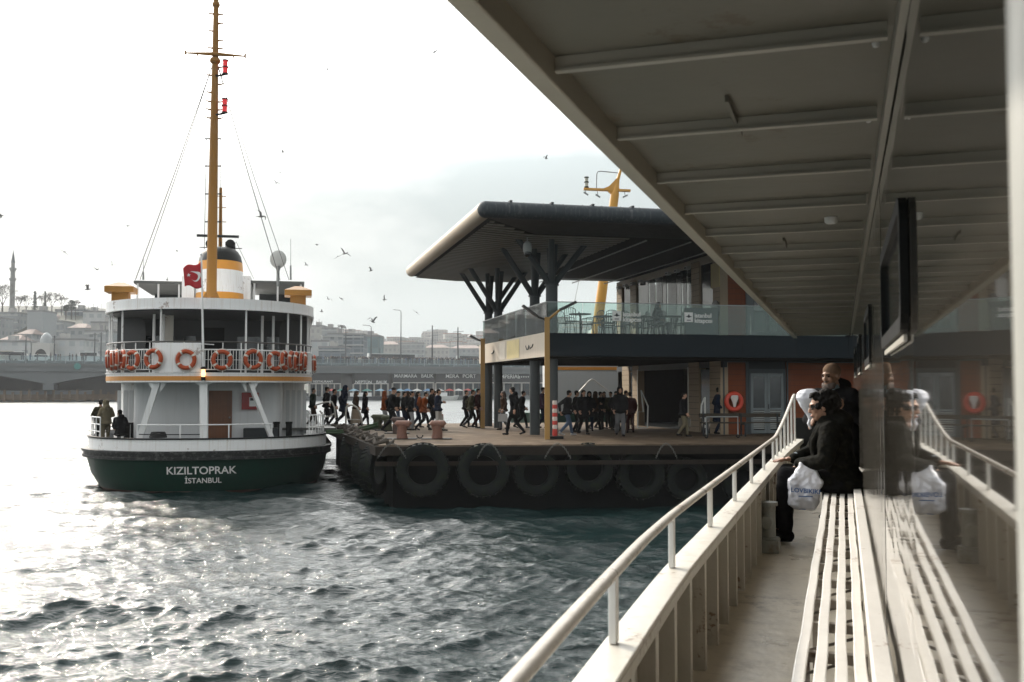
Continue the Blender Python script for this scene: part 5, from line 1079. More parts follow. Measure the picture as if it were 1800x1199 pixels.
    van(690, 15, 2.9, (.45, .47, .47), 'long pale tram on the bridge below the tall lamp mast', 'tram', 'tram'); van(12, 7, 2.3, (.5, .45, .38), 'cream minibus on the bridge at the far left', 'van', 'van'); van(34, 5.5, 2.2, (.6, .6, .58), 'white van on the bridge left of the thin pole', 'van', 'van'); van(76, 4.6, 1.5, (.62, .62, .6), 'white car on the bridge below the arched gatehouse', 'car', 'car'); van(160, 6, 2.3, (.55, .56, .56), 'white van on the bridge next to the pair of poles', 'van', 'van'); van(828, 9, 2.6, (.30, .33, .33), 'grey green bus on the bridge beside the terminal column', 'bus', 'bus')
bridge()
def pontoon():
    # boats and parasols on the quay right of the ferry
    cols = [('red', (.35, .06, .05)), ('blue', (.10, .22, .38)), ('teal', (.07, .22, .20)), ('white', (.55, .55, .53)), ('pale blue', (.22, .36, .45))]
    for i, px in enumerate((583, 600, 622, 645, 668, 690, 702, 716, 733, 752, 772, 790, 806, 822, 838)):
        c = cols[(i * 2 + i // 3) % 5]; p = hit(BR, px, 700, 1, -3.2); e_ = empty('parasol', BR.w(p.x, -3.2, .95), BR.a, '%s restaurant parasol on the quay %s' % (c[0], ('under the RESTAURANT sign', 'under the NEPTÜN sign', 'under the MARMARA sign', 'under the MİRA sign')[0 if px < 612 else 1 if px < 690 else 2 if px < 768 else 3]), 'parasol', 'parasols on the restaurant quay')
        e_['label'] = e_['label'] + ', ' + ('first', 'second', 'third', 'fourth', 'fifth', 'sixth', 'seventh')[sum(1 for q in (583, 600, 622, 645, 668, 690, 702, 716, 733, 752, 772, 790, 806, 822, 838)[:i] if (q < 612) == (px < 612) and (q < 690) == (px < 690) and (q < 768) == (px < 768))] + ' from left'
        m = MB(); m.lathe([(1.5, 1.5), (1.45, 1.6), (.1, 2.1), (0, 2.12)], (0, 0, 0), 10); m.build('canopy', mat('parasol ' + c[0], c[1], .8), e_); m = MB(); m.rod((0, 0, 0), (0, 0, 1.9), .06); m.build('pole', STEEL, e_)
    for px, L_, lab in ((776, 9, 'small white launch moored at the quay below the MİRA sign'), (640, 12, 'dark tour boat moored at the quay below the NEPTÜN sign')):
        p = hit(BR, px, 706, 1, -8); e_ = empty('small_boat', BR.w(p.x, -8, 0), BR.a, lab, 'boat'); l = L_ / 2; cm = mat('launch white', (.65, .65, .63), .4) if px > 700 else mat('tour boat dark', (.05, .06, .07), .5)
        m = MB(); m.add([(-l, -1.2, -.1), (l * .7, -1.2, -.1), (l, 0, -.1), (l * .7, 1.2, -.1), (-l, 1.2, -.1), (-l, -1.4, 1), (l * .75, -1.4, 1), (l * 1.15, 0, 1.3), (l * .75, 1.4, 1), (-l, 1.4, 1)], [(0, 1, 6, 5), (1, 2, 7, 6), (2, 3, 8, 7), (3, 4, 9, 8), (4, 0, 5, 9), (5, 6, 7, 8, 9)]); m.build('hull', cm, e_)
        m = MB(); m.box(-l * .6, l * .3, -1, 1, 1.01, 2.0); m.build('cabin', SHIPW, e_)
pontoon()
def terrain():
    def hz_left(X, Y):
        f_ = max(0, min(1, (Y - 330) / 190)); a = math.exp(-((X / max(Y, 1) + .55) / .34) ** 4); return 46 * f_ * f_ * (3 - 2 * f_) * a
    def hill(name, lab, x0, x1, y0, y1, nx, ny, fz, mt):
        vs = [(x0 + (x1 - x0) * i / nx, y0 + (y1 - y0) * j / ny, 0) for j in range(ny + 1) for i in range(nx + 1)]; vs = [(x, y, fz(x, y)) for x, y, _ in vs]
        m = MB(); m.add(vs, [(j * (nx + 1) + i, j * (nx + 1) + i + 1, (j + 1) * (nx + 1) + i + 1, (j + 1) * (nx + 1) + i) for j in range(ny) for i in range(nx)]); o = m.build(name, mt, smooth=True); tag(o, lab, kind='structure')
    GRD = mat('hill ground', (.035, .042, .03), .9, var=.4, scale=.03)
    hill('left_hill', 'hazy city hill behind the bridge at left', -700, 20, 330, 800, 50, 30, lambda x, y: hz_left(x, y) - .5, GRD)
    def fz(x, y):
        f_ = max(0, min(1, (y - 900) / 220)); return 2 + f_ * (55 + 9 * math.sin(x * .009 + 1) + 6 * math.sin(x * .023) + 3 * math.sin(x * .06)) * (1 - .3 * max(0, min(1, (x + 150) / -500)) )
    hill('distant_hill', 'far hazy hillside covered in city', -500, 900, 880, 1300, 70, 20, lambda x, y: fz(x, y) - 3, GRD)
    m = MB(); m.box(-700, 700, 310, 335, -1, 1.6); o = m.build('far_quay', mat('bridge concrete')); tag(o, 'far quay wall', kind='structure')
    rr = random.Random(4); m = MB(); ms = [facade('far houses pale', (.42, .40, .37), (.20, .20, .20), 3, 3, 1.2), facade('far houses grey', (.28, .28, .27), (.10, .11, .12), 3, 3, 1.2), mat('far roofs', (.22, .13, .09), .9), mat('far trees', (.05, .06, .045), 1)]
    for i in range(1100):
        x = rr.uniform(-430, 420); y = rr.uniform(905, 1180); z = fz(x, y) - 3; w = rr.uniform(7, 20); h = rr.uniform(6, 15)
        if rr.random() < .18: m.cur = 3; m.ball((x, y, z + 4), (w * .6, 7, rr.uniform(4, 8)), 7, 5); continue
        m.cur = rr.choice((0, 0, 1)); m.box(x - w / 2, x + w / 2, y - 6, y + 6, z - 3, z + h, rr.uniform(-.3, .3)); 
        if rr.random() < .4: m.cur = 2; m.box(x - w / 2 - .3, x + w / 2 + .3, y - 6.3, y + 6.3, z + h + .01, z + h + 1)
    o = m.build('distant_houses', ms); tag(o, 'mass of tiny pale houses covering the far hazy hillside', 'houses', kind='stuff')
terrain()
def city():
    rr = random.Random(9)
    fc = {'g': facade('facade grey', (.34, .36, .37), (.18, .20, .21), w=3.1, mort=1.6), 'c': facade('facade cream', (.44, .43, .41), (.24, .24, .24), w=2.7, mort=1.3), 'w': facade('facade white', (.52, .53, .53), (.28, .30, .31), w=3.6, h=3.4, mort=1.6), 'd': facade('facade dark', (.22, .25, .27), w=3, mort=.6), 'p': mat('plain grey wall', (.26, .28, .29), .8, var=.1, scale=.1), 't': facade('facade teal', (.20, .26, .26), (.12, .17, .18), 3, 4, .5)}
    ROOF = mat('tile roof', (.24, .19, .17), .9, var=.3, scale=.3); RG = mat('flat roof', (.2, .2, .2), .9)
    B = [ # px0 px1 ytop Y kind roof label
     (-40, 0, 560, 420, 'g', 0, 'grey block at the far left edge of the hill'), (0, 31, 551, 440, 'g', 0, 'grey block with dark windows directly below the minaret'), (31, 49, 554, 450, 'd', 0, 'narrow dark glazed block beside the plain grey one'),
     (48, 76, 548, 400, 'p', 0, 'windowless plain grey block under the cypress'), (76, 97, 552, 460, 'c', 1, 'cream house right of the plain grey block'), (78, 110, 566, 430, 'g', 0, 'grey terraced block above the domed gatehouse'),
     (97, 121, 546, 480, 'd', 0, 'dark terraced block below the bare trees'), (112, 147, 545, 470, 'd', 0, 'long dark terraced block with light floor lines'), (120, 150, 568, 420, 'g', 1, 'mid grey block above the long cream hall'),
     (146, 190, 549, 450, 'w', 0, 'pale office block with light bands next to the ferry roof'), (160, 205, 568, 410, 'c', 0, 'cream block partly behind the ferry stern roof'), (150, 186, 583, 380, 'g', 0, 'low grey block with rooftop letters by the bridge poles'),
     (0, 34, 588, 380, 'c', 1, 'low cream building behind the left end of the bridge'), (32, 56, 578, 390, 'g', 1, 'small grey gabled house left of the domed gatehouse'), (88, 148, 598, 350, 'w', 0, 'long low cream hall with a row of dark windows'), (-20, 54, 602, 345, 'w', 0, 'long white low shed behind the left bridge vehicles'),
     (196, 240, 558, 470, 'g', 1, 'grey house glimpsed between the ferry posts'), (540, 569, 574, 520, 'c', 0, 'cream corner block rising right of the ferry'), (566, 592, 578, 500, 'g', 0, 'grey block second right of the ferry'), (590, 607, 583, 480, 'c', 1, 'cream house between the grey blocks right of the ferry'),
     (576, 606, 588, 400, 'g', 0, 'flat fronted grey hall behind the bridge lamp'), (604, 638, 589, 390, 'd', 0, 'slate grey cubic hall with vertical fins'), (638, 668, 592, 420, 't', 0, 'greenish glass block right of the cubic hall'), (545, 578, 601, 360, 'w', 0, 'pale hall with a big dark arch right of the ferry stern'), (560, 606, 612, 350, 'd', 0, 'low blue grey shed behind the bridge crowd'),
     (665, 700, 600, 620, 'c', 1, 'low cream house left of the tall lamp mast'), (700, 745, 604, 640, 'g', 0, 'low grey block right of the tall lamp mast'), (745, 790, 606, 660, 'c', 1, 'cream block behind the two tram poles'), (790, 850, 607, 640, 'g', 1, 'grey block left of the terminal columns')]
    for i, (a, b, yt, Y, k, rf, lab) in enumerate(B):
        p0 = hit(WORLD, a, yt, 1, Y); p1 = hit(WORLD, b, yt, 1, Y); zt = p0.z - (2 if rf else 0); w = (p1.x - p0.x) / 2; cx = (p0.x + p1.x) / 2; D = 12
        e_ = empty('city_building', (cx, Y, 0), 0, lab, 'building', 'buildings on the far shore')
        m = MB(); m.box(-w, w, 0, D, -.5, zt); m.build('wall', fc[k], e_)
        if rf: m = MB(); m.add([(-w - .4, -.4, zt), (w + .4, -.4, zt), (w + .4, D + .4, zt), (-w - .4, D + .4, zt), (-w * .5, D / 2, zt + 2.2), (w * .5, D / 2, zt + 2.2)], [(0, 1, 5, 4), (1, 2, 5), (2, 3, 4, 5), (3, 0, 4), (0, 3, 2, 1)]); m.build('roof', ROOF, e_)
        else:
            m = MB(); m.box(-w - .15, w + .15, -.15, D + .15, zt + .003, zt + .7); m.build('parapet', RG, e_)
            if k in 'dg':
                m = MB()
                for j in range(4): m.box(-w - .25, w + .25, -.45, -.005, zt - 3.2 * j - 1.0, zt - 3.2 * j - .5)
                m.build('floor_band', mat('pale floor band', (.34, .35, .35), .7), e_)
            m = MB(); q = rr.uniform(-w * .5, w * .5); m.box(q - 1.2, q + 1.2, 3, 6, zt + .71, zt + 2.6); m.build('stair_head', fc['c'], e_)
            if i in (9, 17):
                m = MB()
                for j in range(5): m.rod((-w * .7 + j * w * .35, 2, zt + .7), (-w * .7 + j * w * .35, 2, zt + 3.2 + (j % 2)), .12, n=5)
                m.build('aerial', STEEL, e_)
        if i in (23,):
            m = MB(); m.lathe([(3.6, -.1), (3.6, .02)], (0, -.06, 3), 20, ax=Matrix.Rotation(R(90), 3, 'X')); m.v = [(x, -.1 + (.05 if 1 else 0), 9.3 + (z - 3)) if 0 else (x, y, z + 5.5) for x, y, z in m.v]; m.build('arch', BLACK, e_)
    # domed gatehouse with an arch
    p0 = hit(WORLD, 56, 603, 1, 345); p1 = hit(WORLD, 88, 603, 1, 345); w = (p1.x - p0.x) / 2; e_ = empty('domed_gatehouse', ((p0.x + p1.x) / 2, 345, 0), 0, 'pale gatehouse with a dark arch and small dome behind the bridge', 'building'); zt = p0.z
    m = MB(); m.box(-w, w, 0, 10, -.5, zt); m.build('wall', mat('pale stone', (.42, .41, .39), .8, var=.1, scale=.2), e_)
    q = hit(WORLD, 72, 624, 1, 345); m = MB(); n = 16; m.add([(2.3 * math.cos(math.pi * j / n), -.06, q.z - 1.5 + 3.6 * math.sin(math.pi * j / n)) for j in range(n + 1)] + [(-2.3, -.06, 8), (2.3, -.06, 8)], [tuple(range(n + 3))]); m.v = [(x * 1.0, y, z) for x, y, z in m.v]; a = m.build('arch', BLACK, e_); a.modifiers.new('t', 'SOLIDIFY').thickness = .1
    m = MB(); m.lathe([(1.9, zt), (2.0, zt + 1.2), (1.6, zt + 2.6), (.7, zt + 3.6), (0, zt + 3.9)], (0, 4, 0), 18); m.build('dome', mat('lead dome', (.30, .32, .33), .6), e_, smooth=True)
    # minaret
    b = hit(WORLD, 21, 550, 1, 470); t = hit(WORLD, 22, 438, 1, 470); e_ = empty('minaret', (b.x, 470, 0), 0, 'slender stone minaret with two balconies and pointed cap', 'minaret'); z0 = 10; h = t.z
    ST = mat('minaret stone', (.20, .20, .19), .8, var=.15, scale=.2); f_ = lambda py: hit(WORLD, 21, py, 1, 470).z
    m = MB(); m.lathe([(1.65, z0), (1.6, f_(548)), (1.15, f_(538)), (1.15, f_(497)), (1.05, f_(493)), (1.0, f_(477)), (.85, f_(473)), (.8, f_(462))], (0, 0, 0), 14); m.build('shaft', ST, e_)
    for py in (492, 474): m = MB(); m.lathe([(.9, f_(py + 4)), (1.5, f_(py)), (1.55, f_(py - 3)), (1.0, f_(py - 3.05))], (0, 0, 0), 14); m.build('balcony', ST, e_)
    m = MB(); m.lathe([(.95, f_(462)), (.5, f_(451)), (.1, f_(442)), (0, h)], (0, 0, 0), 14); m.build('spire', mat('lead spire', (.10, .11, .12), .6), e_)
    # mosque roof below
    # trees on the ridge
    BK = mat('bark', (.05, .042, .035), .9); FO = mat('bare twigs', (.075, .065, .055), .95); CY = mat('cypress green', (.018, .03, .018), .95, var=.5, scale=1)
    def bare(px, ytop, ybot, Y, lab, seed):
        r_ = random.Random(seed); p = hit(WORLD, px, ybot, 1, Y); H = hit(WORLD, px, ytop, 1, Y).z - p.z; e_ = empty('bare_tree', p, 0, lab, 'tree', 'trees on the hill ridge'); tr = MB(); tr.tube([(0, 0, -4), (0, 0, H * .3)], [.035 * H, .022 * H], 6); tr.build('trunk', BK, e_); m = MB()
        def br(p0, d, L_, r, dep):
            p1 = p0 + d * L_; m.tube([p0, p1], [r, r * .6], 3 if dep > 1 else 5, caps=False)
            if dep >= 5: return
            for k in range(3):
                dd = (d + Vector((r_.uniform(-.75, .75), r_.uniform(-.75, .75), r_.uniform(-.25, .5)))).normalized(); br(p1, dd, L_ * r_.uniform(.62, .8), max(r * .62, .03), dep + 1)
        for k in range(3): a = k * 2.1; br(Vector((0, 0, H * .28)), Vector((.4 * math.cos(a), .4 * math.sin(a), .9)).normalized(), H * .25, .016 * H, 0)
        m.build('crown', FO, e_)
    for i, a in enumerate(((4, 500, 552, 455, 'bare tree left of the minaret'), (33, 520, 552, 450, 'bare tree just right of the minaret'), (46, 520, 552, 455, 'thin bare tree left of the cypress'), (76, 519, 550, 455, 'bare tree right of the cypress'), (91, 513, 552, 440, 'wide bare tree with round crown on the ridge'), (133, 528, 548, 460, 'bare rounded tree above the dark terraced blocks'), (600, 572, 592, 470, 'bare bushy tree above the grey blocks right of the ferry'), (-14, 505, 555, 455, 'bare tree at the left edge of the ridge'), (108, 522, 548, 470, 'small bare tree between the ridge trees'))): bare(*a, 20 + i)
    def leafy(px, yt, yb, Y, wpx, lab, nm, cone):
        r_ = random.Random(px); p = hit(WORLD, px, yb, 1, Y); H = hit(WORLD, px, yt, 1, Y).z - p.z; W = wpx * Y / F_PX / 2; e_ = empty(nm, p, 0, lab, 'tree', 'evergreens on the hill ridge'); m = MB(); m.rod((0, 0, -4), (0, 0, H * .6), .3); m.build('trunk', BK, e_); m = MB()
        for k in range(900):
            u = r_.random(); a = r_.uniform(0, 6.28); rad = W * ((1 - u) ** .8 if cone else math.sqrt(max(0, 1 - (2 * u - 1) ** 2))) * r_.uniform(.4, 1.1); c = Vector((rad * math.cos(a), rad * math.sin(a), H * (.05 + .95 * u))); s = r_.uniform(.25, .6)
            A = Vector((r_.uniform(-1, 1), r_.uniform(-1, 1), r_.uniform(-1, 1))) * s; B_ = Vector((r_.uniform(-1, 1), r_.uniform(-1, 1), r_.uniform(-1, 1))) * s; m.add([c, c + A, c + B_], [(0, 1, 2)])
        m.build('crown', CY, e_)
    leafy(61, 512, 552, 445, 11, 'dark pointed cypress on the ridge', 'cypress_tree', True); leafy(79, 513, 540, 470, 4, 'thin pointed cypress behind the bare trees', 'cypress_tree', True); leafy(126, 528, 546, 455, 14, 'dark evergreen by the rounded bare tree', 'pine_tree', False); leafy(116, 537, 547, 455, 8, 'small dark evergreen left of the larger one', 'pine_tree', False)
city()
def gulls():
    # one body with bent wings; each gull gets its own bank and heading
    def gull(wu, nm):
        m = MB(); m.tube([(0, -.24, .02), (0, -.16, .01), (0, 0, 0), (0, .14, .02), (0, .20, .035), (0, .235, .03), (0, .28, .02)], [.015, .04, .06, .05, .035, .03, .006], 8)
        for s in (-1, 1):
            P_ = [(0.03, 0, .02, .16), (.22, .03, .02 + .16 * wu, .15), (.42, .0, .02 + .20 * wu, .10), (.66, -.10, .02 + .10 * wu, .02)]
            vs = []
            for x, y, z, c in P_: vs += [(s * x, y + c / 2, z), (s * x, y - c / 2, z), (s * x, y, z + .012)]
            m.add(vs, [f_ for i in range(3) for f_ in ((i * 3, i * 3 + 3, i * 3 + 5, i * 3 + 2), (i * 3 + 2, i * 3 + 5, i * 3 + 4, i * 3 + 1), (i * 3 + 1, i * 3 + 4, i * 3 + 3, i * 3))])
        m.add([(0, -.20, .02), (-.06, -.33, .02), (.06, -.33, .02), (0, -.2, .03)], [(0, 1, 2), (3, 2, 1)]); return m.build(nm, mat('gull grey', (.16, .16, .16), .8, var=.2), smooth=True)
    g = [gull(1., 'seagull'), gull(-.3, 'seagull'), gull(2., 'seagull')]
    S = [(764, 91, 55, 1, 'seagull highest over the gap between mast and overhang'), (606, 446, 60, 0, 'largest seagull between the ferry dish and the terminal roof'), (38, 234, 75, 1, 'lone seagull high over the minaret'), (154, 509, 62, 2, 'seagull with spread wings above the left ferry vent'), (171, 474, 70, 0, 'seagull over the hill left of the ferry'), (113, 443, 75, 1, 'small seagull upper left of the ferry'), (459, 381, 45, 0, 'seagull crossing the right mast stay'), (655, 566, 62, 2, 'seagull low over the bridge street lamp'), (311, 441, 60, 1, 'seagull between the left stay and the mast'), (538, 466, 90, 0, ''), (594, 451, 80, 1, ''), (652, 476, 75, 2, ''), (577, 526, 85, 0, ''), (600, 525, 80, 1, ''), (676, 527, 80, 2, ''), (486, 322, 90, 0, ''), (493, 303, 95, 1, ''), (497, 268, 95, 2, ''), (576, 123, 95, 0, ''), (557, 430, 95, 1, ''), (960, 279, 85, 2, ''), (565, 548, 85, 0, ''), (225, 397, 90, 1, ''), (197, 466, 95, 2, ''), (44, 326, 95, 0, ''), (1, 379, 60, 1, ''), (732, 549, 85, 1, '')]
    used = set(); rr = random.Random(2)
    for px, py, D, k, lab in S:
        o = g[k] if k not in used else g[k].copy()
        if k in used: C.objects.link(o)
        used.add(k); o.location = hit(WORLD, px, py, 1, D); o.scale = (.75,) * 3 if lab else (.65,) * 3; o.rotation_euler = (rr.uniform(-.3, .3), rr.uniform(-.7, .7), rr.uniform(-2, 2)); tag(o, lab or 'tiny distant seagull, a dark speck against the pale sky', 'seagull', 'seagulls flying over the harbour')
gulls()
# ------------------------------------------------------------------ people
def remesh(m, voxel, smooth=2, noise=0., nscale=.12):
    me = bpy.data.meshes.new('tmp'); me.from_pydata(m.v, [], m.f); me.update(); o = bpy.data.objects.new('tmp', me); C.objects.link(o)
    r = o.modifiers.new('r', 'REMESH'); r.mode = 'VOXEL'; r.voxel_size = voxel; r.use_smooth_shade = True
    if smooth: s = o.modifiers.new('s', 'SMOOTH'); s.factor = .5; s.iterations = smooth
    if noise:
        tx = bpy.data.textures.new('folds', 'CLOUDS'); tx.noise_scale = nscale; tx.noise_depth = 2; d = o.modifiers.new('d', 'DISPLACE'); d.texture = tx; d.strength = noise; d.mid_level = .5; d.texture_coords = 'LOCAL'
    bpy.context.view_layer.update(); out_ = bpy.data.meshes.new_from_object(o.evaluated_get(bpy.context.evaluated_depsgraph_get())); bpy.data.objects.remove(o); bpy.data.meshes.remove(me); return out_
def cap(m, a, b, ra, rb, n=12):
    a = Vector(a); b = Vector(b); m.tube([a, a.lerp(b, .35), b], [ra, ra * .62 + rb * .38 + .004, rb], n); m.ball(tuple(a), ra, n, 8); m.ball(tuple(b), rb, n, 8)
def blob(m, c, r): m.ball(tuple(c), r, 14, 10)
def head_parts(m, c, f, scale=1.0):
    """skull, jaw, nose, lips, ears; c head centre, f facing unit vector (horizontal-ish)"""
    c = Vector(c); f = Vector(f).normalized(); s = Vector((f.y, -f.x, 0)).normalized(); u = s.cross(f).normalized(); k = scale
    M_ = Matrix((s, f, u)).transposed()
    def E_(off, r):
        q = MB(); q.ball((0, 0, 0), r, 16, 12); m.add([M_ @ Vector(v) + c + M_ @ Vector(off) for v in [Vector(v) * k for v in q.v]] if 0 else [M_ @ (Vector(v) * k + Vector(off) * k) + c for v in q.v], q.f)
    E_((0, -.012, .03), (.074, .092, .088)); E_((0, .018, -.03), (.058, .070, .082)); E_((0, .042, -.088), (.030, .036, .026))
    E_((0, .090, -.018), (.013, .020, .020)); E_((0, .096, -.030), (.015, .017, .011)); E_((0, .078, .012), (.012, .018, .035)); E_((0, .078, -.060), (.024, .016, .008)); E_((0, .076, -.070), (.020, .015, .008))
    E_((0, .066, .030), (.050, .024, .012))
    for sx in (-1, 1): E_((sx * .075, -.005, -.008), (.010, .020, .030)); E_((sx * .036, .055, -.022), (.024, .026, .024))
    return M_
def hand_parts(m, w, d, up, side, curl=.35, k=1.0, splay=.12):
    """palm + five fingers; w wrist, d pointing direction, up back-of-hand normal, side +1/-1 thumb side"""
    w = Vector(w); d = Vector(d).normalized(); up = Vector(up); up = (up - d * up.dot(d)).normalized(); s = d.cross(up).normalized() * side
    for t, ww in ((.02, .024), (.045, .033), (.075, .038)):
        for q in (-.6, 0, .6): m.ball(tuple(w + d * t * k + s * q * ww * k), (.016 * k,) * 3, 8, 6)
    cap(m, w - d * .02, w + d * .03, .022 * k, .022 * k, 8)
    for i, (o, L_) in enumerate(((.030, .070), (.010, .080), (-.010, .074), (-.029, .058))):
        p = w + d * .085 * k + s * o * k; dd = (d + s * (o * splay * 20)).normalized(); n = dd; pr = p
        for j in range(3):
            c_ = curl * (1 + .18 * i) * (.5 + .5 * j); n = (n - up * math.tan(min(1.2, c_)) * .6).normalized(); q = pr + n * L_ * k * (.42, .32, .26)[j]; cap(m, pr, q, (.0090, .0082, .0075)[j] * k, (.0082, .0075, .0062)[j] * k, 7); pr = q
    p = w + d * .03 * k + s * .028 * k; n = (d * .7 + s * .75 - up * .25).normalized(); q = p + n * .04 * k; cap(m, p, q, .013 * k, .011 * k, 7); q2 = q + (n + d * .5 - up * curl).normalized() * .032 * k; cap(m, q, q2, .0105 * k, .008 * k, 7)
def pose(kind):
    """joints, facing +y, height about 1.74"""
    P_ = dict(pel=(0, 0, .95), chest=(0, .02, 1.30), neck=(0, .02, 1.47), head=(0, .055, 1.63), face=(0, 1, -.05))
    if kind == 'stride':   d = dict(kl=(-.10, .18, .52), al=(-.10, .27, .09), kr=(.10, .04, .50), ar=(.11, -.30, .16), el=(-.25, -.20, 1.17), wl=(-.24, -.16, .92), er=(.25, .02, 1.17), wr=(.25, .17, .96)); P_.update(pel=(0, 0, .92), chest=(0, .05, 1.27), neck=(0, .07, 1.44), head=(0, .12, 1.60))
    elif kind == 'walk':   d = dict(kl=(-.10, .12, .51), al=(-.10, .16, .09), kr=(.10, .06, .50), ar=(.10, -.20, .13), el=(-.25, -.10, 1.18), wl=(-.25, .02, .93), er=(.25, -.02, 1.17), wr=(.24, .12, .94))
    elif kind == 'pocket': d = dict(kl=(-.11, .07, .50), al=(-.12, .06, .09), kr=(.10, .10, .50), ar=(.10, -.10, .10), el=(-.29, -.10, 1.16), wl=(-.20, .10, .98), er=(.29, -.10, 1.16), wr=(.20, .10, .98))
    elif kind == 'carry':  d = dict(kl=(-.10, .16, .51), al=(-.10, .24, .09), kr=(.10, .02, .50), ar=(.10, -.27, .16), el=(-.25, -.03, 1.17), wl=(-.26, .05, .90), er=(.24, .0, 1.18), wr=(.08, .20, 1.19))
    elif kind == 'phone':  d = dict(kl=(-.10, .04, .50), al=(-.11, .0, .09), kr=(.10, .08, .50), ar=(.12, .02, .09), el=(-.26, .0, 1.17), wl=(-.12, .24, 1.15), er=(.26, .0, 1.17), wr=(.10, .26, 1.20)); P_.update(head=(0, .09, 1.62), face=(0, 1, -.4))
    elif kind == 'sit':    d = dict(kl=(-.13, .42, .52), al=(-.12, .46, .09), kr=(.13, .42, .52), ar=(.13, .40, .09), el=(-.25, .02, .78), wl=(-.12, .26, .68), er=(.25, .02, .78), wr=(.12, .26, .68)); P_.update(pel=(0, 0, .54), chest=(0, .03, .90), neck=(0, .06, 1.07), head=(0, .11, 1.22))
    elif kind == 'lean':   d = dict(kl=(-.12, .22, .52), al=(-.14, .18, .09), kr=(.12, .12, .50), ar=(.13, -.02, .09), el=(-.26, .16, .95), wl=(-.16, .38, 1.02), er=(.26, .12, .96), wr=(.14, .36, 1.04)); P_.update(pel=(0, -.10, .86), chest=(0, .0, 1.12), neck=(0, .10, 1.28), head=(0, .17, 1.40), face=(0, 1, -.15))
    P_.update(d); return {k: Vector(v) for k, v in P_.items()}
def figure_body(m, J, hands=True, hk=1.0, seated=False):
    head_parts(m, J['head'], J['face']); cap(m, J['neck'] - Vector((0, 0, .03)), J['head'] - Vector((0, .02, .06)), .056, .052)
    sh = {s: J['neck'] + Vector((s * .165, -.01, -.06)) for s in (-1, 1)}
    blob(m, J['chest'], (.14, .10, .17)); blob(m, J['pel'], (.14, .10, .12)); cap(m, J['pel'], J['chest'], .10, .10); cap(m, sh[-1], sh[1], .05, .05)
    for s, q in ((-1, 'l'), (1, 'r')):
        cap(m, sh[s], J['e' + q], .046, .036); cap(m, J['e' + q], J['w' + q], .036, .026); hp = J['pel'] + Vector((s * .09, 0, -.03)); cap(m, hp, J['k' + q], .080, .052); cap(m, J['k' + q], J['a' + q], .052, .036)
        if hands: dd = (J['w' + q] - J['e' + q]).normalized(); hand_parts(m, J['w' + q], dd + Vector((0, .25, 0)), Vector((s, .1, .2)), -s if 1 else s, .5, hk)
def jacket(m, J, th=1.0, length=.0, hood=False):
    sh = {s: J['neck'] + Vector((s * .165, -.01, -.07)) for s in (-1, 1)}
    pel = J['pel']; ch = J['chest']; ne = J['neck']
    for i in range(7):
        f_ = i / 6; c = pel.lerp(ch, f_); m.ball(tuple(c + Vector((0, 0, -.02))), (.185 * th + .012 * math.sin(i * 2), .140 * th, .10), 16, 8)
    m.ball(tuple(ch + Vector((0, 0, .06))), (.20 * th, .145 * th, .14), 16, 10); cap(m, sh[-1], sh[1], .082 * th, .082 * th); m.ball(tuple(ne + Vector((0, 0, -.035))), (.085, .085, .055), 12, 8)
    for s, q in ((-1, 'l'), (1, 'r')):
        e_ = J['e' + q]; w = J['w' + q]; cap(m, sh[s], e_, .078 * th, .062 * th); cap(m, e_, w + (e_ - w).normalized() * .02, .062 * th, .046 * th)
    if length: 
        for i in range(5): f_ = (i + 1) / 5; m.ball(tuple(pel + Vector((0, .01, -.02 - length * f_))), (.19 * th + .03 * f_, .15 * th + .05 * f_, .09), 16, 8)
    if hood: m.ball(tuple(ne + Vector((0, -.09, .02))), (.12, .09, .10), 12, 8)
def trousers(m, J, th=1.0, wide=.0, seated=False):
    pel = J['pel']; m.ball(tuple(pel + Vector((0, 0, -.01))), (.165, .125, .13), 16, 10)
    for s, q in ((-1, 'l'), (1, 'r')):
        hp = pel + Vector((s * .085, 0, -.04)); k = J['k' + q]; a = J['a' + q]; cap(m, hp, k, .098 * th, .072 * th + wide * .5); cap(m, k, k.lerp(a, .93), .071 * th + wide * .5, .056 * th + wide)
def skirt(m, J):
    pel = J['pel']; z0 = .14; m.tube([pel + Vector((0, 0, .05)), pel + Vector((0, 0, -.2)), Vector((0, .02, .45)), Vector((0, .03, z0))], [.15, .20, .25, .29], 18)
def shoe(m, J, q, s):
    a = J['a' + q]; lift = a.z > .13; m.ball((a.x, a.y - .02, a.z - .03), (.045, .055, .05), 10, 8); t = Vector((a.x + s * .012, a.y + .14, max(.035, a.z - (.11 if lift else .05)))); m.tube([(a.x, a.y - .05, a.z - .045), (a.x, a.y + .04, a.z - .045 - (.03 if lift else 0)), t], [.046, .046, .036], 10, flat=.8); m.ball(tuple(t), (.040, .045, .032), 10, 8)
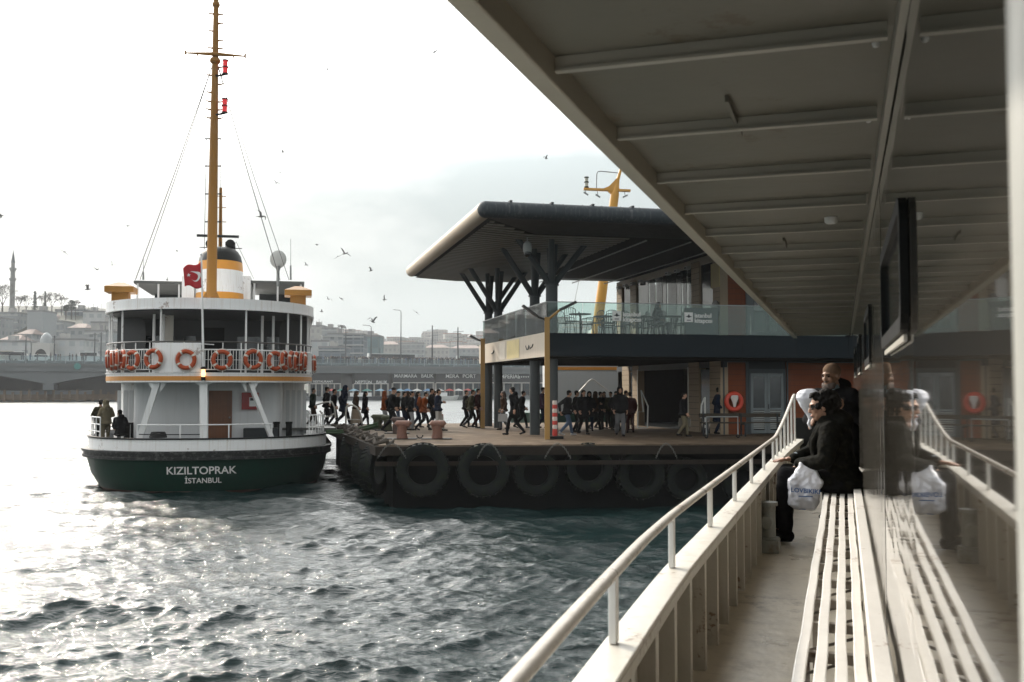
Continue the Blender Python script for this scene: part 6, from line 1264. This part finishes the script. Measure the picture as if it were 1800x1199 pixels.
def hair(m, J, kind):
    h = J['head']; f = J['face'].normalized(); b = Vector((-f.x, -f.y, 0)).normalized() if (f.x or f.y) else Vector((0, -1, 0))
    if kind == 'short': m.ball(tuple(h + b * .020 + Vector((0, 0, .045))), (.084, .096, .080), 14, 10); m.ball(tuple(h + b * .05 + Vector((0, 0, -.01))), (.070, .055, .075), 12, 8)
    if kind == 'long': m.ball(tuple(h + b * .022 + Vector((0, 0, .045))), (.090, .102, .084), 14, 10); m.tube([h + b * .05 + Vector((0, 0, .03)), h + b * .075 + Vector((0, 0, -.12)), h + b * .08 + Vector((0, 0, -.28))], [.085, .095, .06], 12)
    if kind == 'hood': m.ball(tuple(h + b * .035 + Vector((0, 0, .035))), (.112, .112, .118), 14, 10); m.tube([h + b * .05 + Vector((0, 0, .0)), h + b * .05 + Vector((0, 0, -.16))], [.11, .12], 12)
    if kind == 'cap': m.ball(tuple(h + b * .015 + Vector((0, 0, .055))), (.086, .098, .075), 14, 10); m.ball(tuple(h - b * .095 + Vector((0, 0, .045))), (.06, .06, .012), 12, 6)
MC = {}
def cached(key, fn, voxel, **k):
    if key not in MC: m = MB(); fn(m); MC[key] = remesh(m, voxel, **k)
    return MC[key]
def link_mesh(name, me, mt, parent):
    me = me; 
    if not me.materials: me.materials.append(mt)
    o = bpy.data.objects.new(name, me); C.objects.link(o); o.parent = parent; o.material_slots[0].link = 'OBJECT'; o.material_slots[0].material = mt; return o
SKIN = mat('skin', (.36, .20, .13), .55, var=.08, scale=8); SKIN2 = mat('tan skin', (.26, .14, .085), .55, var=.08, scale=8)
def cloth(name, col, **k): return mat('cloth ' + name, col, .95, spec=.04, var=.18, scale=7, bump=.5, bscale=45)
CLO = dict(black=cloth('black', (.010, .010, .011)), navy=cloth('navy', (.010, .015, .030)), darkgreen=cloth('dark green', (.014, .022, .015)), brown=cloth('brown', (.045, .026, .016)), beige=cloth('beige', (.30, .24, .18)), grey=cloth('grey', (.10, .10, .105)), lgrey=cloth('light grey', (.28, .28, .29)), jeans=cloth('jeans', (.06, .085, .13)), pale=cloth('pale', (.42, .40, .37)), rust=cloth('rust', (.17, .045, .014)), olive=cloth('olive', (.028, .027, .014)), maroon=cloth('maroon', (.025, .007, .007)), khaki=cloth('khaki', (.14, .12, .08)), purple=cloth('purple', (.05, .03, .05)))
HAIR = mat('dark hair', (.007, .006, .005), .75, spec=.12, var=.3, scale=30, bump=.8, bscale=60); HAIRB = mat('brown hair', (.05, .026, .014), .6, var=.3, scale=30, bump=.8, bscale=60)
def person(loc, rz, ps, label, top='black', leg='black', hr='short', hm=None, outfit='jacket', s=1.0, wide=0., group=None, acc=None, skin=None):
    J = pose(ps); e_ = empty('person', loc, rz, label, 'person', group); e_.scale = (s, s, s)
    link_mesh('body', cached(('body', ps), lambda m: figure_body(m, J, True, 1.25), .013, smooth=1), skin or SKIN, e_)
    L_ = {'jacket': .04, 'coat': .42, 'long': .22, 'skirt': .03}[outfit]
    link_mesh('jacket', cached(('jk', ps, L_), lambda m: jacket(m, J, 1.06, L_, hr == 'hood'), .022, smooth=2, noise=.022), CLO[top], e_)
    if outfit == 'skirt': link_mesh('skirt', cached(('sk', ps), lambda m: skirt(m, J), .022, smooth=2, noise=.03), CLO[leg], e_)
    else: link_mesh('trousers', cached(('tr', ps, wide), lambda m: trousers(m, J, 1., wide), .02, smooth=2, noise=.02), CLO[leg], e_)
    for q, sg in (('l', -1), ('r', 1)): link_mesh('shoe', cached(('sh', ps, q), lambda m: shoe(m, J, q, sg), .010, smooth=1), CLO['black'] if leg != 'jeans' else CLO['lgrey'], e_)
    link_mesh('hood' if hr == 'hood' else 'cap' if hr == 'cap' else 'hair', cached(('hr', ps, hr), lambda m: hair(m, J, hr), .012, smooth=1, noise=.008, nscale=.03), hm or (CLO[top] if hr == 'hood' else CLO['black'] if hr == 'cap' else HAIR), e_)
    if acc: acc(e_, J)
    return e_
def handbag(name, mt, size=(.20, .10, .28)):
    def f(e_, J):
        w = J['wl']; M_ = e_.matrix_basis; m = MB(); a, b, c = size
        m.add([(-b, -a, -c), (b, -a, -c), (b, a, -c), (-b, a, -c), (-b * .5, -a * .9, 0), (b * .5, -a * .9, 0), (b * .5, a * .9, 0), (-b * .5, a * .9, 0)], [(0, 1, 2, 3), (4, 5, 6, 7), (0, 1, 5, 4), (1, 2, 6, 5), (2, 3, 7, 6), (3, 0, 4, 7)])
        m.tube([(0, -a * .5, 0), (0, -a * .3, .14), (0, a * .3, .14), (0, a * .5, 0)], .010, 6)
        bpy.context.view_layer.update(); p = e_.matrix_basis @ (w + Vector((-.02, .03, -.20))); o = m.build('carried_bag', mt, bevel=.012); o.location = p; o.rotation_euler = e_.rotation_euler; tag(o, name, 'bag')
    return f
def backpack(name, mt):
    def f(e_, J):
        m = MB(); m.ball((0, 0, 0), (.15, .10, .22), 14, 10); m.ball((0, -.07, -.06), (.10, .05, .11), 10, 8); o = m.build('backpack', mt, smooth=True); o.location = e_.matrix_basis @ (J['chest'] + Vector((0, -.21, 0))); o.rotation_euler = e_.rotation_euler; tag(o, name, 'backpack')
    return f
def pier_people():
    RT, LF, CAMR, AWAY = -math.pi / 2, math.pi / 2, math.pi, 0
    bag = lambda n, c, s=(.20, .10, .28): handbag(n, mat('bag ' + str(c[0]) + str(c[2]), c, .7, var=.15), s)
    P_ = [  # px, head py, foot py, heading, pose, outfit...
     (549, 682, 737, RT, 'walk', dict(top='darkgreen', leg='brown', label='man in dark green jacket at the left end of the gangway')),
     (573, 680, 738, RT + .2, 'pocket', dict(top='black', leg='black', label='man in black on the gangway with a big grey bag', acc=bag('big grey shoulder bag of the man on the gangway', (.12, .12, .13), (.24, .12, .3)))),
     (603, 677, 748, RT, 'stride', dict(top='navy', leg='black', hr='hood', label='striding figure in a navy hooded coat behind the hoop handrail', outfit='long')),
     (625, 687, 748, RT + .2, 'walk', dict(top='brown', leg='beige', hr='long', hm=HAIRB, label='woman in a long beige skirt framed by the hoop handrail', outfit='skirt', s=.96)),
     (641, 688, 748, RT, 'walk', dict(top='black', leg='black', hr='long', label='woman in black bending her head beside the mossy bollard', outfit='long', s=.95)),
     (675, 688, 752, RT, 'walk', dict(top='rust', leg='lgrey', hr='hood', label='person in rust orange hood behind the striding man in black', s=.97)),
     (687, 680, 760, RT, 'stride', dict(top='black', leg='black', hr='cap', label='striding man in black with peaked cap behind the rusty bollards')),
     (709, 690, 752, RT, 'walk', dict(top='black', leg='navy', label='short figure in black left of the pale jeans', s=.96)),
     (722, 688, 757, RT, 'pocket', dict(top='black', leg='lgrey', hr='short', label='person in black jacket and pale grey jeans above the rusty bollards', wide=.01, acc=backpack('black backpack on the walker in pale grey jeans', CLO['black']))),
     (733, 693, 752, RT, 'walk', dict(top='navy', leg='navy', hr='long', label='figure in dark blue between pale jeans and rust backpack', s=.94)),
     (744, 688, 757, RT, 'stride', dict(top='rust', leg='black', hr='short', label='walker in rust orange top with backpack', s=.97, acc=backpack('rust orange backpack on the walker in black trousers', CLO['rust']))),
     (757, 683, 752, RT, 'pocket', dict(top='black', leg='black', label='tall figure in black just behind the navy jacket')),
     (769, 684, 758, RT, 'carry', dict(top='navy', leg='pale', label='man in navy jacket and cream trousers above the right rusty bollard', wide=.012, acc=bag('white bag with red print hanging by the cream trousers', (.55, .30, .26), (.14, .08, .2)))),
     (827, 684, 753, RT, 'stride', dict(top='olive', leg='black', label='striding man in an olive jacket near the thin mustard post')),
     (839, 683, 753, RT, 'walk', dict(top='maroon', leg='maroon', label='figure in maroon half behind the thin mustard post')),
     (905, 679, 765, RT + 2.6, 'stride', dict(top='black', leg='black', outfit='long', label='broad man in black coat running between the two middle columns', s=1.04)),
     (886, 688, 756, LF, 'walk', dict(top='brown', leg='grey', hr='long', hm=HAIRB, label='woman with a pale bag behind the running man', s=.97, acc=bag('pale grey tote bag swinging behind the running man', (.38, .37, .36), (.2, .08, .3)))),
     (916, 686, 753, RT, 'stride', dict(top='black', leg='black', label='dark walker just right of the running man', s=.98)),
     (953, 681, 754, RT, 'walk', dict(top='purple', leg='navy', label='figure in purple grey behind the thick mustard post')),
     (996, 685, 766, RT + .35, 'stride', dict(top='black', leg='jeans', label='man in open black jacket and blue jeans beside the banded post')),
     (1025, 686, 764, CAMR + .4, 'walk', dict(top='black', leg='black', hr='long', label='long haired woman in black right of the blue jeans', outfit='long')),
     (1046, 691, 756, RT, 'carry', dict(top='brown', leg='black', hr='hood', label='hooded figure in brown pointing up in the waiting crowd', s=.98)),
     (1062, 692, 754, CAMR, 'pocket', dict(top='black', leg='black', hr='long', hm=HAIRB, label='waiting figure with brown hair in the crowd middle', s=.96)),
     (1074, 693, 755, CAMR - .4, 'walk', dict(top='olive', leg='black', label='waiting figure in olive behind the grey trousers')),
     (1090, 681, 767, CAMR, 'walk', dict(top='black', leg='grey', hr='hood', wide=.02, label='person in black hoodie and wide grey trousers walking forward', s=1.02)),
     (1108, 689, 762, AWAY, 'walk', dict(top='maroon', leg='maroon', label='figure with a pale stripe on the sleeve next to the step rail')),
     (1201, 690, 768, RT - .2, 'walk', dict(top='black', leg='khaki', label='woman in black jacket and khaki trousers in the dark opening', acc=bag('large brown grey bag of the woman in khaki trousers', (.10, .09, .07), (.22, .1, .3))), ),
     (1262, 681, 757, RT, 'pocket', dict(top='navy', leg='navy', label='bearded man in long navy coat by the red ring buoy', outfit='coat')),
     (1357, 692, 760, LF, 'phone', dict(top='black', leg='black', hr='hood', label='dark hooded figure standing in for a reflection in the grey double door', s=.95))]  # added figure, takes the place of a dark reflection in the door panes
    P_ += [(586, 684, 745, RT, 'walk', dict(top='black', leg='black', label='dark walker between the gangway man and the navy hood')),
     (698, 688, 752, RT, 'pocket', dict(top='black', leg='jeans', hr='cap', label='capped figure close behind the striding man in black', s=.97)),
     (716, 691, 750, RT, 'walk', dict(top='brown', leg='black', hr='hood', label='brown hooded figure behind the pale grey jeans', s=.96)),
     (762, 687, 750, RT, 'walk', dict(top='black', leg='black', hr='long', label='long haired figure in black behind the navy jacket', outfit='long', s=.95)),
     (818, 686, 751, RT, 'walk', dict(top='black', leg='black', label='dark walker trailing left of the olive jacket')),
     (1012, 687, 760, RT, 'pocket', dict(top='black', leg='black', label='figure in black directly behind the man in blue jeans')),
     (1036, 689, 758, CAMR, 'pocket', dict(top='black', leg='navy', hr='hood', outfit='long', label='black hooded coat between the long haired woman and the pointing figure')),
     (1054, 690, 754, RT, 'walk', dict(top='black', leg='black', label='dark figure right of the hooded brown figure')),
     (1083, 688, 757, CAMR, 'pocket', dict(top='black', leg='black', hr='cap', label='capped dark figure at the left shoulder of the grey trousers')),
     (1099, 687, 757, RT, 'walk', dict(top='black', leg='black', outfit='coat', label='long black coat at the right shoulder of the grey trousers'))]
    for px, hy, fy, hd, ps, k in P_:
        p = hit(WORLD, px, fy, 2, 1.9)
        if p.y > 44: p = hit(WORLD, px, fy, 1, 44); p.z = 1.9
        if 1250 < px: p = hit(WORLD, px, 760, 1, 36.6 if px < 1300 else 37.4); p.z = 1.9
        H = hit(WORLD, px, hy, 1, p.y).z - p.z; s = k.pop('s', 1.0); s = max(.88, min(1.06, H / 1.74)); person(p, hd, ps, s=s, group='people walking on the pier', **k)
    # terrace customer
    bx = bxof(1155, 2.6); person(PIER.w(bx, 2.6, 5.47), PIER.a + math.pi + .5, 'sit', 'hooded customer sitting at a terrace table before the curtains', top='black', leg='black', hr='hood', s=.98)
    o = dup([c for c in bpy.data.objects if c.name == 'terrace_chair'][0]); o.location = PIER.w(bx, 2.72, 5.47); o.rotation_euler = (0, 0, PIER.a + math.pi + .5); o['label'] = 'dark metal terrace chair under the hooded customer'
    # passengers on the moored ferry's stern
    for px, hy, y, hd, ps, k in ((187, 697, 2.6, AWAY + .5, 'phone', dict(top='khaki', leg='khaki', hr='hood', label='passenger in a khaki hooded coat at the stern rail, back to the camera')), (177, 703, 3.6, AWAY + .2, 'pocket', dict(top='olive', leg='black', hr='short', label='passenger behind the khaki coat at the stern rail')), (213, 708, 2.4, .6, 'sit', dict(top='black', leg='lgrey', hr='short', label='passenger in black sitting by the stern bitts, back turned'))):
        q = hit(KIZ, px, 720, 1, y); person(KIZ.w(q.x, y, 1.45), hd + KIZ.a, ps, s=.98 if ps != 'sit' else 1.02, group='passengers at the moored ferry stern', **k)
pier_people()
# two passengers of our own ferry ------------------------------------
def sitting_passenger():
    """sits on the bench facing the water (-x of the ferry); local frame of figure: faces +y, so turned +90 degrees"""
    base = OWN.w(-.01, 8.72, 0); e_ = empty('person', base, OWN.a + math.pi / 2 + .10, 'dark haired person in sunglasses sitting on the bench with one hand on the bulwark', 'person')
    J = {k: Vector(v) for k, v in dict(pel=(0, .0, .54), chest=(0, .07, .82), neck=(0, .12, 1.0), head=(0, .165, 1.130), face=(-.10, 1, -.12), kl=(-.12, .46, .57), al=(-.10, .47, .10), kr=(.15, .44, .57), ar=(.16, .50, .10), el=(-.27, .16, .70), wl=(-.10, .36, .66), er=(.27, .22, .74), wr=(.14, .40, .685)).items()}
    # the figure's left side (-x local) is towards the camera
    m = MB(); head_parts(m, J['head'], J['face'], 1.0); cap(m, J['neck'] - Vector((0, 0, .04)), J['head'] - Vector((0, .02, .06)), .054, .050)
    blob(m, J['chest'], (.13, .09, .15)); cap(m, J['pel'], J['chest'], .10, .10); sh = {s: J['neck'] + Vector((s * .165, -.01, -.06)) for s in (-1, 1)}; cap(m, sh[-1], sh[1], .05, .05)
    for s, q in ((-1, 'l'), (1, 'r')): cap(m, sh[s], J['e' + q], .044, .036); cap(m, J['e' + q], J['w' + q], .035, .025); cap(m, J['pel'] + Vector((s * .09, .02, -.02)), J['k' + q], .078, .052); cap(m, J['k' + q], J['a' + q], .05, .036)
    hand_parts(m, J['wr'], (-.25, 1, -.05), (0, .1, 1), 1, .22, .98); hand_parts(m, J['wl'], (-.05, .55, -.75), (-.3, .6, .5), -1, .95, .98)
    link_mesh('body', remesh(m, .0052, smooth=2), SKIN, e_)
    CO = mat('camouflage dark coat', (.006, .006, .005), .9, spec=.06, var=.5, scale=9, bump=1., bscale=22, stain=(.018, .016, .010)); m = MB()
    jacket(m, J, 1.08, .0, True); m.tube([(0, .085, .97), (0, .10, 1.03), (0, .105, 1.065)], [.115, .098, .088], 16); m.ball((0, .0, 1.0), (.15, .09, .09), 14, 10); m.ball((0, -.03, .50), (.20, .19, .12), 16, 10); m.ball((-.02, .18, .52), (.19, .16, .09), 14, 8)
    for k in range(3): m.tube([(-.12 + .12 * k, .17, 1.0), (-.13 + .12 * k, .24, .85), (-.12 + .1 * k, .23, .66)], .022, 8)
    link_mesh('coat', remesh(m, .011, smooth=2, noise=.030, nscale=.09), CO, e_)
    m = MB(); cap(m, J['wl'] + (J['el'] - J['wl']) * .02, J['wl'].lerp(J['el'], .40), .043, .047); cap(m, J['wr'] + (J['er'] - J['wr']) * .10, J['wr'].lerp(J['er'], .35), .043, .046); link_mesh('cuff', remesh(m, .008, smooth=2, noise=.01), cloth('pale blue cuff', (.30, .34, .38)), e_)
    m = MB(); trousers(m, J, 1.02); link_mesh('trousers', remesh(m, .011, smooth=2, noise=.02), CLO['black'], e_)
    for q, s in (('l', -1), ('r', 1)): m = MB(); shoe(m, J, q, s); link_mesh('shoe', remesh(m, .008, smooth=1), CLO['black'], e_)
    # wavy hair: big tousled mass
    m = MB(); h = J['head']; r_ = random.Random(5); m.ball(tuple(h + Vector((.0, -.045, .035))), (.098, .098, .092), 16, 12); m.ball(tuple(h + Vector((0, -.085, -.04))), (.088, .065, .10), 14, 10)
    for k in range(90):
        a = r_.uniform(0, 6.28); t = r_.uniform(.05, 1.9); q = Vector((math.sin(t) * math.cos(a) * .096, -.04 + math.sin(t) * math.sin(a) * .105, .035 + math.cos(t) * .095))
        if q.y > .035 and q.z < .062: continue
        m.ball(tuple(h + q), r_.uniform(.015, .030), 8, 6)
    for k in range(6): m.tube([h + Vector((-.05 + .02 * k, .03, .11)), h + Vector((-.05 + .02 * k, .075, .10)), h + Vector((-.055 + .022 * k, .092, .072))], [.02, .017, .007], 7)
    link_mesh('hair', remesh(m, .0055, smooth=1, noise=.012, nscale=.02), HAIR, e_)
    # sunglasses
    f = J['face'].normalized(); s_ = Vector((f.y, -f.x, 0)).normalized(); u = s_.cross(f); hc = J['head']; m = MB()
    for sg in (-1, 1):
        c = hc + f * .093 + s_ * sg * .034 + u * .008; n = 14; pts = [c + s_ * .030 * math.cos(2 * math.pi * j / n) + u * .022 * math.sin(2 * math.pi * j / n) - f * (.012 * abs(math.cos(2 * math.pi * j / n)) if 1 else 0) for j in range(n)]; m.add(pts + [p - f * .006 for p in pts], [tuple(range(n)), tuple(range(2 * n - 1, n - 1, -1))] + [(i, (i + 1) % n, n + (i + 1) % n, n + i) for i in range(n)])
        m.bar(hc + f * .085 + s_ * sg * .068 + u * .012, hc - f * .01 + s_ * sg * .080 + u * .008, .006, .013)
    m.bar(hc + f * .100 - s_ * .008 + u * .014, hc + f * .100 + s_ * .008 + u * .014, .006, .006); o = m.build('sunglasses', mat('black glossy lens', (.006, .006, .006), .12), e_, smooth=True)
    m = MB(); q = MB(); c = hc + f * .088 - u * .065; m.tube([c - s_ * .022, c + f * .004, c + s_ * .022], [.003, .0062, .003], 8); m.build('lips', mat('lips', (.30, .10, .08), .5), e_, smooth=True)
    # shopping bag hanging from the near hand
    M_ = Matrix.Translation(base) @ Matrix.Rotation(OWN.a + math.pi / 2 + .10, 4, 'Z')
    hl = M_ @ (J['wl'] + Vector((-.03, .075, -.10)))
    # the bag hangs in its own frame: x right along the view across the deck
    bo = OWN.w(-.305, 8.50, .425); e2 = empty('shopping_bag', bo, OWN.a + R(4), 'white plastic shopping bag with blue lettering hanging from the seated person hand', 'bag')
    BG = mat('white plastic', (.6, .55, .52)); BGM = mat('crinkled bag film', (.62, .63, .68), .35, var=.05, bump=1.3, bscale=7, wave=(3, 3, 1.2))
    out_ = [(-.035, .255), (-.060, .19), (-.135, .085), (-.128, -.07), (-.142, -.15), (-.08, -.18), (.02, -.195), (.075, -.19), (.105, -.12), (.125, .03), (.142, .08), (.095, .19), (.06, .25), (.03, .225)]
    m = MB(); L_ = 9; n = len(out_); cx, cz = 0, 0; vs = []
    for i in range(L_ + 1):
        t = -1 + 2 * i / L_; k = math.sqrt(max(0, 1 - t * t)) ** .6 if abs(t) < 1 else 0; k = .55 + .45 * k
        for j, (x, z) in enumerate(out_): ww = .075 * (1 - max(0, (z - .05)) / .30) + .008; vs.append((x * k, t * ww + .006 * math.sin(j * 2.4), z * k + (1 - k) * .0))
    m.add(vs, [tuple(range(n))[::-1], tuple(L_ * n + j for j in range(n))] + [(i * n + j, i * n + (j + 1) % n, (i + 1) * n + (j + 1) % n, (i + 1) * n + j) for i in range(L_) for j in range(n)])
    m.v = [(x, y, z * .86 + .035) for x, y, z in m.v]; me = remesh(m, .008, smooth=3, noise=.04, nscale=.07); link_mesh('bag_body', me, BGM, e2)
    m = MB(); loc = Matrix.Rotation(-(OWN.a + R(4)), 4, 'Z') @ Matrix.Translation(-bo)
    hh = loc @ hl
    for sx in (-.02, .045): m.tube([Vector((sx, 0, .21)), Vector((sx * .6, 0, .25)).lerp(hh, .5), hh + Vector((.0, -.005, .0)), hh + Vector((.015, .0, .02))], [.018, .010, .008, .006], 8)
    m.build('handle', BGM, e2, smooth=True)
    BL = mat('blue print', (.03, .10, .28), .5)
    text('lettering', 'LOVBIKIKI', .050, BL, e2, upright(.0, -.112, .035, 0) @ Matrix.Rotation(R(-3), 4, 'Z'), bold=.0012, extrude=.0005); m = MB(); m.box(-.055, .055, -.113, -.111, -.012, -.004); m.build('lettering', BL, e2); m = MB(); m.box(-.05, -.0, -.106, -.104, -.115, -.109); m.build('lettering', BL, e2)
sitting_passenger()
def standing_passenger():
    base = OWN.w(-.02, 10.2, 0); rz = OWN.a + math.pi / 2 + 1.05
    e_ = empty('person', base, rz, 'bearded man in a tan knit cap leaning behind the seated passenger', 'person'); J = pose('lean'); J['pel'] = Vector((.0, .06, .90)); J['chest'] = Vector((0, .08, 1.12)); J['neck'] = Vector((0, .11, 1.27)); J['head'] = Vector((0, .17, 1.40)); J['face'] = Vector((.15, 1, -.12)); J['wl'] = Vector((-.20, .32, 1.16)); J['el'] = Vector((-.27, .12, 1.0)); J['wr'] = Vector((.10, .34, .97)); J['er'] = Vector((.26, .14, .98)); J['kl'] = Vector((-.12, .22, .48)); J['al'] = Vector((-.14, .20, .09))
    m = MB(); head_parts(m, J['head'], J['face']); cap(m, J['neck'] - Vector((0, 0, .03)), J['head'] - Vector((0, .02, .06)), .06, .056); sh = {s: J['neck'] + Vector((s * .165, -.01, -.06)) for s in (-1, 1)}
    blob(m, J['chest'], (.14, .10, .15)); cap(m, J['pel'], J['chest'], .10, .10); cap(m, sh[-1], sh[1], .05, .05)
    for s, q in ((-1, 'l'), (1, 'r')): cap(m, sh[s], J['e' + q], .046, .036); cap(m, J['e' + q], J['w' + q], .036, .026); cap(m, J['pel'] + Vector((s * .09, 0, -.03)), J['k' + q], .08, .052); cap(m, J['k' + q], J['a' + q], .052, .036)
    hand_parts(m, J['wl'], (-.1, .9, .1), (-.8, .1, .5), -1, .7, 1.); hand_parts(m, J['wr'], (-.3, .9, .0), (.8, .1, .5), 1, .7, 1.)
    link_mesh('body', remesh(m, .0062, smooth=2), SKIN2, e_)
    m = MB(); jacket(m, J, 1.12, .30, True); link_mesh('jacket', remesh(m, .013, smooth=2, noise=.03, nscale=.1), CLO['black'], e_)
    m = MB(); trousers(m, J, 1.05); link_mesh('trousers', remesh(m, .013, smooth=2, noise=.02), CLO['black'], e_)
    for q, s in (('l', -1), ('r', 1)): m = MB(); shoe(m, J, q, s); link_mesh('shoe', remesh(m, .009, smooth=1), CLO['black'], e_)
    h = J['head']; f = J['face'].normalized(); s_ = Vector((f.y, -f.x, 0)).normalized(); u = s_.cross(f)
    m = MB(); m.ball(tuple(h + Vector((0, -.012, .052))), (.083, .098, .075), 16, 12); link_mesh('knit_cap', remesh(m, .007, smooth=1, noise=.004), cloth('tan knit', (.20, .13, .09)), e_)
    m = MB(); 
    for k in range(26): a = -1.3 + 2.6 * k / 25; m.ball(tuple(h + f * (.035 + .045 * math.cos(a)) + s_ * .062 * math.sin(a) - u * (.072 + .012 * math.cos(a) + .01 * (k % 3))), .021, 8, 6)
    m.tube([h + f * .080 - u * .046 - s_ * .03, h + f * .094 - u * .044, h + f * .080 - u * .046 + s_ * .03], [.006, .010, .006], 8); link_mesh('beard', remesh(m, .006, smooth=1, noise=.008, nscale=.02), mat('grey brown beard', (.07, .05, .04), .8, var=.4, scale=40), e_)
    m = MB()
    for sg in (-1, 1): m = MB(); m.ball(tuple(h + f * .080 + s_ * sg * .032 + u * .004), (.011, .011, .007), 8, 6); m.build('eye', BLACK, e_, smooth=True)
    m = MB()
    for sg in (-1, 1): m.tube([h + f * .088 + s_ * sg * .014 + u * .022, h + f * .084 + s_ * sg * .048 + u * .020], .005, 6)
    m.build('eyebrows', HAIR, e_)
    m = MB(); m.tube([J['neck'] + Vector((-.06, .03, .03)), J['neck'] + Vector((0, .09, .0)), J['neck'] + Vector((.05, .05, .03))], [.03, .035, .03], 10); m.ball(tuple(J['neck'] + Vector((-.03, .10, -.03))), (.035, .03, .05), 10, 8); link_mesh('scarf', remesh(m, .008, smooth=1, noise=.01), cloth('pale blue scarf', (.24, .32, .36)), e_)
    # white inflated bag held up in front
    top = hit(OWN, 1423, 684, 1, 9.75); bot = hit(OWN, 1429, 737, 1, 9.75); e2 = empty('white_bag', OWN.w(top.x, 9.75, bot.z), OWN.a, 'puffed white plastic bag tied at its lower tip held up before the bearded man', 'bag'); H = top.z - bot.z; m = MB()
    m.lathe([(.004, -.02), (.02, .0), (.05, H * .22), (.095, H * .48), (.118, H * .70), (.105, H * .88), (.05, H * .985), (.0, H)], (0, 0, 0), 22, sy=.8)
    m2 = MB(); m2.v = [(x - .010 * 0 + .02 * (1 - z / H) * 0 - .012 * (z > H * .6), y, z) for x, y, z in m.v]; m2.f = m.f; m2.mi = m.mi
    link_mesh('bag_body', remesh(m2, .008, smooth=2, noise=.03, nscale=.12), bpy.data.materials['crinkled bag film'], e2)
    m = MB(); m.tube([(0, 0, 0), (-.012, -.01, -.04), (.005, 0, -.09)], [.012, .016, .008], 8); m.build('knot', bpy.data.materials['crinkled bag film'], e2, smooth=True)
standing_passenger()
# ------------------------------------------------------------------ air
def haze():
    m = bpy.data.materials.new('haze'); m.use_nodes = True; t = m.node_tree; t.nodes.remove(t.nodes['Principled BSDF']); v = t.nodes.new('ShaderNodeVolumePrincipled'); v.inputs['Color'].default_value = (.93, .96, 1, 1); v.inputs['Density'].default_value = HAZE; v.inputs['Anisotropy'].default_value = .15
    t.links.new(v.outputs[0], t.nodes['Material Output'].inputs['Volume']); b = MB(); b.box(-1600, 1600, -1500, 1600, -5, 140); o = b.build('haze', m); tag(o, 'thin bright harbour haze', kind='stuff')
HAZE = .00019
haze()
